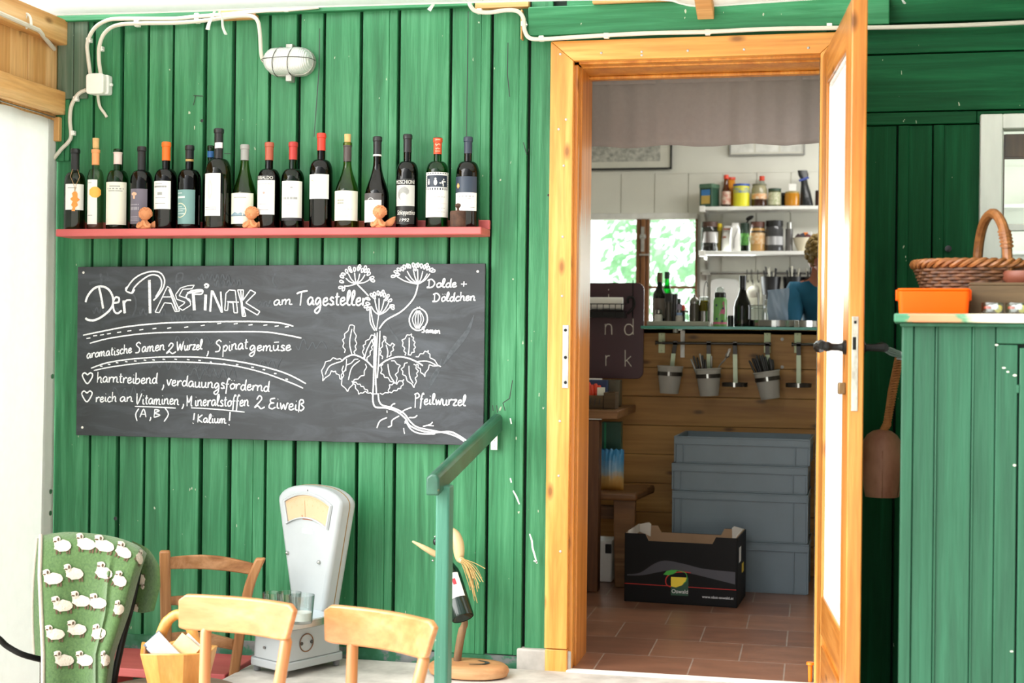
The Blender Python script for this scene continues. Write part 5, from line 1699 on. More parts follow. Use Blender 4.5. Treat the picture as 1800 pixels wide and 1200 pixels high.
# ---------------------------------------------------------------- terracotta angels and the iron weight
TERRA = mat('terracotta', '#d08a5c', 0.75, 0.14, 30, (1, 1, 1), 0.3)
def angel(px, base, label):
    y = -0.122
    p = P(px, base, y)
    t = thing('angel_figurine', label, 'figurine', (p.x, y, zsh), R(8), 'terracotta angels on the red shelf')
    mb = MB()
    # chest and folded arms
    loft_rings = []
    for z, rx, ry, yo in ((0, .024, .014, 0), (.008, .024, .015, -.001), (.018, .021, .014, -.001), (.026, .013, .010, 0), (.032, .009, .009, 0)):
        loft_rings.append([(rx * math.cos(2 * math.pi * k / 16) - .004, yo + ry * math.sin(2 * math.pi * k / 16), z) for k in range(16)])
    loft(mb, loft_rings)
    mb.tube(smooth_path([(-.026, -.002, .016), (-.024, -.013, .006), (-.012, -.017, .012), (-.006, -.014, .026)], 4), [.006] * 4 + [.0055] * 9, 8)
    mb.tube(smooth_path([(.016, -.002, .016), (.014, -.013, .006), (.004, -.017, .012), (-.002, -.014, .026)], 4), [.006] * 4 + [.0055] * 9, 8)
    for k in range(4): mb.ball((-.006 + .003 * k, -.0175, .012 + .002 * (k % 2)), (.002, .003, .004), 6, 4)
    mb.build('body', TERRA, t, 60)
    mb = MB()
    hz0 = .050
    mb.ball((-.002, -.003, hz0), (.0195, .0195, .0205), 20, 14)
    mb.ball((-.006, -.0222, hz0 - .002), (.0028, .0032, .0034), 8, 6)          # nose
    mb.ball((-.013, -.0165, hz0 - .007), (.006, .0045, .0055), 10, 6); mb.ball((.003, -.0178, hz0 - .007), (.006, .0045, .0055), 10, 6)
    mb.ball((-.005, -.0208, hz0 - .0105), (.0042, .0018, .0014), 8, 5)
    mb.ball((-.0115, -.0205, hz0 + .003), (.003, .0012, .0018), 8, 5); mb.ball((.0005, -.0214, hz0 + .003), (.003, .0012, .0018), 8, 5)
    mb.build('head', TERRA, t, 60)
    mb = MB()
    mb.ball((-.001, .001, hz0 + .003), (.0215, .0195, .0212), 20, 14)
    for k in range(60):
        h_ = -.3 + 1.28 * (k + .5) / 60; a = k * 2.399
        q_ = math.sqrt(max(0, 1 - h_ * h_))
        x_, y_ = q_ * math.cos(a), q_ * math.sin(a)
        if y_ < -.35 and h_ < .55: continue
        mb.ball((-.001 + .0212 * x_, .001 + .0194 * y_, hz0 + .003 + .021 * h_), (.0042, .0042, .0038), 7, 5)
    mb.build('curls', TERRA, t, 60)
    for sx, x0_, ln in ((1, .010, .050), (-1, -.012, .026)):
        mb = MB()
        n_ = 6
        for k in range(n_):
            f = k / (n_ - 1)
            a = R(2 + 34 * f)
            d = Vector((sx * math.cos(a), .30, math.sin(a)))
            L = ln * (.62 + .38 * f)
            mb.ball(Vector((x0_, .006, .010)) + d * L * .5, (L * .52, .0034, .0062), 12, 7, Matrix.Rotation(-sx * a, 3, 'Y') @ Matrix.Rotation(sx * .28, 3, 'Z'))
        mb.build('wing', TERRA, t, 60)
angel(256, 408, 'terracotta angel under the purple grey label bottle')
angel(443, 403, 'terracotta angel beside the yellow green sloping bottle')
angel(668, 399, 'terracotta angel before the near black sloping bottle')
p = P(806, 400, -0.105)
wt = thing('iron_weight', 'rusty iron weight with a knob, in front of the last bottle', 'weight', (p.x, -0.105, zsh))
s = SC(806, -.105); r = 15 / s; h = 29 / s
RUST = mat('rusty_iron', '#3b2a22', 0.75, 0.3, 40, (1, 1, 1), 0.5, 0.3, '#5e4233')
mb = MB(); mb.lathe([(0, 0), (r * .95, 0), (r, .002), (r, h - .003), (r * .93, h), (0, h)], (0, 0, 0), 28)
mb.build('weight_body', RUST, wt)
mb = MB(); mb.lathe([(r * .28, h), (r * .2, h + .008), (r * .3, h + .012), (r * .44, h + .017), (r * .4, h + .023), (r * .2, h + .026), (0, h + .026)], (0, 0, 0), 20)
mb.build('knob', RUST, wt)
# ================================================================ kitchen seen through the doorway
def here(px, py, y): return P(px, py, y)
# valance curtain hung behind the door head
yv = 0.52
va = thing('valance_curtain', 'grey mauve cloth valance hanging across the top of the doorway', 'curtain', (0, 0, 0))
VAL = cloth('mauve_grey_linen', '#a39a96', 0.25, 0.9, 0.06, 60)
vx0, vx1 = XW(1010, 200, yv), XW(1470, 200, yv)
vz1, vz0 = ZW(1240, 131, yv), ZW(1240, 256, yv)
mb = MB()
mb.grid(lambda u, v: (vx0 + (vx1 - vx0) * u, yv + .006 * math.sin(u * 33 + 1.2 * math.sin(u * 9)) * (1 - .5 * v) + .004 * math.sin(u * 71), vz0 + (vz1 - vz0) * v + .004 * math.sin(u * 21) * (1 - v)), 90, 10)
mb.build('cloth', VAL, va, 180, 0, 0.0015)
mb = MB()
mb.grid(lambda u, v: (vx0 + (vx1 - vx0) * u, yv - .006 + .002 * math.sin(u * 140), vz1 - .03 + .034 * v), 160, 3)
mb.build('gathered_heading', VAL, va, 180, 0, 0.0015)
mb = MB(); mb.cyl((vx0, yv - .002, vz1 - .008), (vx1, yv - .002, vz1 - .008), .006)
for q_ in (vx0 + .004, vx1 - .004): mb.box(q_ - .006, q_ + .006, .2, yv, vz1 - .014, vz1 - .002)
mb.build('curtain_rod', WHITEOLD, va)

# counter: knotty pine front with a glass ledge
yk = 2.13
cx0, cx1 = XW(1058, 700, yk), 1.6
zg = ZW(1280, 574, 1.98)
ctr = thing('bar_counter', 'bar counter with a knotty pine board front', 'counter', (0, 0, 0))
mb = MB()
zz = [0.0, 0.14, 0.28, 0.42, 0.56, 0.70, 0.84, 0.98, zg - 0.012]
for i in range(len(zz) - 1):
    mb.box(cx0, cx1, yk, yk + .03, zz[i] + .0012, zz[i + 1] - .0012)
mb.mat(1); mb.box(cx0, cx1, yk + .03, yk + .05, 0, zg - .012)
mb.build('front_boards', [COUNTERW, DARKW], ctr, 30, 0.0015)
mb = MB(); mb.box(cx0, cx1, yk + .0, 2.62, zg - .036, zg - .0125)
mb.build('worktop', COUNTERW, ctr, 30, 0.002)
mb = MB()
for px, py in ((1375, 596), (1375, 645)):
    c = P(px, py, yk - .001)
    mb.lathe([(.008, 0), (.008, .003), (.004, .004), (.003, .002), (0, .002)], c, 12, Matrix.Rotation(R(90), 3, 'X'))
    mb.build('screw_cap', ZINC, ctr); mb = MB()
gx0, gx1 = XW(1127, 577, 1.97), 1.5
gs = thing('glass_ledge', 'green edged glass ledge running along the bar counter', 'shelf', (0, 0, 0))
GLEDGE = glass('ledge_glass', '#cfe6de', 0.6)
GEDGE = mat('glass_edge_green', '#4f9d8d', 0.15, 0.1)
mb = MB(); mb.box(gx0, gx1, 1.972, 2.60, zg - .012, zg)
mb.build('glass_pane', GLEDGE, gs, 0)
mb = MB(); mb.box(gx0, gx1, 1.970, 1.9735, zg - .0125, zg + .0005); mb.box(gx0 - .0015, gx0 + .002, 1.97, 2.13, zg - .0125, zg + .0005)
mb.build('polished_edge', GEDGE, gs, 0)
for px in (1198, ):
    mb = MB(); c = P(px, 590, 2.06)
    mb.box(c.x - .010, c.x + .010, yk - .006, yk, ZW(px, 628, yk), zg - .013); mb.box(c.x - .010, c.x + .010, 1.99, yk, zg - .02, zg - .0135)
    mb.mat(0); mb.cyl((c.x - .025, 2.03, zg - .03), (c.x - .025, 2.03, zg - .013), .012)
    mb.build('ledge_bracket', ZINC, gs)
# rails with hanging pots
yrl = 2.075
PALEM = mat('satin_rail_plate', '#d3dab0', 0.45, 0.06)
def rail(x0p, x1p, plates, label):
    z = ZW(1255, 603.5, yrl)
    a, b_ = XW(x0p, 603, yrl), (XW(x1p, 603, yrl) if x1p < 1445 else XW(1500, 603, yrl))
    t = thing('hanging_rail', label, 'rail', (0, 0, 0), 0, 'kitchen rails under the glass ledge')
    mb = MB(); mb.cyl((a, yrl, z), (b_, yrl, z), .0068, None, 12)
    for e in (a, b_): mb.lathe([(0, -.004), (.010, -.004), (.010, .004), (0, .004)], (e, yrl, z), 12, Matrix.Rotation(R(90), 3, 'Y'))
    mb.build('rail_bar', DSTEEL, t)
    for pxp in plates:
        c = P(pxp, 604, yk)
        mb = MB(); mb.box(c.x - .0155, c.x + .0155, yk - .008, yk - .001, ZW(pxp, 620, yk) , ZW(pxp, 585, yk))
        mb.box(c.x - .008, c.x + .008, yrl - .004, yk - .006, z - .008, z + .008)
        mb.mat(1)
        for dz in (588, 616):
            q = P(pxp, dz, yk); mb.lathe([(.003, 0), (0, .001)], (q.x, yk - .008, q.z), 8, Matrix.Rotation(R(90), 3, 'X'))
        mb.build('wall_plate', [PALEM, BLACKM], t, 30, .0015)
    return z
zrl = rail(1153.5, 1354, (1163.5, 1349), 'longer steel rail under the glass ledge holding three pots')
rail(1393, 1500, (1402, 1500), 'shorter steel rail under the glass ledge with an empty holder')
PALEG = mat('satin_holder_steel', '#b9c6ab', 0.4, 0.06, 20, (1, 1, 1), 0, 0.2)
def holder(px, ring_px, ring_py, tilt, label, pot=None):
    """hook over the rail, strap down, ring; pot = (label)"""
    z = zrl
    x = XW(px, 605, yrl)
    t = thing('pot_holder', label, 'holder', (x, yrl, z), 0, 'steel hook holders on the kitchen rails')
    rx, rz = XW(ring_px, ring_py, yrl) - x, ZW(ring_px, ring_py, yrl) - z
    mb = MB()
    mb.box(-.0105, .0105, -.0095, .008, -.008, .0105)
    yt = -.016
    mb.hexa([(-.0105, -.0095, -.008), (.0105, -.0095, -.008), (.0105, -.0075, -.008), (-.0105, -.0075, -.008)][:4] + [(-.0105, -.0095, .004), (.0105, -.0095, .004), (.0105, -.0075, .004), (-.0105, -.0075, .004)])
    mb.hexa([(-.0105 + rx * .35, yt - .002, -.05), (.0105 + rx * .35, yt - .002, -.05), (.0105 + rx * .35, yt, -.05), (-.0105 + rx * .35, yt, -.05),
             (-.0105, -.0095, -.008), (.0105, -.0095, -.008), (.0105, -.0075, -.008), (-.0105, -.0075, -.008)])
    tag(mb.build('hook', DSTEEL, t, 30, .0008), 'dark bent steel hook')
    mb = MB()
    mb.hexa([(-.0105 + rx, yt + .012, rz - .008), (.0105 + rx, yt + .012, rz - .008), (.0105 + rx, yt + .014, rz - .008), (-.0105 + rx, yt + .014, rz - .008),
             (-.0105 + rx * .35, yt - .002, -.05), (.0105 + rx * .35, yt - .002, -.05), (.0105 + rx * .35, yt, -.05), (-.0105 + rx * .35, yt, -.05)])
    mb.build('strap', PALEG, t, 30, .0006)
    R_ = .0575
    rot = Matrix.Rotation(R(tilt), 3, 'Y')
    mb = MB()
    cy = yt + .012 - R_ - .001
    mb.lathe([(R_ + .0008, -.0095), (R_ + .0022, -.0095), (R_ + .0022, .0095), (R_ + .0008, .0095), (R_ + .0008, -.0095)], (rx, cy, rz), 36, rot, 1, 1, caps=False)
    mb.build('ring', DSTEEL, t, 40)
    mb = MB(); mb.obox(Vector((rx, cy, rz)) + rot @ Vector((0, -R_ - .003, 0)), (.010, .003, .022), rot)
    mb.build('clasp', STEEL, t, 30, .001)
    return t, Vector((x + rx, yrl + cy, z + rz)), rot, R_
def pot(c, rot, R_, label):
    t = thing('cutlery_pot', label, 'pot', c, 0, 'grey plastic pots on the kitchen rail')
    mb = MB()
    k = 1.0
    pr = [(0, -.094), (.043, -.094), (.044, -.092), (.0605, .036), (.0625, .0365), (.0625, .031), (.0585, .028), (.0415, -.089), (0, -.089)]
    pr = [(r_ * k, z_ * k) for r_, z_ in pr]
    mb.lathe(pr, (0, 0, 0), 36, rot)
    mb.build('pot_shell', GREYP, t, 40)
    return t
SILV = mat('cutlery_steel', '#8f8d88', 0.3, 0.1, 10, (1, 1, 1), 0, 0.9)
BLKH = mat('black_cutlery_handle', '#151312', 0.3, 0.1)
h1 = holder(1187, 1180, 656, 2, 'steel holder gripping the pot with nothing sticking out')
pot(h1[1], h1[2], h1[3], 'grey pot at the end of the rail, nothing sticking out')
h2 = holder(1246, 1247, 660, -3, 'steel holder gripping the pot with the bent fork')
pot(h2[1], h2[2], h2[3], 'grey pot with a few dark handles and a bent fork')
h3 = holder(1349, 1350, 665, -9, 'steel holder gripping the pot crammed with black handles')
pot(h3[1], h3[2], h3[3], 'tilted grey pot crammed with black cutlery handles')
holder(1292, 1293, 675, 0, 'empty steel holder on the longer rail between two pots')
holder(1404, 1404, 676, 0, 'empty steel holder on the shorter rail beside the door')
def handle(c, rot, dx, dy, top_dx, top_dy, zt, m, w_, label, grp, tine=False):
    a = c + rot @ Vector((dx, dy, -.07)); b_ = c + rot @ Vector((top_dx, top_dy, zt))
    mb = MB()
    d = b_ - a
    mb.tube([a, a + d * .5, a + d * .8, a + d * .97, b_], [w_ * .7, w_ * .8, w_, w_ * .95, w_ * .4], 8, flat=.55)
    o = mb.build('cutlery', m, None, 60)
    return tag(o, label, 'cutlery', grp)
rc = random.Random(21)
for k, (dx, tx, zt) in enumerate(((-.03, -.078, .085), (-.025, -.066, .098), (-.02, -.05, .09), (-.015, -.036, .108), (-.012, -.024, .10), (-.005, -.012, .08), (.01, .02, .095))):
    handle(h2[1], h2[2], dx, rc.uniform(-.02, .02), tx, rc.uniform(-.03, .02), zt, BLKH if k % 3 else SILV, .0052, 'dark cutlery handle in the pot with the bent fork', 'cutlery in the middle pot')
mb = MB()
c = h2[1]
pth = smooth_path([c + Vector((.02, 0, -.03)), c + Vector((.05, -.01, .045)), c + Vector((.075, -.02, .075)), c + Vector((.09, -.025, .10)), c + Vector((.097, -.025, .118))], 5)
mb.tube(pth, [.003] * 8 + [.004] * 5 + [.007, .010, .0105, .0095] + [.007] * (len(pth) - 17), 8, flat=.35)
for k in (-1, 0, 1):
    mb.tube([Vector(pth[-2]) + Vector((k * .004, 0, 0)), Vector(pth[-1]) + Vector((k * .004 + .002, 0, .012))], .0012, 5)
tag(mb.build('fork', SILV, None, 60), 'bent steel fork leaning out of the middle grey pot', 'fork')
for k in range(26):
    a = rc.uniform(0, 6.28); q = rc.uniform(.01, .042)
    dx, dy = q * math.cos(a), q * math.sin(a)
    f = (dx + .042) / .084
    tx = -.085 + .125 * f + rc.uniform(-.006, .006)
    handle(h3[1], h3[2], dx * .7, dy * .7, tx, dy * 1.15, .075 + .035 * math.sin(math.pi * f * .9 + .3) + rc.uniform(-.012, .012), BLKH, .0052,
           'black cutlery handle in the crammed tilted pot', 'cutlery in the crammed pot')

# crates and fruit box on the floor
def crate(cx, cy, z, h, rz, label):
    t = thing('storage_crate', label, 'crate', (cx, cy, z), rz, 'blue grey stacking crates')
    W, D_ = .60, .40
    mb = MB()
    x, y = W / 2 - .008, D_ / 2 - .008
    wl_ = .004
    mb.box(-x, x, -y, y, 0.0, .006)
    mb.box(-x, x, -y, -y + wl_, 0.006, h); mb.box(-x, x, y - wl_, y, 0.006, h)
    mb.box(-x, -x + wl_, -y, y, 0.006, h)
    # far end with the grip slot
    hz0, hz1 = h - .075, h - .045
    if h < .16: hz0, hz1 = h - .07, h - .042
    mb.box(x - wl_, x, -y, y, 0.006, hz0); mb.box(x - wl_, x, -y, y, hz1, h)
    mb.box(x - wl_, x, -y, -.07, hz0, hz1); mb.box(x - wl_, x, .07, y, hz0, hz1)
    rx, ry = W / 2, D_ / 2
    for z0, z1, e in ((h - .006, h, 0), (h - .036, h - .031, .001)):
        mb.box(-rx + e, rx - e, -ry + e, -y, z0, z1); mb.box(-rx + e, rx - e, y, ry - e, z0, z1)
        mb.box(-rx + e, -x, -y, y, z0, z1); mb.box(x, rx - e, -y, y, z0, z1)
    mb.box(-rx, rx, -ry + .003, -y, h - .036, h); mb.box(x, rx - .003, -ry + .003, ry - .003, h - .036, h)
    R2 = MB()
    for q in (-.262, .232):
        mb.box(q, q + .005, -ry + .001, -y, .004, h - .036)
    mb.box(x, rx - .002, -.14, -.135, 0.004, h - .036); mb.box(x, rx - .002, .135, .14, .004, h - .036)
    for sx in (-1, 1): mb.box(sx * (x + .003) - .004, sx * (x + .003) + .004, -ry + .001, -y + .006, .004, h - .036)
    mb.build('crate_body', CRATE, t, 30, .0012)
    mb = MB(); mb.box(x - .002, x + .004, -.075, .075, hz1, hz1 + .006); mb.build('grip_lip', CRATE, t, 30, .001)
yq = 1.64
c = P(1301, 1040, yq)
xx = XW(1302, 900, yq)
z = 0.0
hs = (.222, .216, .122, .12)
for k, (h_, dx, lab) in enumerate(zip(hs, (0.004, 0, -.002, .008), ('tall blue grey crate at the bottom of the stack on the floor', 'tall blue grey crate second from the floor in the stack',
                                             'shallow blue grey crate just below the top of the stack', 'shallow blue grey crate topmost of the stack'))):
    crate(xx + dx, yq + .2, z, h_, R(-1.5 - .3 * k), lab); z += h_ + .001
# cardboard fruit box
xb0 = XW(1097, 1000, 1.27); xb1 = XW(1297, 1000, 1.27)
BW = xb1 - xb0; BH = ZW(1297, 945, 1.27); BD = .30
bx = thing('fruit_box', 'black cardboard fruit box with a yellow and green logo standing before the crates', 'box', (xb0, 1.285, 0.0), R(-4))
CARD = mat('black_printed_card', '#060607', 0.6, 0.15, 14, (1, 1, 1), 0, 0, None, 0.25)
CARDIN = mat('brown_card', '#a5876a', 0.8, 0.08, 10)
CARDW = mat('pale_card', '#d8d3cb', 0.8, 0.05)
mb = MB()
def wallpoly(x0, x1, h, notch=True):
    a, b_ = x0 + (x1 - x0) * .215, x0 + (x1 - x0) * .78
    d = h * .10
    return [(x0, 0.0), (x1, 0.0), (x1, h), (b_ + .015, h), (b_, h - d), (a, h - d), (a - .015, h), (x0, h)]
def face(pts, y0, th):  # front/back wall
    mb.prism(pts, lambda x, z: (x, y0, z), lambda x, z: (x, y0 + th, z))
face(wallpoly(0, BW, BH), 0, .004)
mb.prism([(0, 0), (BD, 0), (BD, BH), (0, BH)], lambda y, z: (BW - .004, y, z), lambda y, z: (BW, y, z))
mb.prism([(0, 0), (BD, 0), (BD, BH), (0, BH)], lambda y, z: (0, y, z), lambda y, z: (.004, y, z))
face(wallpoly(0, BW, BH), BD - .004, .004)
mb.box(0, BW, 0, BD, 0.001, .005)
mb.build('outer_card', CARD, bx, 30)
mb = MB()
face(wallpoly(.005, BW - .005, BH - .001), BD - .008, .003); face(wallpoly(.005, BW - .005, BH - .001), .0045, .002)
mb.box(.0045, .007, .006, BD - .006, .006, BH + .002); mb.box(BW - .007, BW - .0045, .006, BD - .006, .006, BH + .002)
mb.box(.006, BW - .006, .006, BD - .006, .0055, .008)
mb.mat(1)
for x0, sg in ((.008, 1), (BW - .008, -1)):
    mb.prism([(x0, BH - .03), (x0 + sg * .05, BH - .05), (x0 + sg * .052, BH + .005), (x0 + sg * .043, BH + .012), (x0 + sg * .03, BH + .010), (x0, BH + .002)], lambda x, z: (x, BD - .012, z), lambda x, z: (x, BD - .009, z))
    mb.box(min(x0, x0 + sg * .002), max(x0, x0 + sg * .002), .03, BD - .02, BH - .03, BH + .006)
mb.build('inner_card', [CARDIN, CARDW], bx, 30)
# print on the box
def bp(px, py):  # photo column/row on the box front -> local
    return ((px - 1097) / 200.5 * BW, BH * (1 - ((py - 941 - (px - 1097) * .028) / 112.5)))
mb = MB()
def fr(x, z, k=.0): return (x, -.0006 - k, z)
mb.mat(0)
wave_t = smooth_path([bp(*q) for q in ((1102, 1009), (1125, 1006), (1150, 991), (1170, 985), (1200, 989), (1240, 997), (1294, 1001))], 5)
wave_b = smooth_path([bp(*q) for q in ((1102, 1011), (1130, 1010), (1160, 1004), (1185, 1001), (1220, 1006), (1260, 1014), (1294, 1021))], 5)
n = len(wave_t)
mb.add([fr(*p) for p in wave_t] + [fr(*p) for p in wave_b], [(i, n + i, n + i + 1, i + 1) for i in range(n - 1)])
mb.mat(1)
mb.ribbon([bp(1098, 1024), bp(1296, 1030)], .0035, lambda x, z: fr(x, z, .0003))
mb.mat(2); a = bp(1181, 1042); b_ = bp(1213, 1010)
mb.poly([fr(q[0], q[1], .0006) for q in (bp(1181, 1012), bp(1181, 1041.5), bp(1212, 1042), bp(1212, 1012))])
mb.mat(3)
mb.poly([fr(q[0], q[1], .0009) for q in [bp(1181, 1011.5), bp(1209, 1012)][::-1] + [bp(1181, 1027), bp(1190, 1028.5), bp(1200, 1025), bp(1206, 1020), bp(1209, 1012)]])
mb.mat(1)
mb.ribbon(smooth_path([bp(*q) for q in ((1181, 1028), (1173, 1024), (1172, 1015), (1178, 1008), (1190, 1004), (1203, 1003), (1216, 1004))], 5), .0042, lambda x, z: fr(x, z, .0012))
mb.mat(4)
mb.ribbon(smooth_path([bp(*q) for q in ((1190, 1001), (1200, 1002), (1208, 1006), (1209, 1016), (1203, 1022))], 5), .0028, lambda x, z: fr(x, z, .0014))
mb.poly([fr(*bp(*q), .0016) for q in ((1167, 1008), (1173, 1002), (1182, 1000), (1192, 1000), (1190, 1004), (1184, 1007), (1176, 1009))])
mb.mat(5)
q = bp(1197, 1038)
add_text(mb, 'Oswald', lambda x, z: fr(x, z, .0016), bp(1211.5, 1040)[0] - bp(1182.5, 1040)[0], True, None, q[0], q[1])
q = bp(1264, 1045)
add_text(mb, 'www.obst-oswald.at', lambda x, z: fr(x, z, .0012), bp(1291, 1040)[0] - bp(1236, 1040)[0], True, None, q[0], q[1])
mb.mat(5)
mb.add([(BW + .0008, .05, BH * .62), (BW + .0008, .12, BH * .62), (BW + .0008, .12, BH * .84), (BW + .0008, .05, BH * .84)], [(0, 1, 2, 3)])
mb.mat(3); mb.add([(BW + .0008, .15, BH * .42), (BW + .0008, .22, BH * .42), (BW + .0008, .22, BH * .56), (BW + .0008, .15, BH * .56)], [(0, 1, 2, 3)])
mb.build('box_print', [flat('grey_wave_print', '#3d3d45'), flat('red_line_print', '#c22a22'), flat('green_logo_print', '#1c4a34'), flat('yellow_logo_print', '#f0d43c'), flat('leaf_green_print', '#3fa33a'), flat('white_print', '#e8e8e8')], bx, 0)
# tall narrow items beside the counter: sign board, paper roll
ysg = 2.0
sg = thing('sign_board', 'dark burgundy sign board with rounded corners and thin pale letters', 'sign', (0, 0, 0))
BURG = mat('burgundy_lacquer', '#3b1822', 0.35, 0.06)
c0, c1 = P(1005, 664, ysg), P(1132.5, 497, ysg)
mb = MB(); mb.extrude_y(rrect(c0.x, c1.x, c0.z, c1.z, .035, 6), ysg, ysg + .012)
mb.build('board', BURG, sg, 30, .002)
mb = MB()
PALEL = flat('pale_letter', '#cfc8bb')
def letter(polys, wd=.0048):
    mb_ = MB()
    for pts in polys:
        q = [P(a, b_, ysg - .0008) for a, b_ in smooth_path(pts, 5)] if len(pts) > 2 else [P(a, b_, ysg - .0008) for a, b_ in pts]
        mb_.ribbon([(p.x, p.z) for p in q], wd, lambda x, z: (x, ysg - .0008, z))
    mb_.build('letter', PALEL, sg, 0)
letter([[(1064, 588), (1064, 569)], [(1064, 575), (1067, 570), (1072, 570), (1075, 574), (1075.5, 588)]])
letter([[(1113, 560), (1113, 588)], [(1113, 575), (1108, 570), (1101, 571), (1098, 579), (1101, 587), (1108, 588), (1113, 583)]])
letter([[(1065, 643), (1065, 624)], [(1065, 631), (1067, 626), (1072, 625)]])
letter([[(1099, 615), (1099, 644)], [(1109, 626), (1099.5, 635)], [(1102, 633), (1110, 644)]])
letter([[(1070, 517), (1070, 530)], [(1070, 508), (1070, 510)]])
roll = thing('paper_roll_holder', 'black wire basket with a white paper roll hung on the burgundy sign', 'holder', (0, 0, 0))
a, b_ = P(1010, 533, 1.93), P(1095, 533, 1.93)
mb = MB(); mb.lathe([(.012, 0), (.030, 0), (.030, b_.x - a.x), (.012, b_.x - a.x)], a, 20, Matrix.Rotation(R(90), 3, 'Y'))
tag(mb.build('paper_roll', WHITE, roll), 'white paper roll')
mb = MB()
z0, z1 = ZW(1060, 546, 1.88), ZW(1060, 534, 1.88)
zb = ZW(1060, 558, 1.9)
for z_ in (z0, z1): mb.tube([(a.x, 1.885, z_), (b_.x + .006, 1.885, z_), (b_.x + .006, 1.98, z_)], .0022, 6)
for k in range(9):
    x = a.x + (b_.x - a.x) * k / 8
    mb.tube([(x, 1.885, zb), (x, 1.885, z1 + .0)], .0018, 6)
mb.box(a.x, b_.x + .012, 1.884, 1.985, zb, z0 - .004)
mb.tube(smooth_path([(b_.x + .02, 1.95, zb + .02), (b_.x + .05, 1.95, z1 - .01), (b_.x + .045, 1.96, z1 + .03), (b_.x + .02, 1.96, z1 + .03), (b_.x + .02, 1.96, z1 + .005)], 5), .006, 8)
mb.tube([(b_.x + .04, 1.98, zb), (b_.x + .04, 1.985, ZW(1113, 492, 1.98))], .0025, 6)
mb.build('wire_basket', BLACKM, roll)
# cupboard side, shelf board, things on it, bench
mb = MB()
c0, c1 = P(1008, 1034, 1.5), P(1055, 735, 1.5)
mb.box(c0.x - .2, P(1054, 900, 1.5).x, 1.46, 1.54, 0.0, P(1050, 738, 1.5).z)
tag(mb.build('table_leg_panel', DARKW, None, 30, .003), 'dark timber upright beside the doorway carrying the side shelf', 'post')
sb = MB()
yS0, yS1 = 1.46, 2.1
zS = ZW(1070, 722, 1.46)
sb.box(P(1000, 730, 1.46).x - .1, P(1093.5, 730, 1.6).x, yS0, yS1, zS - .036, zS)
tag(sb.build('side_shelf', BENCHW, None, 30, .004), 'oak side shelf resting on the dark timber upright', 'shelf')
yC = 1.6
c0, c1 = P(1000, 722, yC), P(1061, 695, yC)
c2 = P(1082, 690, yC)
def open_box(name, label, cat, x0, x1, y0, y1, z0, z1, m, th=.006):
    t = thing(name, label, cat, (x0, y0, z0))
    w_, d_, h_ = x1 - x0, y1 - y0, z1 - z0
    mb = MB(); mb.box(0, w_, 0, d_, 0, th); mb.build('base', m, t, 30, .001)
    for (p0, p1, q0, q1) in ((0, w_, 0, th), (0, w_, d_ - th, d_), (0, th, th, d_ - th), (w_ - th, w_, th, d_ - th)):
        mb = MB(); mb.box(p0, p1, q0, q1, th, h_); mb.build('side', m, t, 30, .001)
    return t
t = open_box('wooden_caddy', 'small wooden caddy with dark lettering on the side shelf', 'box', c0.x, c1.x - .002, yC, yC + .12, zS + .001, c1.z, OLDW)
mb = MB()
for k in range(5):
    x = (c1.x - c0.x) * (.35 + .13 * k)
    h_ = (c1.z - zS)
    mb.ribbon([(x, h_ * .25), (x + .004, h_ * .75), (x + .012, h_ * .7)], .0035, lambda x_, z_: (x_, -.0006, z_))
mb.build('lettering', PRINTK, t, 0)
t = open_box('wooden_caddy', 'narrow wooden caddy with smudged print beside the lettered one', 'box', c1.x + .002, c2.x, yC - .01, yC + .11, zS + .001, c2.z, OLDW)
REDPL = mat('red_orange_plastic', '#d8401f', 0.35, 0.1)
for k, (px, py) in enumerate(((1036, 672), (1041, 676), (1048, 674), (1054, 677))):
    q = P(px, py, yC + .05); mb = MB()
    mb.tube(smooth_path([(q.x, yC + .05, zS + .012), (q.x + .003, yC + .05, (zS + q.z) / 2), (q.x - .002, yC + .045, q.z)], 4), [.008] * 4 + [.010] * 4 + [.007], 8)
    tag(mb.build('condiment_tube', REDPL), 'red squeeze tube standing in the lettered wooden caddy', 'tube', 'red tubes in the wooden caddy')
q0, q1 = P(1049, 694, yC + .02), P(1062, 681, yC + .02)
mb = MB(); mb.box(q0.x, q1.x, yC + .03, yC + .05, zS + .01, q1.z)
tag(mb.build('card_stack', LABELC, None, 30, .001), 'pale stack of cards standing in the lettered wooden caddy', 'cards')
q0, q1 = P(1028, 700, 1.78), P(1068, 664, 1.78)
mb = MB(); mb.box(q0.x, q1.x, 1.78, 1.83, zS + .001, q1.z - .01)
tag(mb.build('blue_packet', mat('dark_blue_packet', '#2b3f66', 0.3, 0.15), None, 30, .004), 'dark blue packet behind the red tubes on the side shelf', 'packet')
q0, q1 = P(1066, 722, 1.82), P(1090, 668, 1.82)
mb = MB(); mb.box(q0.x, q1.x, 1.82, 1.9, zS + .001, q1.z)
tag(mb.build('storage_tin', mat('olive_grey_tin', '#5b5748', 0.4, 0.1, 20, (1, 1, 1), 0, .4), None, 30, .004), 'olive grey tin standing behind the narrow caddy', 'tin')
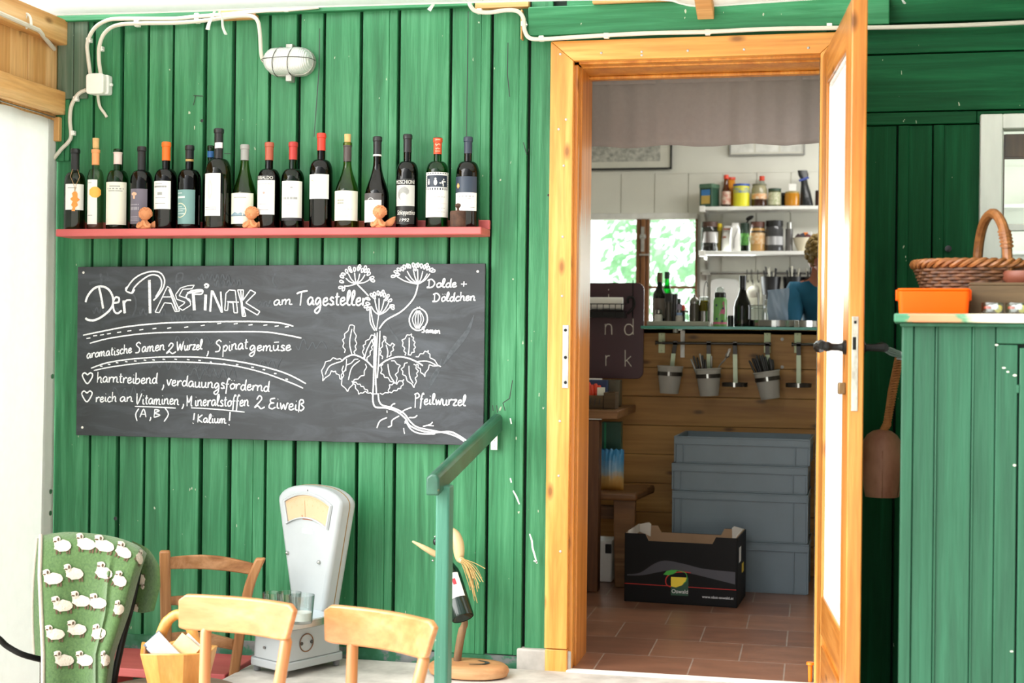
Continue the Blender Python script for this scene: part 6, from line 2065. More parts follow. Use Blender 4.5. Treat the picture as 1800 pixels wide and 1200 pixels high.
# bench with packets
bn = thing('wooden_bench', 'dark oak bench end poking out beyond the dark timber upright', 'bench', (0, 0, 0))
zB1 = ZW(1110, 866, 1.56); zB0 = ZW(1110, 876, 1.56) - .012
mb = MB(); x1 = P(1119, 872, 1.56).x; x2 = P(1151, 858, 1.92).x
mb.extrude_z([(x1 - .7, 1.56), (x1, 1.56), (x2, 1.94), (x1 - .7, 1.94)], zB0, zB1)
mb.build('seat', BENCHW, bn, 30, .012, seg=3)
for yy in (1.6, 1.86):
    mb = MB(); q0, q1 = P(1078, 900, yy).x, P(1117, 900, yy).x
    mb.extrude_y([(q0 + .01, 0), (q1 - .012, 0), (q1, zB0), (q0, zB0)], yy, yy + .04)
    mb.build('leg', BENCHW, bn, 30, .004)
mb = MB(); mb.box(x1 - .65, P(1080, 900, 1.7).x, 1.7, 1.74, zB0 - .1, zB0 - .04); mb.build('stretcher', BENCHW, bn, 30, .003)
q0, q1 = P(1054, 855, 1.66), P(1097, 790, 1.66)
pk = thing('snack_packet', 'blue crinkled packet with a wheat field picture standing on the bench end', 'packet', (q0.x, 1.66, zB1))
W_, H_ = q1.x - q0.x, q1.z - zB1
PKT, nt, b = newmat('printed_packet')
sep = nt.nodes.new('ShaderNodeSeparateXYZ'); tc = nt.nodes.new('ShaderNodeTexCoord'); nt.links.new(tc.outputs['Object'], sep.inputs[0])
dv = nt.nodes.new('ShaderNodeMath'); dv.operation = 'DIVIDE'; dv.inputs[1].default_value = H_; nt.links.new(sep.outputs[2], dv.inputs[0])
ad = nt.nodes.new('ShaderNodeMath'); ad.operation = 'ADD'; nt.links.new(dv.outputs[0], ad.inputs[0])
nn = noise(nt, coords(nt, (1, 1, 1)), 30, 3); mm = nt.nodes.new('ShaderNodeMath'); mm.operation = 'MULTIPLY'; mm.inputs[1].default_value = .3; nt.links.new(nn, mm.inputs[0]); nt.links.new(mm.outputs[0], ad.inputs[1])
nt.links.new(ramp(nt, ad.outputs[0], [(.2, lin('#a8762f')), (.45, lin('#b99a62')), (.62, lin('#7fa2b8')), (.9, lin('#3f86b5'))]), b.inputs['Base Color'])
b.inputs['Roughness'].default_value = .3
mb = MB()
mb.grid(lambda u, v: (W_ * u, -.045 * math.sin(math.pi * u) ** .6 * math.sin(math.pi * min(1, v * 1.02)) ** .5 + .003 * math.sin(u * 40) * v, H_ * v + (.004 * math.sin(u * 30) if v > .9 else 0)), 24, 14)
mb.grid(lambda u, v: (W_ * (1 - u), .045 * math.sin(math.pi * u) ** .6 * math.sin(math.pi * min(1, v * 1.02)) ** .5, H_ * v), 24, 14)
mb.build('bag', PKT, pk, 60)
q0, q1 = P(1057, 850, 1.8), P(1092, 742, 1.8)
gf = thing('file_folder', 'dark green folder standing behind the blue packet', 'folder', (0, 0, 0))
mb = MB(); mb.box(q0.x, q1.x, 1.8, 1.86, zB1 + .001, q1.z); mb.build('cover', mat('bottle_green_folder', '#1f4d3c', .4, .1), gf, 30, .002)
mb = MB(); mb.box(q0.x + .012, q0.x + .02, 1.797, 1.80, zB1 + .004, q1.z - .003); mb.build('spine_edge', mat('mid_green_spine', '#2f8f66', .3, .05), gf, 30)
q0, q1 = P(1040, 1026, 1.72), P(1076, 952, 1.72)
sx_ = thing('white_appliance', 'small white appliance with a dark socket standing under the bench', 'appliance', (0, 0, 0))
mb = MB(); mb.box(q0.x, q1.x, 1.72, 1.9, 0.001, q1.z); mb.build('housing', WHITE, sx_, 30, .006)
mb = MB(); e0, e1 = P(1064, 972, 1.72), P(1076, 956, 1.72); mb.box(e0.x, e1.x - .002, 1.716, 1.721, e0.z, e1.z); mb.build('socket', BLACK, sx_, 30, .002)
# orange clip at the foot of the door
q = P(1421, 1141, -.1)
oc = thing('door_wedge', 'small orange plastic peg at the foot of the open door', 'peg', (XW(1424.5, 1146, .02), .03, 0.0))
mb = MB(); mb.lathe([(0, 0), (.0065, 0), (.0075, .04), (.0075, .052), (.013, .054), (.012, .062), (0, .064)], (0, 0, 0), 14); mb.build('peg', mat('orange_plastic', '#f4801f', .35, .05), oc)
# ================================================================ things on the ledge, rear shelves, person
def ledge_loc(px, y): return Vector((XW(px, 574, y), y, zg + .0006))
def hpx(px, y, p0, p1): return (p1 - p0) / SC(px, y)
def jar(px, base_y, y, prof_px, name, label, cat, m, z, parts=(), group=None, n=24):
    """prof_px: list of (half width px, height px) for the body; parts: (part name, [(half width, height)], material, label)"""
    s = SC(px, y)
    t = thing(name, label, cat, (XW(px, base_y, y), y, z), 0, group)
    mb = MB(); mb.lathe([(a / s, b_ / s) for a, b_ in prof_px], (0, 0, 0), n)
    mb.build('body', m, t, 45)
    for pn, pr, pm in parts:
        mb = MB(); mb.lathe([(a / s, b_ / s) for a, b_ in pr], (0, 0, 0), n, caps=(pr[0][0] == 0 or pr[-1][0] == 0 or pn.startswith('cap') or pn == 'lid'))
        mb.build(pn, pm, t, 45)
    return t, s
CLEAR = glass('clear_glass', '#e9efeb', 0.6)
BOTG = glass('bottle_glass_green_black', '#233019', 0.2)
LGREEN = glass('swing_bottle_green', '#2fae55', 0.5)
STEELD = mat('dark_polished_steel', '#8b8a86', 0.15, 0.1, 5, (1, 1, 1), 0, 1.0)
GREYTRAY = mat('grey_tray', '#a7a898', 0.5, 0.05)
yT = 2.06
tz = zg + .0005
s = SC(1190, yT)
tr = thing('serving_tray', 'long pale grey tray holding the condiment bottles on the glass ledge', 'tray', (XW(1193, 574, 2.1), 2.12, tz))
W_ = 108 / s / 2
mb = MB()
mb.box(-W_ + .006, W_ - .006, -.07, .07, 0, .004)
for (a, b_, c, d) in ((-W_, W_, -.08, -.07), (-W_, W_, .07, .08), (-W_, -W_ + .008, -.07, .07), (W_ - .008, W_, -.07, .07)):
    mb.box(a, b_, c, d, 0.001, .024)
mb.build('tray_body', GREYTRAY, tr, 30, .003)
tz2 = tz + .005
PRC = 'condiment containers on the pale grey tray'
s_ = 1
t, s = jar(1159, 568, 2.14, [(0, 0), (11.5, 0), (11.8, 3), (11.8, 54), (9, 60), (4.7, 68), (4.2, 78), (4.4, 90), (0, 90)], 'vinegar_bottle', 'tall dark vinegar bottle with gold banded neck on the tray', 'bottle', BOTG, tz2,
           [('label', [(12, 12), (12, 47)], flat('brown_grey_label', '#6d6459')), ('cap', [(4.9, 76), (4.9, 92), (0, 92)], flat('dark_gold_foil', '#5d4a20'))], PRC)
t, s = jar(1172, 560, 2.19, [(0, 0), (11, 0), (11.5, 4), (11.5, 44), (8, 58), (4.5, 72), (4, 84), (0, 84)], 'swing_top_bottle', 'vivid green bottle behind the tall dark vinegar bottle', 'bottle', LGREEN, tz2,
           [('cap', [(4.6, 82), (4.6, 94), (0, 94)], flat('dark_green_cap', '#123524'))], PRC)
jar(1157.5, 568, 2.07, [(0, 0), (7, 0), (7, 16), (5.5, 19), (0, 19)], 'salt_shaker', 'small glass salt shaker before the vinegar bottle', 'shaker', mat('salt_in_glass', '#cfd0c6', .4, .1, 90), tz2,
    [('cap', [(5, 19), (6, 21), (5.5, 27), (0, 29)], STEELD)], PRC)
jar(1175, 568, 2.07, [(0, 0), (8, 0), (7, 6), (6.5, 14), (6, 20), (6.5, 40), (0, 40)], 'pepper_mill', 'dark steel mill standing next to the salt shaker', 'mill', mat('dark_mill', '#4a4640', .25, .1, 8, (1, 1, 1), 0, .6), tz2,
    [('cap', [(7, 40), (7, 54), (6, 56), (0, 56)], flat('black_mill_head', '#1a1a1a'))], PRC)
jar(1185, 566, 2.12, [(0, 0), (6, 0), (6, 50), (0, 50)], 'spice_tube', 'tall dark tube between the mill and the sugar sachets', 'tube', mat('dark_tube', '#2b2925', .35, .1), tz2, [('cap', [(6.3, 46), (6.3, 55), (0, 55)], BLACK)], PRC)
jar(1192, 566, 2.15, [(0, 0), (4.5, 0), (4.5, 46), (0, 46)], 'spice_tube', 'thin black tube behind the lilac capped shaker', 'tube', BLACK, tz2, [('cap', [(4.8, 40), (4.8, 47), (0, 47)], flat('dark_green_tube_cap', '#1d3a2a'))], PRC)
jar(1194, 568, 2.07, [(0, 0), (6.5, 0), (6.5, 15), (5, 18), (5, 20), (0, 20)], 'salt_shaker', 'salt shaker with lilac grey top and blue emblem on the tray', 'shaker', mat('pale_salt', '#bdb8ae', .4, .08, 70), tz2,
    [('emblem', [(5.3, 17), (5.3, 22)], flat('pale_blue_emblem', '#8ba6cf')), ('cap', [(4.5, 27), (4.5, 37), (0, 37)], flat('lilac_cap', '#8e8699')), ('stem', [(3.6, 20), (3.6, 27)], STEELD)], PRC)
jar(1200, 566, 2.16, [(0, 0), (4.5, 0), (4.5, 26), (0, 26)], 'sauce_bottle', 'small bottle with a red cap behind the lilac capped shaker', 'bottle', BOTG, tz2, [('cap', [(4.4, 26), (4.4, 34), (2, 36), (0, 36)], REDPL)], PRC)
jar(1205.5, 568, 2.08, [(0, 0), (5, 0), (5, 15), (4, 18), (4, 24), (0, 25)], 'oil_cruet', 'little glass cruet between the shaker and the sugar pourer', 'cruet', CLEAR, tz2, [('cap', [(4.2, 22), (4.2, 26), (0, 27)], STEELD)], PRC)
t, s = jar(1220.5, 568, 2.09, [(0, 0), (8.5, 0), (9, 3), (9, 34), (8.2, 38), (0, 38)], 'sugar_pourer', 'steel topped glass pourer with a wire loop on the tray', 'pourer', mat('dark_glassy_sugar', '#4b4740', .1, .25, 6, (1, 1, .1), 0, .4), tz2,
           [('lid', [(8.6, 38), (8.8, 42), (6, 48), (2, 50), (2, 54), (0, 54.5)], STEELD)], PRC)
mb = MB(); mb.tube([(10.5 / s * math.cos(R(a)), 0, (44 + 17 * math.sin(R(a))) / s) for a in range(0, 181, 15)], .0012, 6); mb.build('wire_loop', STEELD, t)
OIL = glass('olive_oil_glass', '#8d8726', 0.3)
t, s = jar(1238, 568, 2.09, [(0, 0), (9, 0), (9, 26), (8.6, 27), (8.6, 39), (7, 44), (0, 44)], 'oil_jar', 'olive oil jar with a bent wire hook on the tray', 'jar', OIL, tz2,
           [('steel_sleeve', [(9.4, 2), (9.4, 25)], STEELD), ('lid', [(8, 43), (8, 50), (0, 51)], CLEAR)], PRC)
mb = MB(); mb.tube(smooth_path([(-.004, 0, 40 / s), (-.003, 0, 60 / s), (0, 0, 70 / s), (.006, 0, 77 / s), (.013, 0, 74 / s), (.014, 0, 68 / s)], 4), .0016, 6); mb.build('wire_hook', BLACKM, t)
# green drink bottle with a pink figure
t, s = jar(1265.5, 577, 2.02, [(0, 0), (11.5, 0), (12, 2), (12, 46), (9.5, 51), (0, 51)], 'drinking_bottle', 'green metal drinking bottle with a pink figure and black cap', 'bottle', mat('leaf_green_enamel', '#69a356', .3, .05), tz,
           [('pink_base', [(12.15, 4), (12.15, 8)], flat('pink_band', '#c0657f')), ('collar', [(9.5, 51), (10, 52), (10, 59), (9, 60), (0, 60)], BLACK), ('cap', [(7.5, 60), (7.5, 64), (6, 68), (3, 70), (0, 70)], CLEAR)])
fn = wrap(t, 1265.5, 12 / s, 2.02)
mb = MB(); mb.mat(0)
for pts in (((-.006, .05), (.006, .062), (.022, .056), (.026, .075), (.02, .105), (.012, .09), (.004, .075)), ((.010, .1), (.02, .104), (.018, .12), (.012, .116))):
    mb.poly([fn(a, b_, .0008) for a, b_ in pts])
mb.mat(1)
for a, b_ in ((-.016, .035), (.01, .025), (-.018, .1), (.014, .085)):
    mb.poly([fn(a + .005 * math.cos(k), b_ + .006 * math.sin(k), .0012) for k in (0, 1, 2, 3, 4, 5)])
mb.build('pink_figure', [flat('pink_print', '#b8607c'), flat('dark_blue_dots', '#2c3a55')], t, 0)
t, s = jar(1305, 570, 2.12, [(0, 0), (14.5, 0), (15, 3), (15, 34), (13, 44), (8, 55), (5.5, 66), (5, 84), (5.5, 86), (5.5, 90), (0, 90)], 'wine_bottle', 'dark open wine bottle behind the round steel tray', 'bottle', glass('dark_green_brown_glass', '#333a14', .3), tz,
           [('foil', [(5.3, 66), (5.8, 80), (5.8, 90), (0, 90.5)], CAPB)])
# round steel tray with rim, glass jar, plastic bag, bowl
q = XW(1368, 574, 2.22)
st = thing('round_tray', 'wide round steel tray with a shiny rim on the glass ledge', 'tray', (q, 2.25, tz))
mb = MB(); Rr = 68 / SC(1368, 2.22)
mb.lathe([(0, 0), (Rr - .003, 0), (Rr, .004), (Rr, .033), (Rr - .003, .034), (Rr - .003, .006), (0, .005)], (0, 0, 0), 48)
mb.build('tray_body', STEELD, st, 35)
mb = MB()
for k, a in enumerate((-95, -62)):
    d = Vector((math.cos(R(a)), math.sin(R(a)), 0)) * (Rr + .002)
    mb.obox(d + Vector((0, 0, .017)), (.022, .004, .032), R(a + 90))
mb.build('grip', STEEL, st, 30, .001)
t, s = jar(1330, 572, 2.24, [(0, 0), (18, 0), (19, 3), (19, 26), (16, 31), (0, 31)], 'preserving_jar', 'squat glass preserving jar next to the open wine bottle', 'jar', CLEAR, tz + .007,
           [('lid', [(17, 31), (17, 35), (12, 37), (0, 37)], CLEAR)])
for k, (px, h_) in enumerate(((1334, 62), (1342, 58), (1347, 50), (1339, 48))):
    mb = MB(); q = XW(px, 560, 2.40); sq = SC(px, 2.4)
    mb.tube([(q, 2.40, tz + .0), (q + .003 * (k - 1), 2.40, tz + h_ * .6 / sq), (q + .006 * (k - 1), 2.41, tz + h_ / sq)], [.002, .003, .010], 8, flat=.4)
    tag(mb.build('spoon', STEEL, None, 60), 'shiny spoon standing upright behind the squat preserving jar', 'spoon', 'spoons behind the preserving jar')
BAGM, nt, b = newmat('bluish_plastic_film')
b.inputs['Base Color'].default_value = lin('#93a7bd'); b.inputs['Roughness'].default_value = .2
b.inputs['Alpha'].default_value = .82
q0, q1 = P(1348, 572, 2.16), P(1387, 506, 2.16)
bg_ = thing('plastic_bag', 'bluish translucent plastic bag standing upright on the round tray', 'bag', ((q0.x + q1.x) / 2, 2.16, tz + .007))
w_ = q1.x - q0.x; h_ = q1.z - tz - .007
mb = MB()
def bagf(sgn): return lambda u, v: ((u - .5) * w_ * (.9 + .1 * v) + .002 * math.sin(v * 9), sgn * (.018 * math.sin(math.pi * u) * (1 - .7 * v)) + .0015 * math.sin(u * 17 + v * 11), h_ * v * (1 - .06 * (1 - u) * (v > .9)))
mb.grid(bagf(-1), 16, 18); mb.grid(bagf(1), 16, 18)
mb.build('film', BAGM, bg_, 180)
t, s = jar(1288, 574, 2.42, [(0, 0), (6, 0), (11, 16), (11, 18), (0, 17)], 'small_bowl', 'olive grey bowl behind the green drinking bottle', 'bowl', mat('olive_grey_bowl', '#8d8d78', .5, .05), tz)
jar(1284, 577, 2.12, [(0, 0), (5, 0), (5, 20), (0, 20)], 'dark_cup', 'small black cup between green drinking bottle and wine bottle', 'cup', BLACK, tz)

# rear shelves
yh = YB - 0.008
def rshelf(py, name, label):
    z = ZW(1330, py, yh - .2)
    t = thing('wall_shelf', label, 'shelf', (0, 0, 0), 0, 'white kitchen wall shelves')
    mb = MB(); a = XW(1231, py, yh - .2)
    mb.box(a, 2.1, yh - .2, yh - .002, z - .022, z); mb.build('board', WHITEOLD, t, 30, .003)
    mb = MB(); mb.box(a - .006, a + .028, yh - .202, yh - .16, z - .03, z + .004); mb.build('end_cap', WHITE, t, 30, .003)
    mb = MB(); mb.extrude_x([(yh - .002, z - .024), (yh - .17, z - .024), (yh - .17, z - .034), (yh - .02, z - .1), (yh - .002, z - .1)][::-1], a + .02, a + .035); mb.build('bracket', ZINC, t, 30)
    return z
zU = rshelf(362, 'a', 'upper white wall shelf carrying the tin box and jars')
zL = rshelf(441, 'b', 'lower white wall shelf carrying lidded jars and pouches')
mb = MB(); a = XW(1230, 500, yh - .02); mb.box(a, a + .045, yh - .02, yh - .001, 1.0, zU - .03)
tag(mb.build('shelf_upright', WHITEOLD, None, 30, .002), 'white upright strip beside the rear window carrying both wall shelves', 'upright')
yJ = yh - .13
GU = 'groceries on the upper wall shelf'; GL_ = 'groceries on the lower wall shelf'
# tin box
q0, q1 = P(1228, 361, yJ - .08), P(1264, 322, yJ - .08)
tb = thing('tin_box', 'dark green tin box with pictures at the end of the upper wall shelf', 'tin', ((q0.x + q1.x) / 2, yJ - .02, zU + .0005), R(-28), GU)
a = (q1.x - q0.x) * .36; h_ = (q1.z - zU)
TING = mat('tin_dark_green', '#2c4f3e', .35, .1)
mb = MB(); mb.box(-a, a, -a, a, 0, h_ * .8); mb.build('tin_body', TING, tb, 30, .003)
mb = MB(); mb.box(-a - .002, a + .002, -a - .002, a + .002, h_ * .8, h_); mb.build('lid', mat('tin_lid_green', '#4d6f58', .35, .15, 60), tb, 30, .003)
mb = MB(); mb.mat(0); mb.add([(-a * .7, -a - .001, h_ * .12), (a * .7, -a - .001, h_ * .12), (a * .7, -a - .001, h_ * .48), (-a * .7, -a - .001, h_ * .48)], [(0, 1, 2, 3)])
mb.mat(1); mb.add([(-a * .7, -a - .001, h_ * .48), (a * .7, -a - .001, h_ * .48), (a * .7, -a - .001, h_ * .74), (-a * .7, -a - .001, h_ * .74)], [(0, 1, 2, 3)])
mb.mat(2); mb.add([(-a - .001, a * .8, h_ * .1), (-a - .001, -a * .8, h_ * .1), (-a - .001, -a * .8, h_ * .7), (-a - .001, a * .8, h_ * .7)], [(0, 1, 2, 3)])
mb.build('picture', [flat('yellow_field_print', '#c9a955'), flat('blue_sky_print', '#3f7fc0'), flat('mixed_brown_print', '#6b5a52')], tb, 0)
def up(px, prof, name, label, cat, m, parts=(), dy=0, z=None, g=None):
    return jar(px, 360, yJ + dy, prof, name, label, cat, m, zU + .0005 if z is None else z, parts, g or GU, 20)
AMB = mat('orange_spread', '#d98a1d', .25, .08)
up(1284, [(0, 0), (8, 0), (8, 48), (6, 50), (0, 50)], 'spread_jar', 'tall orange jar with a red lid behind the syrup bottle', 'jar', AMB, [('lid', [(8.3, 50), (8.3, 54), (0, 55)], REDPL)], .07)
up(1276, [(0, 0), (8, 0), (8.3, 3), (8, 26), (5, 34), (3.8, 44), (3.8, 50), (0, 50)], 'syrup_bottle', 'red capped syrup bottle with pictured label next to the tin box', 'bottle', glass('pale_syrup_glass', '#c99a5a', .4),
   [('label', [(8.5, 4), (8.5, 27)], mat('fruit_label', '#b1412f', .5, .1, 40, (1, 1, 1), 0, 0, '#d9cdb8')), ('cap', [(4.4, 49), (4.4, 56), (0, 57)], REDPL)], -.02)
up(1303, [(0, 0), (14, 0), (14.2, 2), (14.2, 37), (0, 37)], 'cocoa_can', 'yellow can with a blue lid on the upper wall shelf', 'can', mat('yellow_can', '#dcd62c', .35, .05),
   [('lid', [(14.6, 36), (14.6, 40), (0, 40)], flat('blue_lid', '#3c5ba4')), ('print', [(14.35, 24), (14.35, 33)], mat('can_print', '#dcd62c', .4, .1, 50, (1, 1, 1), 0, 0, '#5a7fae'))], -.01)
up(1339, [(0, 0), (7, 0), (7, 40), (4, 46), (4, 50), (0, 50)], 'sauce_bottle', 'clear bottle with red cap behind the honey jar', 'bottle', CLEAR, [('cap', [(4.6, 48), (4.6, 56), (0, 57)], REDPL)], .07)
up(1334.5, [(0, 0), (13, 0), (13.5, 3), (13.5, 30), (11.5, 36), (0, 36)], 'honey_jar', 'dark honey jar with a white and orange label on the upper wall shelf', 'jar', mat('dark_honey', '#3a1f10', .15, .1),
   [('shoulder', [(13.6, 20), (13.6, 31), (11.7, 37)], mat('pale_glass_shoulder', '#9b9473', .2, .1)), ('label', [(13.8, 13), (13.8, 23)], mat('honey_label', '#d6cdb5', .5, .1, 60, (1, 1, 1), 0, 0, '#d58a3c')), ('lid', [(12, 37), (12.2, 40), (0, 41)], flat('olive_lid', '#6e6c50'))])
up(1361.5, [(0, 0), (11, 0), (11.2, 2), (11.2, 27), (0, 27)], 'pickle_jar', 'jar with dark green lid and cream label on the upper wall shelf', 'jar', mat('pickle_green', '#565a34', .2, .1),
   [('label', [(11.4, 3), (11.4, 25)], mat('cream_olive_label', '#d9d4bd', .5, .06, 90, (1, 1, 1), 0, 0, '#8f9a63')), ('lid', [(11.3, 27), (11.3, 32), (0, 33)], flat('dark_green_lid', '#2c4433'))])
up(1377.5, [(0, 0), (4, 0), (4, 22), (0, 23)], 'small_bottle', 'little dark bottle between the cream labelled and amber jars', 'bottle', BOTG, [('cap', [(4.3, 20), (4.3, 25), (0, 25)], BLACK)], .02)
up(1392.5, [(0, 0), (12.5, 0), (13, 2), (13, 23), (0, 23)], 'jam_jar', 'amber jam jar with a small white box upon its lid', 'jar', mat('amber_jam', '#b97c1f', .15, .1), [('lid', [(12, 23), (12, 26), (0, 27)], flat('gold_lid', '#a08a4c'))])
q0 = XW(1393, 330, yJ); s = SC(1393, yJ)
mb = MB(); mb.box(q0 - 6.5 / s, q0 + 6.5 / s, yJ - .02, yJ + .02, zU + 27.3 / s, zU + 40 / s)
tag(mb.build('small_box', WHITE, None, 30, .002), 'small white box standing upon the amber jam jar', 'box', GU)
q = XW(1416, 340, yJ)
cb_ = thing('coffee_pouch', 'black coffee pouch closed with a blue clip on the upper wall shelf', 'pouch', (q, yJ, zU + .0005), 0, GU)
mb = MB(); s = SC(1416, yJ)
rings = []
for z, hw_, hd, xo in ((0, 11, .03, 2), (4, 11.5, .034, 2), (25, 9, .028, 0), (40, 6, .018, -2), (48, 5.5, .008, -3), (56, 9, .005, -4), (64, 8, .004, -6)):
    rings.append([((xo + hw_ * math.cos(2 * math.pi * k / 16)) / s, hd * math.sin(2 * math.pi * k / 16), z / s) for k in range(16)])
loft(mb, rings); mb.build('pouch_body', mat('black_foil', '#17191b', .3, .2, 40, (1, 1, 1), .4), cb_, 60)
mb = MB(); mb.obox((-3 / s, -.012, 48 / s), (18 / s, .012, 4 / s), Matrix.Rotation(R(-18), 3, 'Y')); mb.build('clip', flat('navy_clip', '#2a3f8c'), cb_, 30, .001)
up(1440, [(0, 0), (7, 0), (7, 28), (0, 28)], 'dark_jar', 'dark jar at the far end of the upper wall shelf', 'jar', mat('dark_brown_jar', '#38201a', .3, .1))
def lo(px, prof, name, label, cat, m, parts=(), dy=0):
    return jar(px, 440, yJ + dy, prof, name, label, cat, m, zL + .0005, parts, GL_, 20)
BRLID = flat('brown_lid', '#4a2f22')
GREYGL = glass('smoky_jar_glass', '#a9aaa4', .5)
lo(1247, [(0, 0), (14, 0), (15, 3), (14, 10), (14.5, 14), (14.5, 36), (13, 43), (0, 43)], 'coffee_jar', 'big glass jar with brown lid at the end of the lower wall shelf', 'jar', GREYGL,
   [('lid', [(14.3, 43), (14.3, 52), (0, 53)], BRLID), ('contents', [(0, 1), (13.5, 1), (14.2, 4), (13.4, 9), (0, 9)], mat('dark_tea', '#2f271d', .8, .2, 70)), ('label', [(14.7, 15), (14.7, 34)], mat('brown_white_label', '#46312a', .4, .1, 25, (1, 1, .05), 0, 0, '#cfcfcb'))])
lo(1264, [(0, 0), (5, 0), (5, 44), (0, 44)], 'mustard_tube', 'bottle with yellow top peeking out behind the brown lidded jar', 'bottle', mat('murky_yellow_bottle', '#7a6a2d', .3, .1), [('cap', [(5, 38), (5, 50), (0, 51)], flat('yellow_cap', '#e0c520'))], .05)
def pouch(px, hw_, h_, label, m, dy=0):
    s = SC(px, yJ + dy)
    t = thing('flour_pouch', label, 'pouch', (XW(px, 440, yJ + dy), yJ + dy, zL + .0005), 0, GL_)
    mb = MB(); rings = []
    for z, k, d in ((0, 1, .032), (.1, 1.04, .036), (.5, 1.0, .03), (.8, .85, .018), (.94, .7, .008), (1, .66, .004)):
        rings.append([(k * hw_ * math.copysign(abs(math.cos(2 * math.pi * i / 20)) ** .6, math.cos(2 * math.pi * i / 20)) / s, d * math.sin(2 * math.pi * i / 20), z * h_ / s) for i in range(20)])
    loft(mb, rings); mb.build('paper', m, t, 60)
    return t, s
WP = mat('white_pouch_paper', '#d8d6d0', .5, .05, 20, (1, 1, 1), .3)
t, s = pouch(1280, 11.5, 46, 'white printed pouch with a red brown stripe on the lower wall shelf', WP, .03)
mb = MB(); mb.box(-8 / s, 4 / s, -.0355, -.034, 38 / s, 41 / s); mb.box(-9 / s, -3 / s, -.0375, -.0365, 24 / s, 27 / s); mb.build('print', flat('redbrown_print', '#8c4a34'), t, 0)
t, s = pouch(1292, 9, 50, 'crumpled white bag with a dark fold beside the printed pouch', WP, -.02)
mb = MB(); mb.tube([(-2 / s, -.036, 4 / s), (-1 / s, -.036, 22 / s), (5 / s, -.022, 40 / s)], .0016, 6); mb.build('fold_line', flat('dark_fold', '#3a3835'), t)
lo(1309, [(0, 0), (7.5, 0), (7.5, 30), (0, 30)], 'pepper_grinder', 'green labelled grinder jar between white bag and peanut coloured jar', 'jar', glass('herb_glass', '#5a7a3a', .4),
   [('label', [(7.7, 11), (7.7, 32)], mat('bright_green_label', '#1f4a2c', .4, .2, 60, (1, 1, 1), 0, 0, '#5fae3c')), ('lid', [(7.6, 32), (7.6, 50), (0, 51)], flat('dark_green_grinder_lid', '#1d3527'))])
mb = MB(); q = P(1318, 383, yJ + .03); mb.ball(q, (.025, .012, .012), 12, 8, Matrix.Rotation(R(-25), 3, 'Y')); mb.tube([q, (q.x - .03, yJ + .03, q.z - .05), (q.x - .035, yJ + .03, zL + .005)], .005, 8)
tag(mb.build('wooden_spoon', flat('black_spoon', '#1c1715'), None, 60), 'black spoon leaning behind the jars of the lower wall shelf', 'spoon')
lo(1331.5, [(0, 0), (12.5, 0), (13.5, 3), (13, 9), (13.3, 12), (13, 38), (12, 43), (0, 43)], 'peanut_jar', 'peanut brown jar with an orange cream label and brown lid', 'jar', mat('peanut_brown', '#b98f55', .2, .08),
   [('label', [(13.6, 13), (13.6, 32)], mat('orange_cream_label', '#c98a3c', .5, .1, 45, (1, 1, 1), 0, 0, '#dccfae')), ('glass_band', [(13.4, 33), (12.2, 43)], mat('dark_band', '#3c3731', .2, .1)), ('lid', [(12.5, 43), (12.5, 52), (0, 53)], flat('red_brown_lid', '#5a3426'))])
lo(1361, [(0, 0), (16, 0), (16.5, 3), (15.5, 9), (15.5, 38), (14, 44), (0, 44)], 'storage_jar', 'biggest jar with a black lid and white sticker on the lower wall shelf', 'jar', mat('dark_jar_glass', '#3b3b3c', .15, .2),
   [('sticker', [(15.8, 11), (15.8, 26)], mat('white_sticker', '#4a4a4c', .5, .1, 18, (1, 1, .05), 0, 0, '#d5d5d5')), ('lid', [(15, 44), (15, 54), (0, 55)], BLACK)])
lo(1387, [(0, 0), (6.5, 0), (6.5, 40), (0, 40)], 'spice_bottle', 'slim spice bottle with silver cap beside the biggest jar', 'bottle', mat('grey_spice_glass', '#5f5c58', .2, .1), [('cap', [(4.5, 38), (4.5, 51), (0, 51)], STEEL)])
t, s = lo(1412, [(0, 0), (9, 0), (16, 14), (18, 24), (17, 24), (0, 20)], 'mixing_bowl', 'cream bowl heaped with small packets above the person', 'bowl', mat('cream_bowl', '#d9cfb6', .4, .05))
for k, (dx, dz, c_) in enumerate(((-9, 26, '#33201f'), (-2, 28, '#3c3a46'), (4, 30, '#e07b28'), (8, 26, '#5a2a2a'), (-5, 24, '#7c2a24'), (11, 30, '#c9c9c4'))):
    mb = MB(); mb.obox((0, 0, 0), (9 / s, .03, 8 / s), Matrix.Rotation(R(25 * (k - 2)), 3, 'Y'))
    o = mb.build('small_packet', flat('packet_%d' % k, c_), None, 30, .003, loc=(XW(1412, 440, yJ) + dx / s, yJ + .015 * (k % 3 - 1), zL + dz / s))
    tag(o, ['dark brown', 'slate grey', 'orange', 'wine red', 'brick red', 'pale grey'][k] + ' packet in the cream bowl on the lower wall shelf', 'packet', 'packets in the cream bowl')
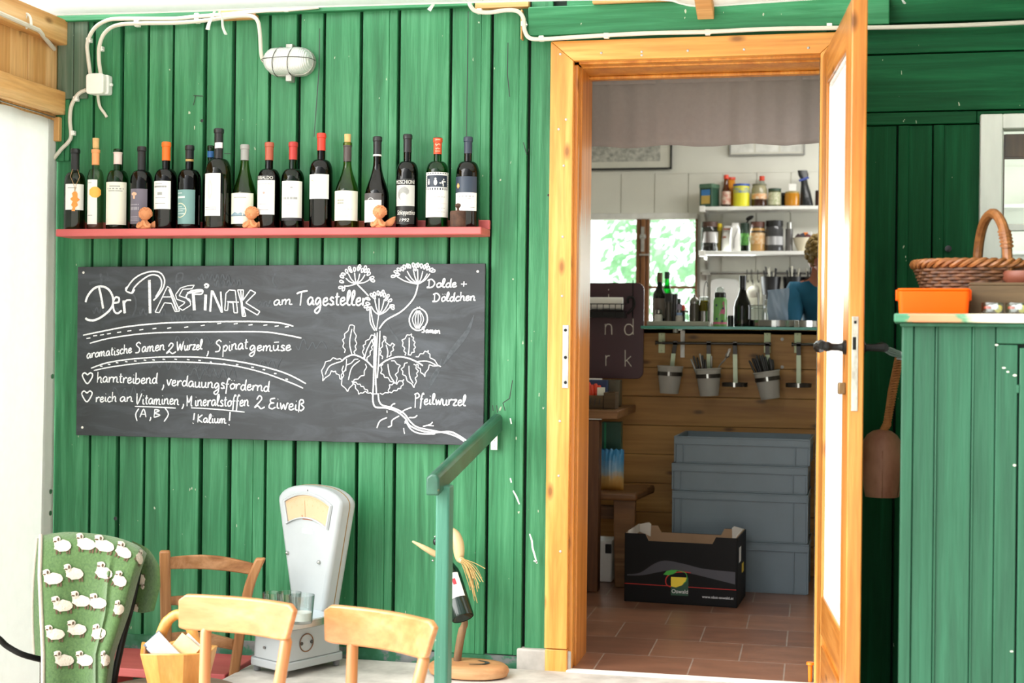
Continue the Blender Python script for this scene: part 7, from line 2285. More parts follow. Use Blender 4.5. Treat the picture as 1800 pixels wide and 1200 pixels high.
# hanging rail with black cutlery pots, board, ladle
yR = yh - .05
zr_ = ZW(1340, 480, yR)
t = thing('hook_rail', 'dark rail under the lower wall shelf carrying black pots and hooks', 'rail', (0, 0, 0))
mb = MB(); mb.cyl((XW(1232, 480, yR), yR, zr_), (1.9, yR, zr_), .007); mb.build('bar', STEELD, t)
mb = MB(); q = XW(1240, 482, yR); mb.box(q - .02, q + .03, yR - .012, yh - .001, zr_ - .012, zr_ + .012); mb.extrude_x([(yh - .002, zr_ - .012), (yR, zr_ - .012), (yh - .002, zr_ - .06)][::-1], q - .004, q + .006); mb.build('bracket', ZINC, t)
for px in (1313, 1321, 1332):
    mb = MB(); q = XW(px, 480, yR); mb.tube(smooth_path([(q, yR - .01, zr_ + .02), (q, yR - .008, zr_), (q, yR - .01, zr_ - .04), (q + .008, yR - .02, zr_ - .055), (q + .01, yR - .02, zr_ - .04)], 4), .0025, 6); mb.build('hook', BLACKM, t)
q0, q1 = P(1248, 572, yh - .03), P(1299, 490, yh - .03)
mb = MB(); mb.extrude_y(rrect(q0.x, q1.x, q0.z, q1.z, .03), yh - .03, yh - .015)
o = mb.build('cutting_board', mat('white_plastic_board', '#e2e3e0', .4, .02), None, 30, .003); tag(o, 'white plastic cutting board leaning on the rear wall', 'board')
q = P(1323, 511, yR - .02); s = SC(1323, yR)
la = thing('ladle', 'pale round ladle hanging from the dark rail', 'ladle', q)
rot = Matrix.Rotation(R(80), 3, 'X')
mb = MB(); mb.lathe([(0, .02), (7 / s, .017), (11 / s, .006), (13 / s, 0), (12.3 / s, 0), (7 / s, .013), (0, .016)], (0, 0, 0), 20, rot); mb.build('bowl', mat('pale_enamel', '#e3e1d2', .3, .03), la)
mb = MB(); mb.tube([(0, 0, 10 / s), (0, .01, 34 / s)], .003, 6); mb.build('handle', STEELD, la)
for k, (px, lab) in enumerate(((1355, 'black hanging pot nearest the pale ladle, full of utensils'), (1394, 'black hanging pot in the middle, full of pale handles'), (1428, 'black hanging pot partly hidden by the person'))):
    s = SC(px, yR); q = XW(px, 500, yR - .05)
    z0 = ZW(px, 535, yR - .05)
    t = thing('utensil_pot', lab, 'pot', (q, yR - .06, z0), 0, 'black utensil pots on the dark rail')
    mb = MB(); mb.lathe([(0, 0), (14 / s, 0), (13.3 / s, .003), (17.6 / s, 48 / s), (16.2 / s, 48 / s), (12.3 / s, .01), (0, .01)], (0, 0, 0), 24); mb.build('pot_shell', flat('black_pot', '#101011', .4), t, 45)
    mb = MB(); fn = lambda x, z: (x, -(15.8 / s) + .0, z)
    if k < 2:
        vs_, fs = text_mesh(('Messer', 'Gabel')[k])
    for j in range(9):
        a = j * .7 + k; rr_ = (4 + 9 * ((j * 37) % 10) / 10) / s
        hh_ = (56 + 12 * ((j * 53) % 7) / 7) / s
        mb = MB()
        x, y_ = rr_ * math.cos(a), rr_ * math.sin(a)
        pale = (j + k) % 3 == 0
        mb.tube([(x * .6, y_ * .6, .012), (x, y_, hh_ * .8), (x * 1.15, y_ * 1.15, hh_)], [.003, .004, .006 if pale else .005], 7)
        o = mb.build('utensil', flat('ivory_handle', '#cfcbb9') if pale else BLKH, None, 60, loc=(q, yR - .06, z0))
        tag(o, ('pale' if pale else 'black') + ' utensil handle sticking out of ' + ('the black pot nearest the ladle', 'the middle black pot', 'the black pot by the person')[k], 'utensil', 'utensils in the black pots')
# pictures on the rear wall
def frame(px0, px1, pyb, label, dark):
    q0, q1 = P(px0, pyb, yh - .02), P(px1, pyb, yh - .02)
    hgt = .30 if dark else .26
    t = thing('picture_frame', label, 'picture', (q0.x, yh - .013 + .008, q0.z))
    w_ = q1.x - q0.x
    mb = MB()
    f_ = .011 if dark else .008
    for (a, b_, c, d) in ((0, w_, 0, f_), (0, w_, hgt - f_, hgt), (0, f_, f_, hgt - f_), (w_ - f_, w_, f_, hgt - f_)): mb.box(a, b_, -.015, -.001, c, d)
    mb.build('frame', BLACK if dark else flat('grey_frame', '#8d8d88'), t, 30, .001)
    mb = MB(); mb.box(f_, w_ - f_, -.006, -.002, f_, hgt - f_); mb.build('mount', flat('picture_mount', '#d8d6c9'), t, 0)
    mb = MB()
    if dark: mb.box(w_ * .62 - w_ * .58, w_ * .9, -.0075, -.006, .05, hgt - .05)
    else:
        for k in range(3): mb.box(w_ * (.02 + .33 * k), w_ * (.32 + .33 * k), -.0075, -.006, .02, hgt - .02)
    mb.build('print', mat('grey_pencil_print', '#8c8c84', .7, .3, 45, (1, 1, 1), 0, 0, '#c9c8bd') if dark else mat('pale_canvas_print', '#c8c8c0', .7, .2, 12, (1, 1, 1), 0, 0, '#f0efe8'), t, 0)
frame(975, 1181, 300, 'black framed grey drawing above the rear window', True)
frame(1282, 1415, 274, 'pale triptych picture above the upper wall shelf', False)

# ---------------------------------------------------------------- person behind the counter
SKIN = mat('skin', '#a5654c', .55, .06, 20)
HAIR = mat('curly_blond_hair', '#8f7436', .75, .3, 120, (1, 1, 1), .8, 0, '#5d4a20')
SHIRT = mat('teal_cotton', '#0f5876', .85, .08, 25, (1, 1, 1), .15)
TROUS = mat('dark_trousers', '#23252b', .85, .1)
yP = 2.95
pc = Vector((XW(1462, 560, yP), yP, 0.0))
per = thing('person', 'person with curly fair hair in a teal t-shirt bending over work behind the counter', 'person', pc, R(6))
def skinned(name, verts, edges, radii, m, parent, levels=2):
    me = bpy.data.meshes.new(name); me.from_pydata(verts, edges, [])
    o = bpy.data.objects.new(name, me); col.objects.link(o); o.parent = parent
    me.materials.append(m)
    sk = o.modifiers.new('skin', 'SKIN'); sk.use_smooth_shade = True
    for i, r_ in enumerate(radii):
        sv = me.skin_vertices[0].data[i]
        sv.radius = r_ if isinstance(r_, tuple) else (r_, r_)
        sv.use_root = (i == 0)
    sb = o.modifiers.new('sub', 'SUBSURF'); sb.levels = levels; sb.render_levels = levels
    return o
zs_ = 1.36; lean = -.10
BV = [(0, 0, .95), (0, -.01, 1.1), (-.01, -.05, 1.26), (-.02, -.09, 1.39), (-.04, -.13, 1.46), (-.06, -.16, 1.53),
      (-.19, -.09, 1.37), (-.26, -.14, 1.18), (-.20, -.30, 1.06), (-.17, -.36, 1.05),
      (.15, -.07, 1.39), (.25, -.12, 1.18), (.2, -.3, 1.08), (.16, -.37, 1.06),
      (-.1, 0, .86), (-.11, -.01, .48), (-.11, .03, .08), (-.11, -.1, .03), (.1, 0, .86), (.11, -.01, .48), (.11, .03, .08), (.11, -.1, .03)]
BE = [(0, 1), (1, 2), (2, 3), (3, 4), (4, 5), (3, 6), (6, 7), (7, 8), (8, 9), (3, 10), (10, 11), (11, 12), (12, 13), (0, 14), (14, 15), (15, 16), (16, 17), (0, 18), (18, 19), (19, 20), (20, 21)]
BR = [(.14, .11), (.135, .10), (.15, .11), (.13, .10), (.06, .06), (.055, .055), .06, .047, .037, .032, .06, .047, .037, .032, .09, .062, .042, .035, .09, .062, .042, .035]
skinned('body', BV, BE, BR, SKIN, per)
hands = [(-.17, -.36, 1.05), (.16, -.37, 1.06)]
mbh = MB()
for hx_, hy_, hz_ in hands:
    sg = 1 if hx_ > 0 else -1
    mbh.ball((hx_ - sg * .02, hy_ - .045, hz_ - .004), (.04, .05, .016), 12, 8)
    for k in range(4):
        x = hx_ - sg * .02 + (k - 1.5) * .019; L = (.055, .068, .072, .06)[k]
        mbh.tube(smooth_path([(x, hy_ - .085, hz_), (x, hy_ - .085 - L * .5, hz_ + .004), (x, hy_ - .085 - L * .85, hz_ - .012), (x, hy_ - .085 - L, hz_ - .028)], 3), [.0095] * 4 + [.009] * 3 + [.0085, .008, .006], 8)
    mbh.tube(smooth_path([(hx_ - sg * .045, hy_ - .03, hz_), (hx_ - sg * .07, hy_ - .06, hz_ - .004), (hx_ - sg * .075, hy_ - .09, hz_ - .012)], 3), [.0115] * 4 + [.010, .009, .007], 8)
mbh.build('hands', SKIN, per, 60)
SV = [(0, 0, .93), (0, -.01, 1.1), (-.01, -.05, 1.26), (-.02, -.085, 1.385), (-.03, -.105, 1.42), (-.185, -.085, 1.37), (-.258, -.14, 1.17), (.15, -.07, 1.39), (.225, -.105, 1.25)]
SE = [(0, 1), (1, 2), (2, 3), (3, 4), (3, 5), (5, 6), (3, 7), (7, 8)]
SRr = [(.155, .125), (.15, .115), (.165, .125), (.145, .112), (.085, .08), .08, .068, .08, .068]
skinned('t_shirt', SV, SE, SRr, SHIRT, per)
TV = [(0, 0, .95), (-.1, 0, .86), (-.11, -.01, .48), (-.11, .03, .1), (.1, 0, .86), (.11, -.01, .48), (.11, .03, .1)]
skinned('trousers', TV, [(0, 1), (1, 2), (2, 3), (0, 4), (4, 5), (5, 6)], [(.15, .125), .105, .078, .062, .105, .078, .062], TROUS, per)
# head, leaning and looking down
hc = Vector((P(1449, 447, yP - .2).x, yP - .2, ZW(1440, 452, yP - .2))) - pc
hc = Matrix.Rotation(-R(6), 3, 'Z') @ hc
hd = thing('head', None, None, hc, 0); hd.parent = per
hd.rotation_euler = (R(34), R(-20), R(10))
mb = MB()
def headf(u, v):
    a = 2 * math.pi * u; ph = math.pi * (v - .5)
    x, y_, z = math.cos(ph) * math.cos(a), math.cos(ph) * math.sin(a), math.sin(ph)
    rx, ry, rz = .074, .094, .112
    if z < 0:
        k = 1 + .32 * z; rx *= k; ry *= (1 + .18 * z)
        if y_ < 0: y_ *= 1.04
    X, Y, Z = x * rx, y_ * ry, z * rz
    if y_ < -.3:   # face
        nose = math.exp(-((X / .012) ** 2) - ((Z + .022) / .022) ** 2); Y -= .022 * nose
        for ex in (-.03, .03): Y += .012 * math.exp(-(((X - ex) / .013) ** 2) - ((Z - .004) / .010) ** 2)
        Y -= .006 * math.exp(-((X / .022) ** 2) - ((Z + .062) / .007) ** 2) + .008 * math.exp(-((X / .02) ** 2) - ((Z + .095) / .014) ** 2)
        Y -= .006 * math.exp(-(((abs(X) - .03) / .02) ** 2) - ((Z - .022) / .008) ** 2)
    return (X, Y, Z)
mb.grid(headf, 48, 32)
for ex in (-.075, .075): mb.ball((ex, .008, -.008), (.008, .018, .03), 10, 8)
mb.build('face', SKIN, hd, 60)
mb = MB()
for ex in (-.028, .028): mb.ball((ex, -.083, .003), (.010, .007, .006), 8, 6)
mb.build('eyes', flat('dark_eye', '#2a1c14'), hd, 60)
mb = MB()
rhh = random.Random(8)
def hairf(u, v):
    x, y_, z = headf(u, .47 + .53 * v)
    k = 1.13 + .03 * math.sin(u * 60) * math.sin(v * 30)
    if y_ < -.03 and z < .05: k = .96
    return (x * k, y_ * k + .004, z * k)
mb.grid(hairf, 40, 20)
for k in range(190):
    u, v = rhh.random(), .5 + .5 * rhh.random() ** 1.2
    x, y_, z = headf(u, v)
    if y_ < -.035 and z < .062: continue
    mb.ball((x * 1.14, y_ * 1.14 + .004, z * 1.14), (.013, .013, .011), 6, 5)
mb.build('hair', HAIR, hd, 60)
# ================================================================ things on the landing and the lower terrace
GZ = -0.5
# ---- shop scale
ENAM = mat('grey_white_enamel', '#abb0b1', 0.3, 0.05, 6, (1, 1, 1), 0.03)
ENAMD = mat('grey_white_enamel_worn', '#c9cbc9', 0.35, 0.08, 14, (1, 1, 1), 0.1)
F_ = P(499, 1179, -.37); F_.z = 0.0
rs = R(-28)
Rz = Matrix.Rotation(rs, 3, 'Z')
bw, bd = .090, .136
ctr_ = F_ - Rz @ Vector((bw, -bd, 0)); ctr_.z = 0.0
sc_ = thing('shop_scale', 'old white enamelled shop scale with a fan shaped dial and steel platter', 'scale', ctr_, rs)
mb = MB()
def rbox(mb, x0, x1, y0, y1, z0, z1, r=.02, tx=0.0):
    mb.prism(rrect(x0, x1, y0, y1, r), lambda x, y: (x, y, z0), lambda x, y: (x * (1 - tx), y * (1 - tx), z1))
rbox(mb, -bw, bw, -bd, bd, .018, .045, .022)
rbox(mb, -bw + .005, bw - .005, -bd + .005, bd - .005, .045, .15, .03, .03)
mb.build('base', ENAM, sc_, 40, .004)
mb = MB()
for sx in (-1, 1):
    for sy in (-1, 1):
        mb.lathe([(0, 0), (.011, 0), (.013, .02), (0, .02)], (sx * (bw - .02), sy * (bd - .022), -.001), 12); mb.build('foot', flat('grey_rubber', '#77787a'), sc_); mb = MB()
mb.lathe([(.005, 0), (.005, .003), (0, .004)], (-.012, -bd + .004, .085), 10, Matrix.Rotation(R(90), 3, 'X')); mb.build('bolt', flat('dull_bolt', '#6e6a66'), sc_)
# round cover with rust ring on the long side
mb = MB(); rotY = Matrix.Rotation(R(90), 3, 'Y')
mb.mat(0); mb.lathe([(.027, 0), (.030, .0015), (.031, 0)], (bw - .004, -.035, .10), 28, rotY, caps=False)
mb.mat(1)
for dy in (-.022, .022): mb.lathe([(.006, 0), (.006, .002), (0, .0025)], (bw - .004, -.035 + dy, .1), 10, rotY)
mb.build('cover_plate', [flat('rust_ring', '#7b5233'), flat('dark_bolt', '#3d3a38')], sc_)
# neck and platter
mb = MB(); mb.lathe([(.02, 0), (.02, .04)], (0, -.05, .145), 14); mb.build('platter_stem', BLACKM, sc_)
mb = MB(); zpl = .188
pl = []
for k in range(33):
    a = 2 * math.pi * k / 32
    cx_, sy_ = math.cos(a), math.sin(a)
    pl.append((.0 + .150 * math.copysign(abs(cx_) ** .55, cx_), -.075 + .118 * math.copysign(abs(sy_) ** .55, sy_)))
pl = pl[:-1]
mb.extrude_z(pl, zpl, zpl + .004)
tag(mb.build('platter', mat('pale_platter', '#cfdbe2', .18, .03, 5, (1, 1, 1), 0, .3), sc_, 40), 'pale flat platter')
mb = MB(); mb.extrude_z([(x * .995, -.075 + (y + .075) * .995) for x, y in pl], zpl - .022, zpl - .0005)
mb.build('platter_rim', STEEL, sc_, 40)
# fan shaped head
hy0, hy1 = .040, .120
hb, ht = .160, .606
def fan(k=0.0):
    pts = []
    n = 16
    wt, wb = .156 - k, .074 - k
    sh = ht - .052
    pts += [(wb, hb)]
    pts += [(wt, sh - .012)]
    for i in range(n + 1):
        t_ = i / n
        x = wt * math.cos(math.pi * t_)
        z = sh + (ht - k - sh) * (1 - abs(math.cos(math.pi * t_)) ** 2.6) ** .6
        pts.append((x, z))
    pts += [(-wt, sh - .012), (-wb, hb)]
    return pts
mb = MB()
mb.prism(fan(), lambda x, z: (x, hy0, z), lambda x, z: (x, hy1, z))
mb.build('head_case', ENAM, sc_, 50, .016, seg=4)
mb = MB()
win_ = []
n = 14
for i in range(n + 1):
    u = -1 + 2 * i / n; win_.append((.112 * u, ht - .030 - .030 * u * u))
for i in range(n + 1):
    u = 1 - 2 * i / n; win_.append((.095 * u, ht - .105 - .024 * u * u))
def offs(pts, k):
    cx_ = sum(p[0] for p in pts) / len(pts); cz_ = sum(p[1] for p in pts) / len(pts)
    return [(cx_ + (x - cx_) * (1 + k), cz_ + (z - cz_) * (1 + k * 1.9)) for x, z in pts]
o1 = offs(win_, .11)
m_ = len(win_)
vs_ = [(x, hy0 - .002, z) for x, z in o1] + [(x, hy0 - .008, z) for x, z in offs(win_, .07)] + [(x, hy0 - .006, z) for x, z in win_] + [(x, hy0 - .0005, z) for x, z in win_]
mb.add(vs_, [(r_ * m_ + i, r_ * m_ + (i + 1) % m_, (r_ + 1) * m_ + (i + 1) % m_, (r_ + 1) * m_ + i) for r_ in range(3) for i in range(m_)])
mb.build('dial_bezel', ENAM, sc_, 40)
mb = MB(); mb.mat(0); mb.poly([(x, hy0 - .0012, z) for x, z in win_])
mb.mat(1)
for i in range(31):
    u = -.9 + 1.8 * i / 30
    x = .112 * u; z1 = ht - .040 - .030 * u * u; L = .012 if i % 5 == 0 else .006
    mb.ribbon([(x, z1), (x * .97, z1 - L)], .0008, lambda a, b_: (a, hy0 - .0017, b_))
mb.ribbon([(.112 * (-.93 + 1.86 * i / 20), ht - .038 - .030 * (-.93 + 1.86 * i / 20) ** 2) for i in range(21)], .0009, lambda a, b_: (a, hy0 - .0016, b_))
for i in range(7):
    u = -.75 + 1.5 * i / 6; x = .105 * u; z = ht - .066 - .026 * u * u
    mb.ribbon([(x - .002, z), (x + .002, z + .003), (x - .001, z + .006)], .001, lambda a, b_: (a, hy0 - .0017, b_))
mb.mat(2); mb.ribbon([(-.01, ht - .108), (-.013, ht - .05)], .0016, lambda a, b_: (a, hy0 - .002, b_))
mb.mat(3); mb.ribbon([(-.026, ht - .100), (-.022, ht - .112), (.026, ht - .112)], .006, lambda a, b_: (a, hy0 - .0022, b_))
mb.build('dial_face', [flat('yellowed_dial', '#c4a583'), flat('faded_brown_print', '#b98c55'), flat('needle', '#8c6b35'), flat('rust_mark', '#9a6048')], sc_, 0)
mb = MB(); mb.box(-.024, .024, hy0 - .0016, hy0 + .001, .445, .462); mb.build('maker_plate', flat('pale_plate', '#e4e6e4'), sc_, 30)
mb = MB(); mb.box(-.02, .018, hy0 - .0022, hy0 - .001, .4525, .4545); mb.build('plate_line', PRINTG, sc_, 0)
for x, z in ((.062, .355), (-.098, .37)):
    mb = MB(); mb.ball((x, hy0 - .002, z), (.007, .008, .007), 12, 8); mb.build('knob', STEEL, sc_)
mb = MB(); mb.lathe([(.003, 0), (0, .002)], (0, hy0 - .001, ht - .014), 8, Matrix.Rotation(R(90), 3, 'X')); mb.build('bolt', flat('dark_head_bolt', '#4f4b48'), sc_)
mb = MB(); mb.prism(fan(-.0012), lambda x, z: (x, .085, z), lambda x, z: (x, .088, z)); mb.build('seam', flat('rusty_seam', '#8f7346'), sc_, 50)
mb = MB(); rbox(mb, -.075, .075, .03, .112, .145, .175, .02); mb.build('head_foot', ENAM, sc_, 40, .003)
# glasses on the platter
TUM = glass('tumbler_glass', '#f7fbfa', .6, .04, 1.75)
for k, (x, y_, lab) in enumerate(((479, -.33, 'empty tumbler at the far edge of the scale platter'), (508, -.37, 'larger tumbler in the middle of the scale platter'), (530, -.41, 'tumbler with a white candle at the near end of the scale platter'))):
    p = P(x, 1080, y_); p.z = zpl + .0045
    t = thing('tumbler', lab, 'glass', p, 0, 'tumblers on the scale platter')
    r_ = (.034, .041, .042)[k]; h_ = (.078, .088, .09)[k]
    mb = MB(); mb.lathe([(0, 0), (r_ * .8, 0), (r_ * .84, .004), (r_, h_), (r_ - .002, h_), (r_ * .8, .008), (0, .008)], (0, 0, 0), 28)
    mb.build('glass_wall', TUM, t, 40)
    if k == 2:
        mb = MB(); mb.lathe([(0, .009), (r_ * .76, .009), (r_ * .8, .034), (0, .034)], (0, 0, 0), 24); mb.build('candle', flat('white_wax', '#e6e4df'), t)

# ---- bottle bird on a wooden slab
bp_ = PZ(826, 1183, 0.0)
bd_ = thing('bottle_bird', 'bird figure made from a bottle, horn beak and antler leg on a pale wood slab', 'figure', (bp_.x, bp_.y, 0.0))
yb_ = bp_.y
def bl_(px, py, dy=0.0):
    q = P(px, py, yb_ + dy); return Vector((q.x - bp_.x, dy, q.z))
ANT = mat('antler', '#5a4029', .7, .25, 30, (1, 1, .25), .7, 0, '#9b7a55')
HORN = mat('pale_horn', '#c9b285', .45, .12, 20, (1, 1, .4), .1)
HUSK = mat('straw_husk', '#bb9c62', .7, .12, 50, (1, 1, .1), .3)
mb = MB()
mb.lathe([(0, 0), (.105, 0), (.130, .006), (.137, .022), (.133, .034), (.122, .042), (.09, .0432), (0, .0434)], (0.0, -.02, -.003), 32, None, 1, .62)
mb.build('wood_slab', SLABW, bd_, 50)
mb = MB(); mb.lathe([(.060, .0436), (.068, .0440), (.074, .0436)], (-.01, -.02, -.0005), 32, None, 1.1, .50, a0=R(-75), a1=R(60)); mb.build('painted_ring', flat('dark_ring', '#3e3c3a'), bd_)
leg = [bl_(804, 1174), bl_(805, 1150), bl_(812, 1110), bl_(817, 1095), bl_(812, 1078)]
mb = MB(); mb.tube(smooth_path([tuple(q) for q in leg], 6), [.0135] * 10 + [.0135] * 4 + [.0115] * 6 + [.009, .007, .005, .003, .002], 12)
tag(mb.build('antler_leg', ANT, bd_), 'brown antler leg')
# bottle: axis from the cut base down at the right to the neck up at the left
b0 = bl_(814, 1086, -.05); b1 = bl_(778, 972, .05)
ax = (b1 - b0); LB = ax.length; ax.normalize()
rotB = ax.to_track_quat('Z', 'Y').to_matrix()
mb = MB(); rB = .038
mb.lathe([(rB * .96, 0), (rB, .004), (rB, LB * .62), (rB * .93, LB * .7), (rB * .6, LB * .84), (rB * .42, LB * .95), (rB * .4, LB * 1.12), (0, LB * 1.12)], b0, 32, rotB, caps=False)
mb.lathe([(rB * .95, .002), (rB * .55, .018), (0, .026)], b0, 24, rotB, caps=False)
tag(mb.build('bottle_body', mat('dark_green_bottle', '#10231a', .12, .1), bd_, 40), 'dark green bottle body')
mb = MB(); cam_dir = (CAM - (bp_ + b0)); cam_dir.z = 0; loc_d = rotB.transposed() @ cam_dir.normalized(); a_c = math.atan2(loc_d.y, loc_d.x)
mb.grid(lambda u, v: b0 + rotB @ Vector((math.cos(a_c - .9 + 1.8 * u) * (rB + .0008), math.sin(a_c - .9 + 1.8 * u) * (rB + .0008), LB * (.26 + .36 * v))), 14, 2)
mb.build('label', LABELW, bd_, 180)
mb = MB(); mb.grid(lambda u, v: b0 + rotB @ Vector((math.cos(a_c + .15 + .3 * u) * (rB + .0014), math.sin(a_c + .15 + .3 * u) * (rB + .0014), LB * (.44 + .09 * v))), 4, 2); mb.build('red_mark', flat('red_mark', '#c8323c'), bd_, 180)
# horn beak
hb_ = [bl_(725, 951, -.02), bl_(738, 958, -.02), bl_(752, 966, -.015), bl_(768, 974, 0), bl_(782, 972, .01)]
mb = MB(); mb.tube(smooth_path([tuple(q) for q in hb_], 4), [.003, .004, .005, .006, .007, .008, .009, .0095, .010, .0105, .011, .0115, .012, .012, .013, .013, .013], 12)
tag(mb.build('horn_beak', HORN, bd_), 'pale horn beak')
mb = MB(); q = bl_(766, 952, -.028); mb.ball(q, (.010, .008, .012), 12, 8); mb.build('eye', BLACK, bd_)
mb = MB(); q = bl_(765, 943, -.028); mb.ball(q, (.004, .004, .004), 8, 6); q = bl_(761, 985, -.03); mb.ball(q, (.004, .004, .004), 8, 6); mb.build('pin', STEEL, bd_)
# husk crest and straw tuft
mb = MB()
hk = [bl_(790, 928, .02), bl_(800, 940, .02), bl_(806, 960, .015), bl_(808, 980, .01), bl_(814, 986, 0)]
mb.tube(smooth_path([tuple(q) for q in hk], 5), [.004, .008, .011, .014, .016, .018, .019, .020, .0205, .0205, .020, .0195, .019, .018, .017, .015, .014, .012, .011, .010, .010], 12)
mb.build('husk_crest', HORN, bd_)
rr2 = random.Random(4)
mb = MB()
for k in range(26):
    e = (rr2.uniform(826, 850), rr2.uniform(1010, 1040))
    if k < 6: e = (rr2.uniform(832, 840), rr2.uniform(1045, 1062))
    if k == 6: e = (853, 999)
    p0 = bl_(812 + rr2.uniform(-3, 3), 983 + rr2.uniform(-3, 3), -.005); p2 = bl_(e[0], e[1], rr2.uniform(-.03, .01))
    p1 = (p0 + p2) / 2 + Vector((.012 * rr2.random(), 0, .018 * rr2.random() if k != 6 else .002))
    mb.tube(smooth_path([tuple(p0), tuple(p1), tuple(p2)], 5), .0013, 5)
tag(mb.build('straw_tuft', HUSK, bd_), None, None, None, 'stuff')
# crumbs of straw lying on the wall side
# ---- ladder-back chair
def tubepx(mb, pts, r, n=10, flat_=1.0):
    mb.tube(smooth_path([tuple(P(a, b_, y)) for a, b_, y in pts], 5), r, n, flat=flat_)
rc_ = thing('ladder_back_chair', 'brown ladder back wooden chair between the sheep blanket and the scale', 'chair', (P(360, 1180, -.5).x, -.5, GZ))
def lc(px, py, y):
    q = P(px, py, y); return q - Vector(rc_.location)
yl, yr = -.46, -.27
def beam(mb, pts, w_, d_, rz_=0.0):
    """rectangular section swept along points"""
    vs_ = []
    c_, s__ = math.cos(rz_), math.sin(rz_)
    for p in pts:
        for sx, sy in ((-1, -1), (1, -1), (1, 1), (-1, 1)):
            a, b_ = sx * w_ / 2, sy * d_ / 2
            vs_.append((p[0] + a * c_ - b_ * s__, p[1] + a * s__ + b_ * c_, p[2]))
    m = len(pts)
    fs = [(3, 2, 1, 0), tuple(range(4 * m - 4, 4 * m))] + [(i * 4 + k, i * 4 + (k + 1) % 4, (i + 1) * 4 + (k + 1) % 4, (i + 1) * 4 + k) for i in range(m - 1) for k in range(4)]
    mb.add(vs_, fs)
mb = MB(); Lp = smooth_path([tuple(lc(290, 967, yl)), tuple(lc(291, 1040, yl)), tuple(lc(292, 1110, yl)), tuple(lc(292, 1190, yl)), tuple(lc(292, 1440, yl))], 4)
beam(mb, Lp, .034, .03, R(20)); mb.build('back_post', RUSTIC, rc_, 30, .007, seg=3)
mb = MB(); Rp = smooth_path([tuple(lc(459, 980, yr)), tuple(lc(446, 1008, yr - .005)), tuple(lc(436, 1040, yr - .01)), tuple(lc(424, 1100, yr - .015)), tuple(lc(412, 1180, yr - .02)), tuple(lc(396, 1300, yr - .02)), tuple(lc(385, 1410, yr - .02))], 4)
beam(mb, Rp, .034, .034, R(20)); mb.build('back_post', RUSTIC, rc_, 30, .007, seg=3)
def slat(xl0, yt0, yb0, xr0_, yt1, yb1, arch):
    mb = MB(); n = 12; vs_ = []
    for i in range(n + 1):
        u = i / n
        px = xl0 + (xr0_ - xl0) * u; y = yl + (yr - yl) * u + .03 * math.sin(math.pi * u)
        t_ = yt0 + (yt1 - yt0) * u - arch * math.sin(math.pi * u); b_ = yb0 + (yb1 - yb0) * u - arch * .5 * math.sin(math.pi * u)
        a, c = lc(px, t_, y), lc(px, b_, y)
        for p, d in ((a, -.009), (a, .009), (c, .009), (c, -.009)): vs_.append((p.x, p.y + d, p.z))
    fs = [(3, 2, 1, 0), tuple(range(4 * n, 4 * n + 4))] + [(i * 4 + k, i * 4 + (k + 1) % 4, (i + 1) * 4 + (k + 1) % 4, (i + 1) * 4 + k) for i in range(n) for k in range(4)]
    mb.add(vs_, fs); mb.build('back_slat', RUSTICX, rc_, 30, .004)
slat(296, 979, 1000, 446, 990, 1010, 9)
slat(296, 1048, 1063, 430, 1058, 1075, 6)
slat(296, 1112, 1130, 412, 1124, 1142, 7)
a = Vector(Lp[-5]); b_ = Vector(Rp[-5])
za = .44
f_ = Vector((-.26, -.26, 0)) * .95
c0 = Vector((Lp[0][0], Lp[0][1], za)); c1 = Vector((lc(404, 1230, yr - .02).x, yr + .48, za)); c1 = Vector((c1.x, lc(404, 1230, yr - .02).y, za))
mb = MB(); mb.extrude_z([(c1.x, c1.y), (c0.x, c0.y), (c0.x + f_.x * .9, c0.y + f_.y), (c1.x + f_.x * .9, c1.y + f_.y)][::-1], za - .03, za); mb.build('seat', RUSTICX, rc_, 30, .006)
for c in (c0, c1):
    e = c + Vector((f_.x * .85, f_.y * .92, 0)); mb = MB(); mb.box(e.x - .017, e.x + .017, e.y - .017, e.y + .017, 0, za - .031); mb.build('front_leg', RUSTIC, rc_, 30, .004)
# red bench along the wall
q0, q1 = XW(150, 1165, -.12), PZ(410, 1174, 0.0).x - .02
rb = thing('red_bench', 'low red painted bench plank along the foot of the green wall', 'bench', (0, 0, 0))
zrb = ZW(300, 1166, -.2)
mb = MB(); mb.box(q0, q1, -.30, -.01, zrb - .03, zrb); mb.build('plank', REDP, rb, 30, .004)
for x in (q0 + .1, q1 - .08): mb = MB(); mb.box(x, x + .04, -.28, -.03, GZ, zrb - .031); mb.build('leg', REDP, rb, 30, .003)

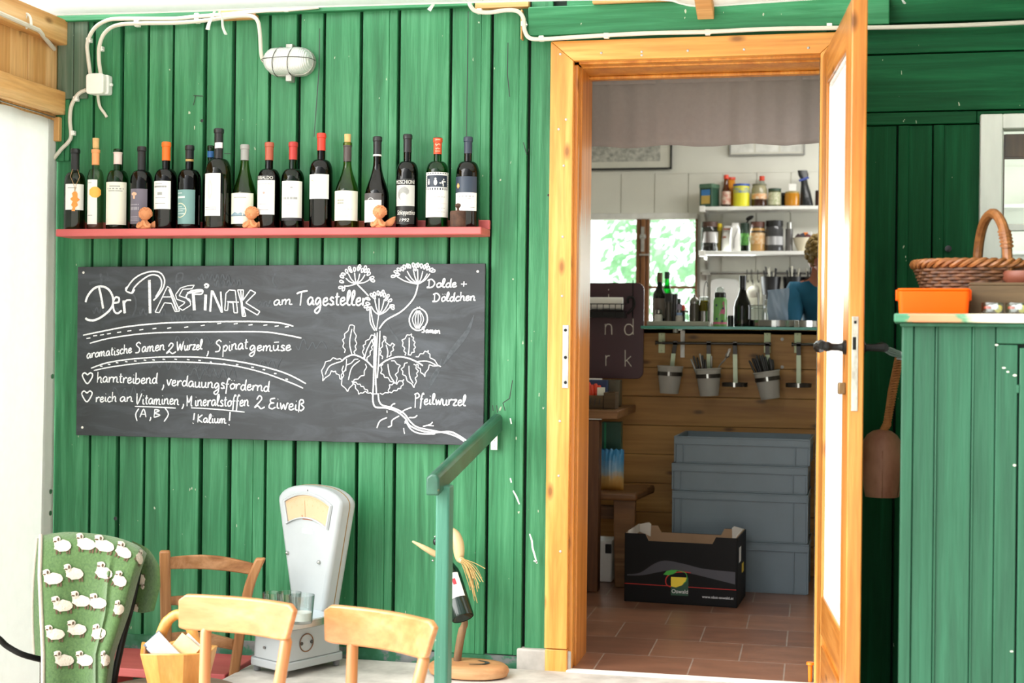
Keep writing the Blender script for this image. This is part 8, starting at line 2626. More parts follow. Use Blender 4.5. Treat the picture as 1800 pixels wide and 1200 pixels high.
# ---- two beech chairs
def beech_chair(top_l, top_r, bot_l, bot_r, y_l, y_r, posts, label, seat_dir):
    """corner pixels of the back board, depths of its two ends, post pixel lines"""
    c_ = (P(*top_l, y_l) + P(*top_r, y_r)) / 2
    t = thing('beech_chair', label, 'chair', (c_.x, c_.y, GZ), 0, 'pale beech chairs on the lower terrace')
    L0 = Vector(t.location)
    tl, tr_, bl2, br_ = P(*top_l, y_l) - L0, P(*top_r, y_r) - L0, P(*bot_l, y_l) - L0, P(*bot_r, y_r) - L0
    d = (tr_ - tl); d.z = 0; d.normalize(); nrm = Vector((d.y, -d.x, 0))   # towards the camera side
    n = 18; th = .021
    mb = MB(); vs_ = []
    for i in range(n + 1):
        u = i / n
        bow = -.030 * math.sin(math.pi * u)
        e = min(u, 1 - u) * n / 1.0
        rr_ = .0 if e > 1.2 else (1 - e / 1.2)
        a = tl + (tr_ - tl) * u + nrm * bow; b_ = bl2 + (br_ - bl2) * u + nrm * bow
        a = a - Vector((0, 0, .016 * rr_ ** 2)); b_ = b_ + Vector((0, 0, .006 * rr_ ** 2))
        for p, k in ((a, .5), (a, -.5), (b_, -.5), (b_, .5)): vs_.append(p + nrm * th * k)
    fs = [(0, 1, 2, 3), tuple(range(4 * n, 4 * n + 4))[::-1]] + [(i * 4 + k, (i + 1) * 4 + k, (i + 1) * 4 + (k + 1) % 4, i * 4 + (k + 1) % 4) for i in range(n) for k in range(4)]
    mb.add(vs_, fs); mb.build('backrest', BEECH, t, 40, .006, seg=3)
    feet = []
    for (px0, py0, px1, py1, u) in posts:
        y = y_l + (y_r - y_l) * u
        mid = bl2 + (br_ - bl2) * u
        off = nrm * (-.030 * math.sin(math.pi * u))
        p0 = P(px0, py0, y) - L0 + off; p1 = P(px1, py1, y) - L0 + off
        dr = (p1 - p0).normalized()
        top = p0 - dr * .012
        seat_p = p0 + dr * ((p0.z - .44) / -dr.z)
        foot = Vector((seat_p.x - nrm.x * .06, seat_p.y - nrm.y * .06, 0))
        mb = MB(); mb.tube([top, p0, seat_p, (seat_p + foot) / 2, foot], [.0105, .0158, .0175, .0165, .013], 14)
        mb.build('back_leg', BEECHZ, t); feet.append(seat_p)
    a, b_ = feet
    f_ = nrm * .38
    mid = (a + b_) / 2; dd = (b_ - a).normalized()
    poly = [mid - dd * .155, mid + dd * .155, mid + dd * .175 + f_, mid + dd * .12 + f_ * 1.1, mid - dd * .12 + f_ * 1.1, mid - dd * .175 + f_]
    mb = MB(); mb.prism([(p.x, p.y) for p in poly], lambda x, y: (x, y, .425), lambda x, y: (x, y, .45)); mb.build('seat', BEECH, t, 30, .006)
    for s__ in (-1, 1):
        p = mid + dd * .16 * s__ + f_ * .92
        mb = MB(); mb.tube([(p.x, p.y, .43), (p.x, p.y, .2), (p.x, p.y, 0)], [.019, .016, .012], 12); mb.build('front_leg', BEECHZ, t)
    return t
beech_chair((317, 1043), (521, 1062), (317, 1106), (507, 1127), -1.02, -1.18, ((354, 1112, 352, 1190, .2), (500, 1127, 488, 1200, .92)), 'pale beech chair in front of the scale and the brown chair', 1)
beech_chair((573, 1061), (768, 1092), (574, 1129), (751, 1160), -1.0, -1.24, ((611, 1136, 609, 1200, .2), (742, 1160, 732, 1200, .93)), 'pale beech chair right beside the green handrail post', 1)

# ---- table with wooden bucket
yB = -.78
tc_ = P(300, 1195, yB)
ztb = ZW(292, 1184, -.58)
tb_ = thing('round_table', 'low round grey brown wooden table under the wooden bucket', 'table', (tc_.x, yB - .02, GZ))
h_ = ztb - GZ
mb = MB(); mb.lathe([(0, h_ - .035), (.205, h_ - .035), (.215, h_ - .028), (.22, h_ - .012), (.215, h_), (0, h_)], (0, 0, 0), 48); mb.build('table_top', TABLEW, tb_, 35)
mb = MB(); mb.tube([(0, 0, h_ - .036), (0, 0, .05)], [.035, .03], 16); mb.build('column', TABLEW, tb_)
for k in range(3):
    a = R(30 + 120 * k); mb = MB(); mb.tube([(0, 0, .12), (.15 * math.cos(a), .15 * math.sin(a), .06), (.24 * math.cos(a), .24 * math.sin(a), .012)], [.02, .018, .012], 8); mb.build('foot', TABLEW, tb_)
bk = thing('wooden_bucket', 'pale stave built wooden bucket with an arched handle holding leaflets', 'bucket', (P(313, 1160, yB - .04).x, yB - .04, ztb + .001))
L0 = Vector(bk.location)
s = SC(313, yB - .04)
rt_, hbk = 70 / s, ZW(313, 1138, yB - .04) - ztb
BUCK = wood('bucket_pine', '#bd7a34', '#cf9048', '#dca765', 'z', .35, 16, False, .4, .1, .2)
mb = MB(); n = 9
ro, ri = [], []
for k in range(n):
    a = R(-100 + 40 * k)
    ro.append((math.cos(a), math.sin(a)))
vs_ = []
for rr_, z in ((rt_ * .70, 0), (rt_, hbk), (rt_ - .014, hbk), (rt_ * .70 - .014, .015)):
    vs_ += [(c * rr_, s_2 * rr_ * .85, z + (.012 * math.sin(3 * i) if z > .1 else 0)) for i, (c, s_2) in enumerate(ro)]
fs = [tuple(range(n))[::-1], tuple(range(3 * n, 4 * n))] + [(r_ * n + k, r_ * n + (k + 1) % n, (r_ + 1) * n + (k + 1) % n, (r_ + 1) * n + k) for r_ in range(3) for k in range(n)]
mb.add(vs_, fs); mb.build('staves', BUCK, bk, 30, .003)
hp = [(-rt_ * .62, 0, hbk - .03), (-rt_ * .48, 0, hbk + .03), (-rt_ * .30, 0, hbk + .075), (0, 0, hbk + .098), (rt_ * .28, 0, hbk + .075), (rt_ * .42, 0, hbk + .03), (rt_ * .52, 0, hbk - .03)]
mb = MB(); mb.tube(smooth_path(hp, 5), [.022] * 5 + [.017] * 6 + [.015] * 9 + [.017] * 6 + [.022] * 5, 12, flat=.75); mb.build('handle', BUCK, bk)
for k, (dx, dy, tilt, c_, lab) in enumerate(((-.035, -.03, -38, '#e9e6e4', 'white leaflet leaning at the rim of the wooden bucket'), (-.02, -.04, -48, '#c9b8b4', 'pinkish leaflet in the middle of the wooden bucket'),
                                          (-.04, -.02, -44, '#5d6a78', 'dark blue grey leaflet in the wooden bucket'), (.02, -.03, 40, '#e8d39a', 'yellow pictured leaflet in the wooden bucket'), (.025, -.015, 48, '#f1efec', 'white leaflet leaning the other way in the wooden bucket'))):
    mb = MB(); rot = Matrix.Rotation(R(tilt), 3, 'Y') @ Matrix.Rotation(R(8 * (k - 2)), 3, 'Z')
    mb.obox((0, 0, 0), (.07, .0022, .11), rot)
    tag(mb.build('leaflet', mat('leaflet_%d' % k, c_, .4, .12, 40), None, 30, loc=L0 + Vector((dx, dy, hbk - .012))), lab, 'leaflet', 'leaflets in the wooden bucket')

# ---- sheep blanket over a dark metal chair
yC_ = -.70
mc = thing('metal_chair', 'dark metal framed chair carrying the sheep blanket', 'chair', (P(150, 1150, yC_).x, yC_, GZ))
L0 = Vector(mc.location)
def mcp(px, py, y): return tuple(P(px, py, y) - L0)
mb = MB(); mb.tube(smooth_path([mcp(84, 960, yC_ + .03), mcp(88, 950, yC_ + .03), mcp(120, 946, yC_ + .05), mcp(200, 956, yC_ + .05), mcp(238, 972, yC_ + .04), mcp(243, 1000, yC_ + .03), mcp(232, 1060, yC_ + .01), mcp(214, 1130, yC_ - .01), mcp(196, 1230, yC_ - .03), mcp(180, 1440, yC_ - .05)], 5), .0105, 10)
mb.build('back_frame', BLACKM, mc)
mb = MB(); mb.tube(smooth_path([mcp(84, 960, yC_ + .03), mcp(86, 1000, yC_ + .02), mcp(84, 1100, yC_ - .02), mcp(76, 1250, yC_ - .03), mcp(74, 1440, yC_ - .05)], 5), .0105, 10); mb.build('back_frame', BLACKM, mc)
a_, b_ = Vector(mcp(190, 1240, yC_ - .03)), Vector(mcp(76, 1240, yC_ - .03))
mb = MB(); f_ = Vector((.02, -.36, 0)); mb.extrude_z([(b_.x, b_.y), (a_.x, a_.y), (a_.x + f_.x, a_.y + f_.y), (b_.x + f_.x, b_.y + f_.y)][::-1], .44, .465); mb.build('seat', BLACK, mc, 30, .006)
for q in (a_, b_): mb = MB(); e = q + f_ * .95; mb.tube([(e.x, e.y, .44), (e.x, e.y - .02, 0)], .010, 10); mb.build('front_leg', BLACKM, mc)
mb = MB(); mb.tube(smooth_path([mcp(-60, 1112, yC_ - .12), mcp(-10, 1118, yC_ - .12), mcp(12, 1135, yC_ - .1), mcp(40, 1150, yC_ - .08), mcp(78, 1160, yC_ - .03)], 5), .0095, 10); mb.build('arm_rail', BLACKM, mc)
bl = thing('sheep_blanket', 'green wool blanket with white sheep draped over the metal chair', 'blanket', (0, 0, 0))
WOOL, nt, b = newmat('green_wool')
n1 = noise(nt, coords(nt, (1, 1, 1)), 140, 3, .6); n2 = noise(nt, coords(nt, (1, 1, 1)), 12, 3)
nt.links.new(mixc(nt, n2, ramp(nt, n1, [(.3, lin('#2f4727')), (.7, lin('#557040'))]), lin('#44652f')), b.inputs['Base Color'])
b.inputs['Roughness'].default_value = .95; b.inputs['Sheen Weight'].default_value = .4; bump(nt, b, n1, .5, .003)
SHEEPW = mat('white_wool', '#bdb3a3', .95, .06, 160, (1, 1, 1), .6)
SHEEPB = mat('brown_wool', '#54402f', .95, .15, 120, (1, 1, 1), .3)
# front panel: pixel quad net (u across, v down)
rows = [(0.0, [(72, 941), (110, 935), (150, 936), (200, 943), (240, 957), (258, 972)]),
        (0.33, [(70, 1010), (110, 1008), (150, 1010), (190, 1012), (225, 1015), (243, 1018)]),
        (0.66, [(73, 1080), (110, 1080), (150, 1080), (185, 1078), (210, 1077), (228, 1076)]),
        (1.0, [(76, 1150), (105, 1150), (140, 1150), (168, 1150), (188, 1150), (202, 1150)]),
        (1.3, [(76, 1215), (105, 1215), (140, 1215), (168, 1215), (182, 1215), (194, 1215)])]
def interp(row, u):
    q = smooth_path(row, 6); i = u * (len(q) - 1); k = min(int(i), len(q) - 2); f = i - k
    return (q[k][0] * (1 - f) + q[k + 1][0] * f, q[k][1] * (1 - f) + q[k + 1][1] * f)
def front(u, v, k=0.0):
    v2 = v * 1.3
    for i in range(len(rows) - 1):
        if v2 <= rows[i + 1][0] + 1e-9:
            f = (v2 - rows[i][0]) / (rows[i + 1][0] - rows[i][0]); break
    a, c = interp(rows[i][1], u), interp(rows[i + 1][1], u)
    px, py = a[0] * (1 - f) + c[0] * f, a[1] * (1 - f) + c[1] * f
    y = yC_ - .03 - .05 * v + .05 * (math.exp(-v * 22)) - .016 * math.sin(u * 9.5 + .8) * min(1, v * 3) - .012 * math.exp(-((u - .60) / .02) ** 2) * min(1, v * 4) + .09 * max(0, u - .85) * 2 - k
    return P(px, py, y)
mb = MB(); mb.mat(0); mb.grid(lambda u, v: front(u, v), 60, 60)
def blob_on(fn, cx, cy, pts, k, du, dv):
    """polygon disc in the (u, v) sheet, domed a little"""
    c = fn(cx, cy, k + .003)
    vs_ = [c] + [fn(min(1, max(0, cx + a * du)), min(1, max(0, cy + b_ * dv)), k) for a, b_ in pts]
    m = len(pts); mb.add(vs_, [(0, 1 + (i + 1) % m, 1 + i) for i in range(m)])
def circ(cx, cy, rx, ry, n=16, wob=.08):
    return [(cx + rx * math.cos(2 * math.pi * i / n) * (1 + wob * math.sin(i * 2.9)), cy + ry * math.sin(2 * math.pi * i / n) * (1 + wob * math.cos(i * 3.7))) for i in range(n)]
def uv_of(px, py):
    best = None; bu = bv = 0
    for j in range(0, 66):
        for i in range(0, 51):
            u, v = i / 50, j / 65
            v2 = v * 1.3
            for r_ in range(len(rows) - 1):
                if v2 <= rows[r_ + 1][0] + 1e-9: f = (v2 - rows[r_][0]) / (rows[r_ + 1][0] - rows[r_][0]); break
            A, C = NET[r_][i], NET[r_ + 1][i]
            x, y = A[0] * (1 - f) + C[0] * f, A[1] * (1 - f) + C[1] * f
            d = (x - px) ** 2 + (y - py) ** 2
            if best is None or d < best: best, bu, bv = d, u, v
    return bu, bv
NET = [[interp(r_[1], i / 50) for i in range(51)] for r_ in rows]
def sheep(fn, u, v, s_, ang=0.0, flip=1):
    ca_, sa = math.cos(ang), math.sin(ang)
    def T(pts): return [((a * ca_ - b_ * sa) * flip, a * sa + b_ * ca_) for a, b_ in pts]
    du, dv = s_ / (188.0 - 60 * v if fn is front else 175.0), s_ / 275.0
    mb.mat(2)
    for lx in (-.55, -.25, .45, .7):
        blob_on(fn, u, v, T([(lx - .1, .35), (lx + .1, .35), (lx + .09, 1.0), (lx - .07, 1.05)]), .0025, du, dv) if False else mb.poly([fn(min(1, max(0, u + a * du)), min(1, v + b_ * dv), .0025) for a, b_ in T([(lx - .1, .3), (lx + .1, .3), (lx + .08, .95), (lx - .06, 1.0)])][::-1])
    mb.mat(1)
    blob_on(fn, u, v, T(circ(.05, .1, .85, .62)), .004, du, dv)
    hx_, hy_ = T([(-.55, -.62)])[0]
    blob_on(fn, u + hx_ * du, v + hy_ * dv, circ(0, 0, .36, .36, 12, .15), .0055, du, dv)
    nx_, ny_ = T([(-.5, -.3)])[0]
    blob_on(fn, u + nx_ * du, v + ny_ * dv, circ(0, 0, .3, .3, 10), .005, du, dv)
    mb.mat(2)
    ex_, ey_ = T([(-.42, -.62)])[0]; blob_on(fn, u + ex_ * du, v + ey_ * dv, circ(0, 0, .09, .2, 8), .0085, du, dv)
    ex_, ey_ = T([(-.72, -.42)])[0]; blob_on(fn, u + ex_ * du, v + ey_ * dv, circ(0, 0, .16, .08, 8), .0085, du, dv)
for px, py, a in ((111, 957, 0), (149, 955, .05), (186, 958, .1), (219, 970, .25), (247, 981, .5), (91, 1013, 0), (132, 1005, -.1), (181, 1006, .3), (213, 1020, .4),
                  (109, 1061, -.05), (143, 1054, .05), (174, 1057, .15), (210, 1068, .2), (97, 1112, 0), (135, 1104, .05), (175, 1110, .1), (112, 1160, 0), (150, 1158, 0), (186, 1160, 0)):
    u, v = uv_of(px, py)
    sheep(front, u, v, 16, a)
# knitted edge
mb.mat(1)
mb.tube([front(0.0, j / 40, .004) for j in range(41)], .0065, 8)
mb.build('front_panel', [WOOL, SHEEPW, SHEEPB], bl, 60)
# fold hanging behind at the far side, and the turned edge
rowsB = [(0, [(232, 950), (262, 966), (281, 996)]), (.5, [(240, 1005), (262, 1015), (282, 1030)]), (1, [(228, 1072), (250, 1077), (271, 1073)])]
def back(u, v, k=0.0):
    i = 0 if v < .5 else 1; f = (v - .5 * i) / .5
    a, c = interp(rowsB[i][1], u), interp(rowsB[i + 1][1], u)
    px, py = a[0] * (1 - f) + c[0] * f, a[1] * (1 - f) + c[1] * f
    return P(px, py, yC_ + .035 + .015 * math.sin(u * 5) + .02 * u - k)
mb = MB(); mb.mat(0); mb.grid(back, 16, 30)
def sheep2(u, v, flip): sheep(lambda a, b_, k=0: back(min(1, max(0, a)), min(1, max(0, b_)), k), u, v, 30, math.pi, flip)
for (u, v) in ((.25, .58), (.2, .98)): sheep2(u, v, 1)
mb.mat(1)
mb.build('hanging_fold', [WOOL, SHEEPW, SHEEPB], bl, 60)
rowsL = [(0, [(72, 943), (70, 950)]), (1, [(56, 1160), (78, 1160)])]
def edgeL(u, v, k=0.0):
    px0 = 66 - 4 * v - 6 * math.sin(v * 3); px1 = 75 + 6 * v
    return P(px0 + (px1 - px0) * u, 946 + 210 * v, yC_ + .02 + .03 * (1 - u))
mb = MB(); mb.mat(0); mb.grid(edgeL, 6, 30); mb.mat(1); mb.tube([edgeL(0, j / 30) for j in range(31)], .005, 8)
mb.build('turned_edge', [WOOL, SHEEPW], bl, 60)

# ---------------------------------------------------------------- cabinet beside the door and the things on it
yF = -1.05
xc0 = XW(1583, 800, yF)
rcab = -R(3.4)
cab = thing('green_cabinet', 'green board cabinet with a worn top edge beside the open door', 'cabinet', (xc0, yF, 0), rcab)
def cx(px, py=800): return (P(px, py, yF).x - xc0) * 1.004
ztop = ZW(1690, 553, yF)
HC = ztop - .024
WC = 1.0; DC = .42
mb = MB()
mb.box(.012, WC, .012, DC, .03, HC); mb.build('carcass', DARKGAP, cab, 30)
mb = MB()
bnds = [1584, 1604, 1642, 1706, 1747]
for i in range(4):
    d = (-.004, .0, .001, -.001)[i]
    mb.box(cx(bnds[i]) + .0008, cx(bnds[i + 1]) - .0008, d, .012, 0.0, HC)
    if i in (1, 2): mb.box(cx(bnds[i + 1]) + .0006, cx(bnds[i + 1]) + .006, -.003, .004, 0.0, HC)
mb.box(cx(1747) + .001, WC, -.003, .012, ZW(1780, 604, yF), HC)
mb.box(cx(1747) + .001, cx(1785), -.002, .012, 0, ZW(1780, 606, yF))
mb.box(0, .012, .012, DC, 0, HC)
mb.build('front_boards', GREEN2, cab, 30, .002)
mb = MB()
x0 = cx(1788.5); z1 = ZW(1790, 608, yF)
mb.box(x0, WC - .05, -.004, .012, .03, z1 - .005); mb.build('door_board', GREEN2, cab, 30, .002)
mb = MB(); zz = ZW(1786, 690, yF); mb.box(cx(1783), cx(1788), -.005, .004, zz, zz + .02); mb.build('hinge', GREEN2, cab, 30, .001)
mb = MB(); mb.mat(0)
for px, py, w_, h_2 in ((1759, 646, 7, 3), (1767, 653, 5, 3), (1778, 659, 7, 4), (1778, 816, 6, 4), (1773, 1141, 6, 3), (1747, 606, 6, 3), (1798, 598, 6, 4), (1652, 571, 6, 2), (1708, 571, 6, 3)):
    q0, q1 = P(px, py, yF), P(px + w_, py + h_2, yF)
    a = cx(px, py); b_ = cx(px + w_, py); c_ = (a + b_) / 2
    mb.poly([(c_ + (b_ - a) / 2 * math.cos(k), -.0062, q0.z + (q0.z - q1.z) / 2 * math.sin(k)) for k in (0, .9, 1.8, 2.7, 3.6, 4.5, 5.4)])
mb.build('paint_chip', flat('pale_chip', '#cfcfbd'), cab, 0)
mb = MB()
TOPM, nt, b = newmat('worn_top_edge')
sep = nt.nodes.new('ShaderNodeSeparateXYZ'); tc = nt.nodes.new('ShaderNodeTexCoord'); nt.links.new(tc.outputs['Object'], sep.inputs[0])
n1 = noise(nt, coords(nt, (1, 1, 3)), 9, 5, .6)
ad = nt.nodes.new('ShaderNodeMath'); ad.operation = 'MULTIPLY_ADD'; ad.inputs[1].default_value = .16; nt.links.new(n1, ad.inputs[0]); nt.links.new(sep.outputs[0], ad.inputs[2])
nt.links.new(ramp(nt, ad.outputs[0], [(.05, lin('#2c6048')), (.105, lin('#3b7858')), (.115, lin('#b5744f')), (.20, lin('#a9805c')), (.22, lin('#3f7d5c')), (.25, lin('#c9b9a0')), (.30, lin('#d8cfc0'))]), b.inputs['Base Color'])
b.inputs['Roughness'].default_value = .6
mb.box(cx(1569), WC + .02, -.03, DC + .01, HC + .004, HC + .026); mb.build('top_board', TOPM, cab, 30, .004)
mb = MB(); mb.box(cx(1580), WC + .01, -.016, .0, HC - .006, HC + .003); mb.build('top_moulding', GREEN2, cab, 30, .002)
zt2 = HC + .0265
def cabp(px, ddy):
    """world point on the cabinet top at photo column px, ddy behind the front edge"""
    q = P(px, 553, yF + ddy); return Vector((q.x, yF + ddy - (q.x - xc0) * .059 * 0, zt2))
# orange plastic box
s = SC(1640, yF + .06)
p = cabp(1640, .14)
ob = thing('plastic_tub', 'bright orange plastic tub at the corner of the green cabinet', 'tub', (p.x, yF + .14, zt2), rcab)
w2, d2, h2 = 61 / s, .085, 45 / s
ORP = mat('orange_tub_plastic', '#e65000', .45, .03, 14, (1, 1, 1), 0, 0, None, 0.15)
mb = MB(); th = .004
mb.prism(rrect(-w2 * .96, w2 * .96, -d2 * .96, d2 * .96, .012), lambda x, y: (x, y, 0), lambda x, y: (x * 1.04, y * 1.04, h2 * .9))
mb.build('tub_body', ORP, ob, 40, .002)
mb = MB(); mb.prism(rrect(-w2 * 1.01, w2 * 1.01, -d2 * 1.02, d2 * 1.02, .013), lambda x, y: (x, y, h2 * .9), lambda x, y: (x * 1.0, y * 1.0, h2)); mb.build('lid', ORP, ob, 40, .003)
for sx in (-1, 1): mb = MB(); mb.box(sx * (w2 * 1.02) - .004, sx * (w2 * 1.02) + .004, -.03, .03, h2 * .55, h2 * .97); mb.build('clip', ORP, ob, 30, .002)
# old wooden crate
p0 = cabp(1704, .16)
oc2 = thing('wooden_crate', 'weathered dark wooden crate behind the glass dishes on the cabinet', 'crate', (p0.x, yF + .17, zt2), rcab)
hc2 = 52 / SC(1750, yF + .17)
for (a, b_, c, d, nm) in ((0, .42, 0, .014, 'side'), (0, .42, .17, .184, 'side'), (0, .014, .015, .169, 'end'), (.406, .42, .015, .169, 'end')):
    mb = MB(); mb.box(a, b_, c, d, .002, hc2); mb.build(nm, OLDW, oc2, 30, .003)
mb = MB(); mb.box(.014, .406, .014, .17, .002, .012); mb.build('bottom', OLDW, oc2, 30)
mb = MB(); mb.box(.0, .40, .0, .184, hc2, hc2 + .008); mb.build('lid_board', OLDW, oc2, 30, .003)
p = cabp(1778, .2)
td = thing('terracotta_dish', 'shallow terracotta dish lying on the weathered wooden crate', 'dish', (p.x + .02, yF + .26, zt2 + hc2 + .0085))
rd = 38 / SC(1775, yF + .2)
mb = MB(); mb.lathe([(0, 0), (rd * .8, 0), (rd * .98, .012), (rd, .026), (rd * .96, .033), (rd * .8, .032), (rd * .75, .018), (0, .016)], (.018, 0, 0), 40); mb.build('dish_body', mat('brown_terracotta', '#6f3a27', .55, .08, 12), td, 40)
for k, (px, lab) in enumerate(((1746, 'low glass dish with caps in front of the weathered crate'), (1788, 'second low glass dish, beyond the first one on the cabinet'))):
    p = cabp(px, .06); s = SC(px, yF + .06)
    t = thing('glass_dish', lab, 'dish', (p.x, yF + .075, zt2), 0, 'low glass dishes on the cabinet edge')
    r_ = 19 / s
    mb = MB(); mb.lathe([(0, 0), (r_ * .9, 0), (r_, .004), (r_, 21 / s), (r_ - .002, 21 / s), (r_ - .002, .005), (0, .005)], (0, 0, 0), 28); mb.build('glass_wall', TUM, t, 40)
    for j, (dx, dy, c_) in enumerate(((-.013, -.008, '#b5472f'), (.005, -.015, '#e8e9ec'), (.015, .0, '#d9c93a'), (-.004, .012, '#c9ced6'), (.012, -.012, '#dfd27a'))):
        mb = MB(); mb.lathe([(0, 0), (.0085, 0), (.009, .004), (.007, .007), (0, .007)], (0, 0, 0), 12, Matrix.Rotation(R(30 * j), 3, 'X'))
        o = mb.build('crown_cork', flat('cap_%d' % j, c_, .3), None, 40, loc=(p.x + dx, yF + .075 + dy, zt2 + .014 + .002 * (j % 2)))
        tag(o, ('rust red', 'white', 'yellow', 'silver', 'pale yellow')[j] + ' cap in the ' + ('first', 'second')[k] + ' low glass dish on the cabinet', 'cap', 'crown corks in the glass dishes')
# wicker basket
WICK = mat('wicker', '#3a2210', .6, .25, 60, (1, 1, 1), .3, 0, '#6b4220')
WICKL = mat('wicker_rim', '#6a3d1a', .5, .2, 50, (1, 1, 1), .3, 0, '#8f5c2e')
yK = yF + .36
pk_ = P(1722, 500, yK)
wk = thing('wicker_basket', 'brown wicker basket with a tall bowed handle on the cabinet', 'basket', (P(1717, 500, yK).x, yK - .0, zt2))
s = SC(1717, yK)
Rx, Ry = 106 / s, .125
zrim = ZW(1700, 468, yK) - zt2
zb_ = .005
# weave: rows of strands round the flaring wall
mb = MB(); nr_ = 15
for k in range(nr_):
    f = k / (nr_ - 1); z = zb_ + (zrim - .012 - zb_) * f; q = .70 + .27 * f
    pts = []
    N = 72
    for i in range(N):
        a = 2 * math.pi * i / N
        w_ = .0035 * (1 if ((i // 2 + k) % 2) else -1)
        pts.append(((Rx * q + w_) * math.cos(a), (Ry * q + w_) * math.sin(a), z))
    mb.tube(pts, .0052, 6, closed=True)
mb.build('woven_wall', WICK, wk)
mb = MB()
for i in range(36):
    a = 2 * math.pi * i / 36
    mb.tube([(Rx * .70 * math.cos(a), Ry * .70 * math.sin(a), zb_), (Rx * .97 * math.cos(a), Ry * .97 * math.sin(a), zrim)], .003, 5)
mb.lathe([(0, 0), (1, 0), (1, .006), (0, .006)], (0, 0, 0), 36, None, Rx * .70, Ry * .70)
mb.build('stakes', WICK, wk)
mb = MB()
for ph in range(3):
    pts = []
    N = 120
    for i in range(N):
        a = 2 * math.pi * i / N; b_ = a * 14 + ph * 2.09
        pts.append(((Rx + .008 * math.cos(b_)) * math.cos(a), (Ry + .008 * math.cos(b_)) * math.sin(a), zrim + .004 + .008 * math.sin(b_)))
    mb.tube(pts, .0062, 6, closed=True)
mb.build('braided_rim', WICKL, wk)
q0 = P(1720, 465, yK + .06).x - wk.location.x; q1 = P(1768, 470, yK - .06).x - wk.location.x
zt3 = ZW(1742, 375, yK) - zt2
mb = MB()
hpts = smooth_path([(q0, .1, zrim - .02), (q0 + .004, .09, zrim + (zt3 - zrim) * .45), (q0 + (q1 - q0) * .22, .05, zrim + (zt3 - zrim) * .85), (q0 + (q1 - q0) * .5, 0, zt3), (q0 + (q1 - q0) * .78, -.05, zrim + (zt3 - zrim) * .82), (q1 - .003, -.09, zrim + (zt3 - zrim) * .42), (q1, -.105, zrim - .02)], 7)
mb.tube(hpts, .0135, 10)
mb.build('handle', WICKL, wk)
mb = MB()
for k in range(5):
    i = int(len(hpts) * .86) - k * 1
    p_ = Vector(hpts[i]); mb.tube([p_ + Vector((.0155 * math.cos(R(a)), 0.004 * math.sin(R(a)), .0155 * math.sin(R(a)) * .3)) + Vector((0, -.013 * math.sin(R(a)) ** 2, 0)) for a in range(0, 361, 30)], .003, 5)
mb.build('handle_binding', WICKL, wk)
# cowbell on a strap, tied with string behind the door
yW = -.40
pb = P(1550, 815, yW); s = SC(1550, yW)
bell = thing('cowbell', 'big rust brown cowbell hanging behind the open door', 'bell', (pb.x, yW, pb.z))
def bz(py): return (P(1550, py, yW).z - pb.z)
BELLM = mat('rusty_copper', '#8a4f36', .5, .2, 14, (1, 1, .5), .2, .1, '#b98164')
mb = MB()
prof = [(4, 754), (16, 757), (26, 764), (33, 776), (37, 793), (37, 812), (35, 830), (32, 848), (29, 866), (28, 873)]
outer = [(a / s, bz(b_)) for a, b_ in prof]
inner = [((a - 2) / s, bz(b_)) for a, b_ in prof[::-1]]
mb.lathe(outer + inner, (0, 0, 0), 36, None, 1, .72)
mb.build('bell_shell', BELLM, bell, 60)
mb = MB(); mb.tube([(36 / s * .98, 0, bz(800)), (31 / s, .0, bz(855)), (29 / s, 0, bz(872))], .002, 6); mb.tube([(0, -36.5 / s * .72, bz(790)), (0, -33 / s * .72, bz(840)), (0, -29 / s * .72, bz(873))], .0022, 6); mb.build('seam', BELLM, bell)
STRAP = mat('strap_leather', '#a5622f', .6, .2, 60, (1, 1, .3), .3, 0, '#c98547')
mb = MB()
for dx in (-.006, .007):
    mb.tube([(dx * .6 + .012, -.003, bz(752)), (dx + .026, -.003, bz(690)), (dx + .046, 0, bz(628))], .0062, 8)
N = 26
for k in range(N):
    f = k / N; x = .012 + (.046 - .012) * f; z = bz(750) + (bz(632) - bz(750)) * f
    mb.tube([(x - .012, -.006, z), (x, -.010, z + .003), (x + .012, -.006, z + .004)], .0026, 5)
mb.tube([(.004, 0, bz(757)), (.012, 0, bz(747)), (.018, 0, bz(742))], .012, 8)
tag(mb.build('strap', STRAP, bell), 'cord wrapped tan strap')
mb = MB()
h0 = P(1545, 611, -.62); e0 = P(1583, 627, yW)
for k in range(4):
    mb.tube(smooth_path([tuple(h0 + Vector((.003 * k, .004 * k, .004 - .004 * k))), tuple((h0 + e0) / 2 + Vector((0, -.01, -.006 + .006 * k))), tuple(e0 + Vector((.0, -.008, .004 * k)))], 6), .0028, 6)
mb.tube(smooth_path([tuple(e0 + Vector((-.02, -.01, .02))), tuple(e0 + Vector((.0, -.016, .012))), tuple(e0 + Vector((.008, -.016, -.006))), tuple(e0 + Vector((-.012, -.016, -.004)))], 6), .0032, 6)
tag(mb.build('tie_string', flat('white_string', '#c9ced3', .7)), 'white string tied from the outer door handle to the bell strap', 'string')
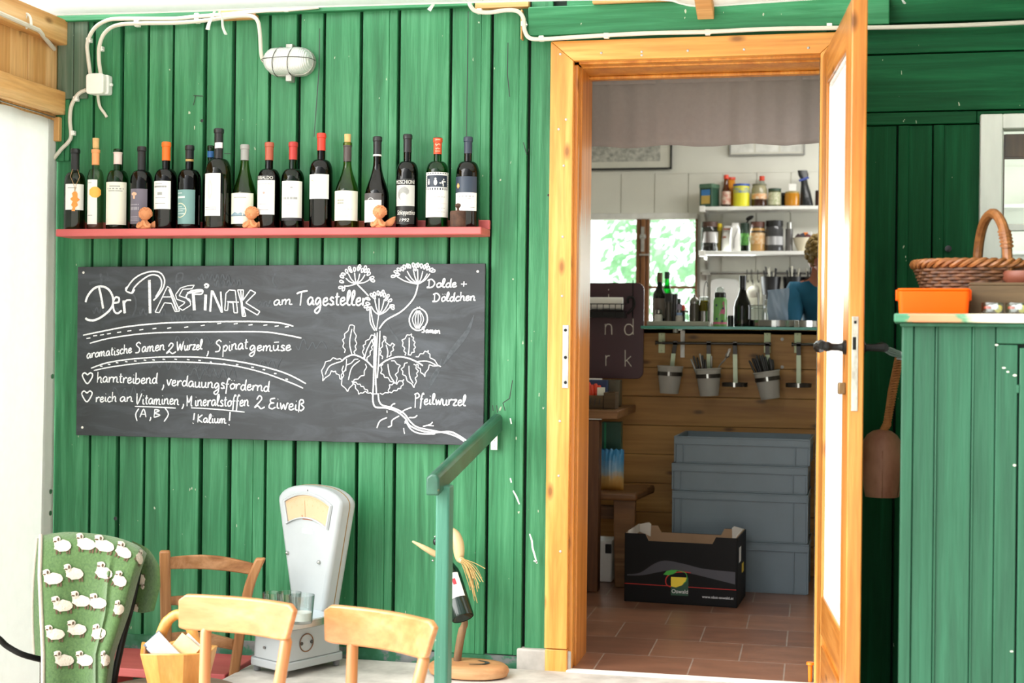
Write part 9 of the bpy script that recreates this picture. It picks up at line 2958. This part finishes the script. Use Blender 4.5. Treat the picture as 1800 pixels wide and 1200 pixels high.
# ================================================================ beyond the house
LEAF, nt, b = newmat('garden_leaves')
n1 = noise(nt, coords(nt, (1, 1, 1)), 3, 4)
nt.links.new(ramp(nt, n1, [(.3, lin('#6c9c7a')), (.7, lin('#b4d4b2'))]), b.inputs['Base Color'])
b.inputs['Roughness'].default_value = .6
tr_ = nt.nodes.new('ShaderNodeBsdfTranslucent'); tr_.inputs[0].default_value = lin('#9cc79c')
mx = nt.nodes.new('ShaderNodeMixShader'); mx.inputs[0].default_value = .45
nt.links.new(b.outputs[0], mx.inputs[1]); nt.links.new(tr_.outputs[0], mx.inputs[2]); nt.links.new(mx.outputs[0], nt.nodes['Material Output'].inputs[0])
BARK = mat('bark', '#6d5a48', .9, .2, 12)
def tree(x, y, h, r, label, seed):
    rt = random.Random(seed)
    t = thing('tree', label, 'tree', (x, y, GZ), 0, 'garden trees and bushes')
    mb = MB(); mb.tube([(0, 0, 0), (.05, 0, h * .35), (0, .05, h * .7)], [.12 * r, .09 * r, .04 * r], 8); mb.build('trunk', BARK, t)
    mb = MB()
    for k in range(5200):
        while True:
            p = Vector((rt.uniform(-1, 1), rt.uniform(-1, 1), rt.uniform(-1, 1)))
            if p.length < 1: break
        p = p.normalized() * (p.length ** .5)
        c = Vector((p.x * r, p.y * r, h * .58 + p.z * h * .44))
        d = Vector((rt.gauss(0, 1), rt.gauss(0, 1), rt.gauss(0, 1))).normalized(); e = d.orthogonal().normalized(); f = d.cross(e)
        a = rt.uniform(.03, .07) * (r ** .5)
        mb.add([c - e * a, c + f * a * .45, c + e * a, c - f * a * .45], [(0, 1, 2, 3)])
    tag(mb.build('foliage', LEAF, t, 0), None, None, None, 'stuff')
tree(-3.7, 9.0, 4.3, 1.5, 'pale green tree in the garden behind the first window sash', 1)
tree(-.7, 10.2, 4.3, 1.5, 'pale green tree in the garden behind the second window sash', 2)
tree(-6.9, 10.0, 3.6, 1.6, 'bush beyond the rear garden near the house corner', 3)
tree(-3.75, 1.7, 2.6, .7, 'green bush showing between the side curtain and the wall corner', 4)
# added plant standing in for greenery reflected in the white framed window
xp = XW(1795, 440, .3)
pl_ = thing('reflection_plant', 'yellow green leafy plant standing in for a reflection in the white framed window', 'plant', (xp + .03, .34, WZ0 - .02))
mb = MB(); mb.lathe([(0, 0), (.05, 0), (.065, .09), (.06, .09), (0, .08)], (0, 0, 0), 20); mb.build('pot', TERRA, pl_)
mb = MB(); rp = random.Random(6)
for k in range(26):
    a = rp.uniform(0, 6.28); L = rp.uniform(.14, .30); dr = rp.uniform(.2, .8)
    p0 = Vector((0, 0, .08)); d = Vector((math.cos(a) * dr, math.sin(a) * dr, 1)).normalized()
    sd_ = Vector((-math.sin(a), math.cos(a), 0)) * .016
    pts = [p0 + d * L * t_ + Vector((math.cos(a), math.sin(a), -.6)) * (.10 * t_ * t_) for t_ in (0, .35, .7, 1)]
    mb.add([pts[0], pts[1] - sd_, pts[1] + sd_, pts[2] - sd_ * .9, pts[2] + sd_ * .9, pts[3]], [(0, 1, 2), (1, 3, 4, 2), (3, 5, 4)])
mb.build('leaves', mat('yellow_green_leaf', '#7ba024', .4, .3, 20, (1, 1, 1), 0, 0, '#c9c23a'), pl_, 180)
mb = MB(); mb.box(WX0, WX1, .2, .46, WZ0 - .05, WZ0 - .021); tag(mb.build('window_sill', WHITE, None, 30, .003), 'white inner sill under the stand-in plant', 'sill')
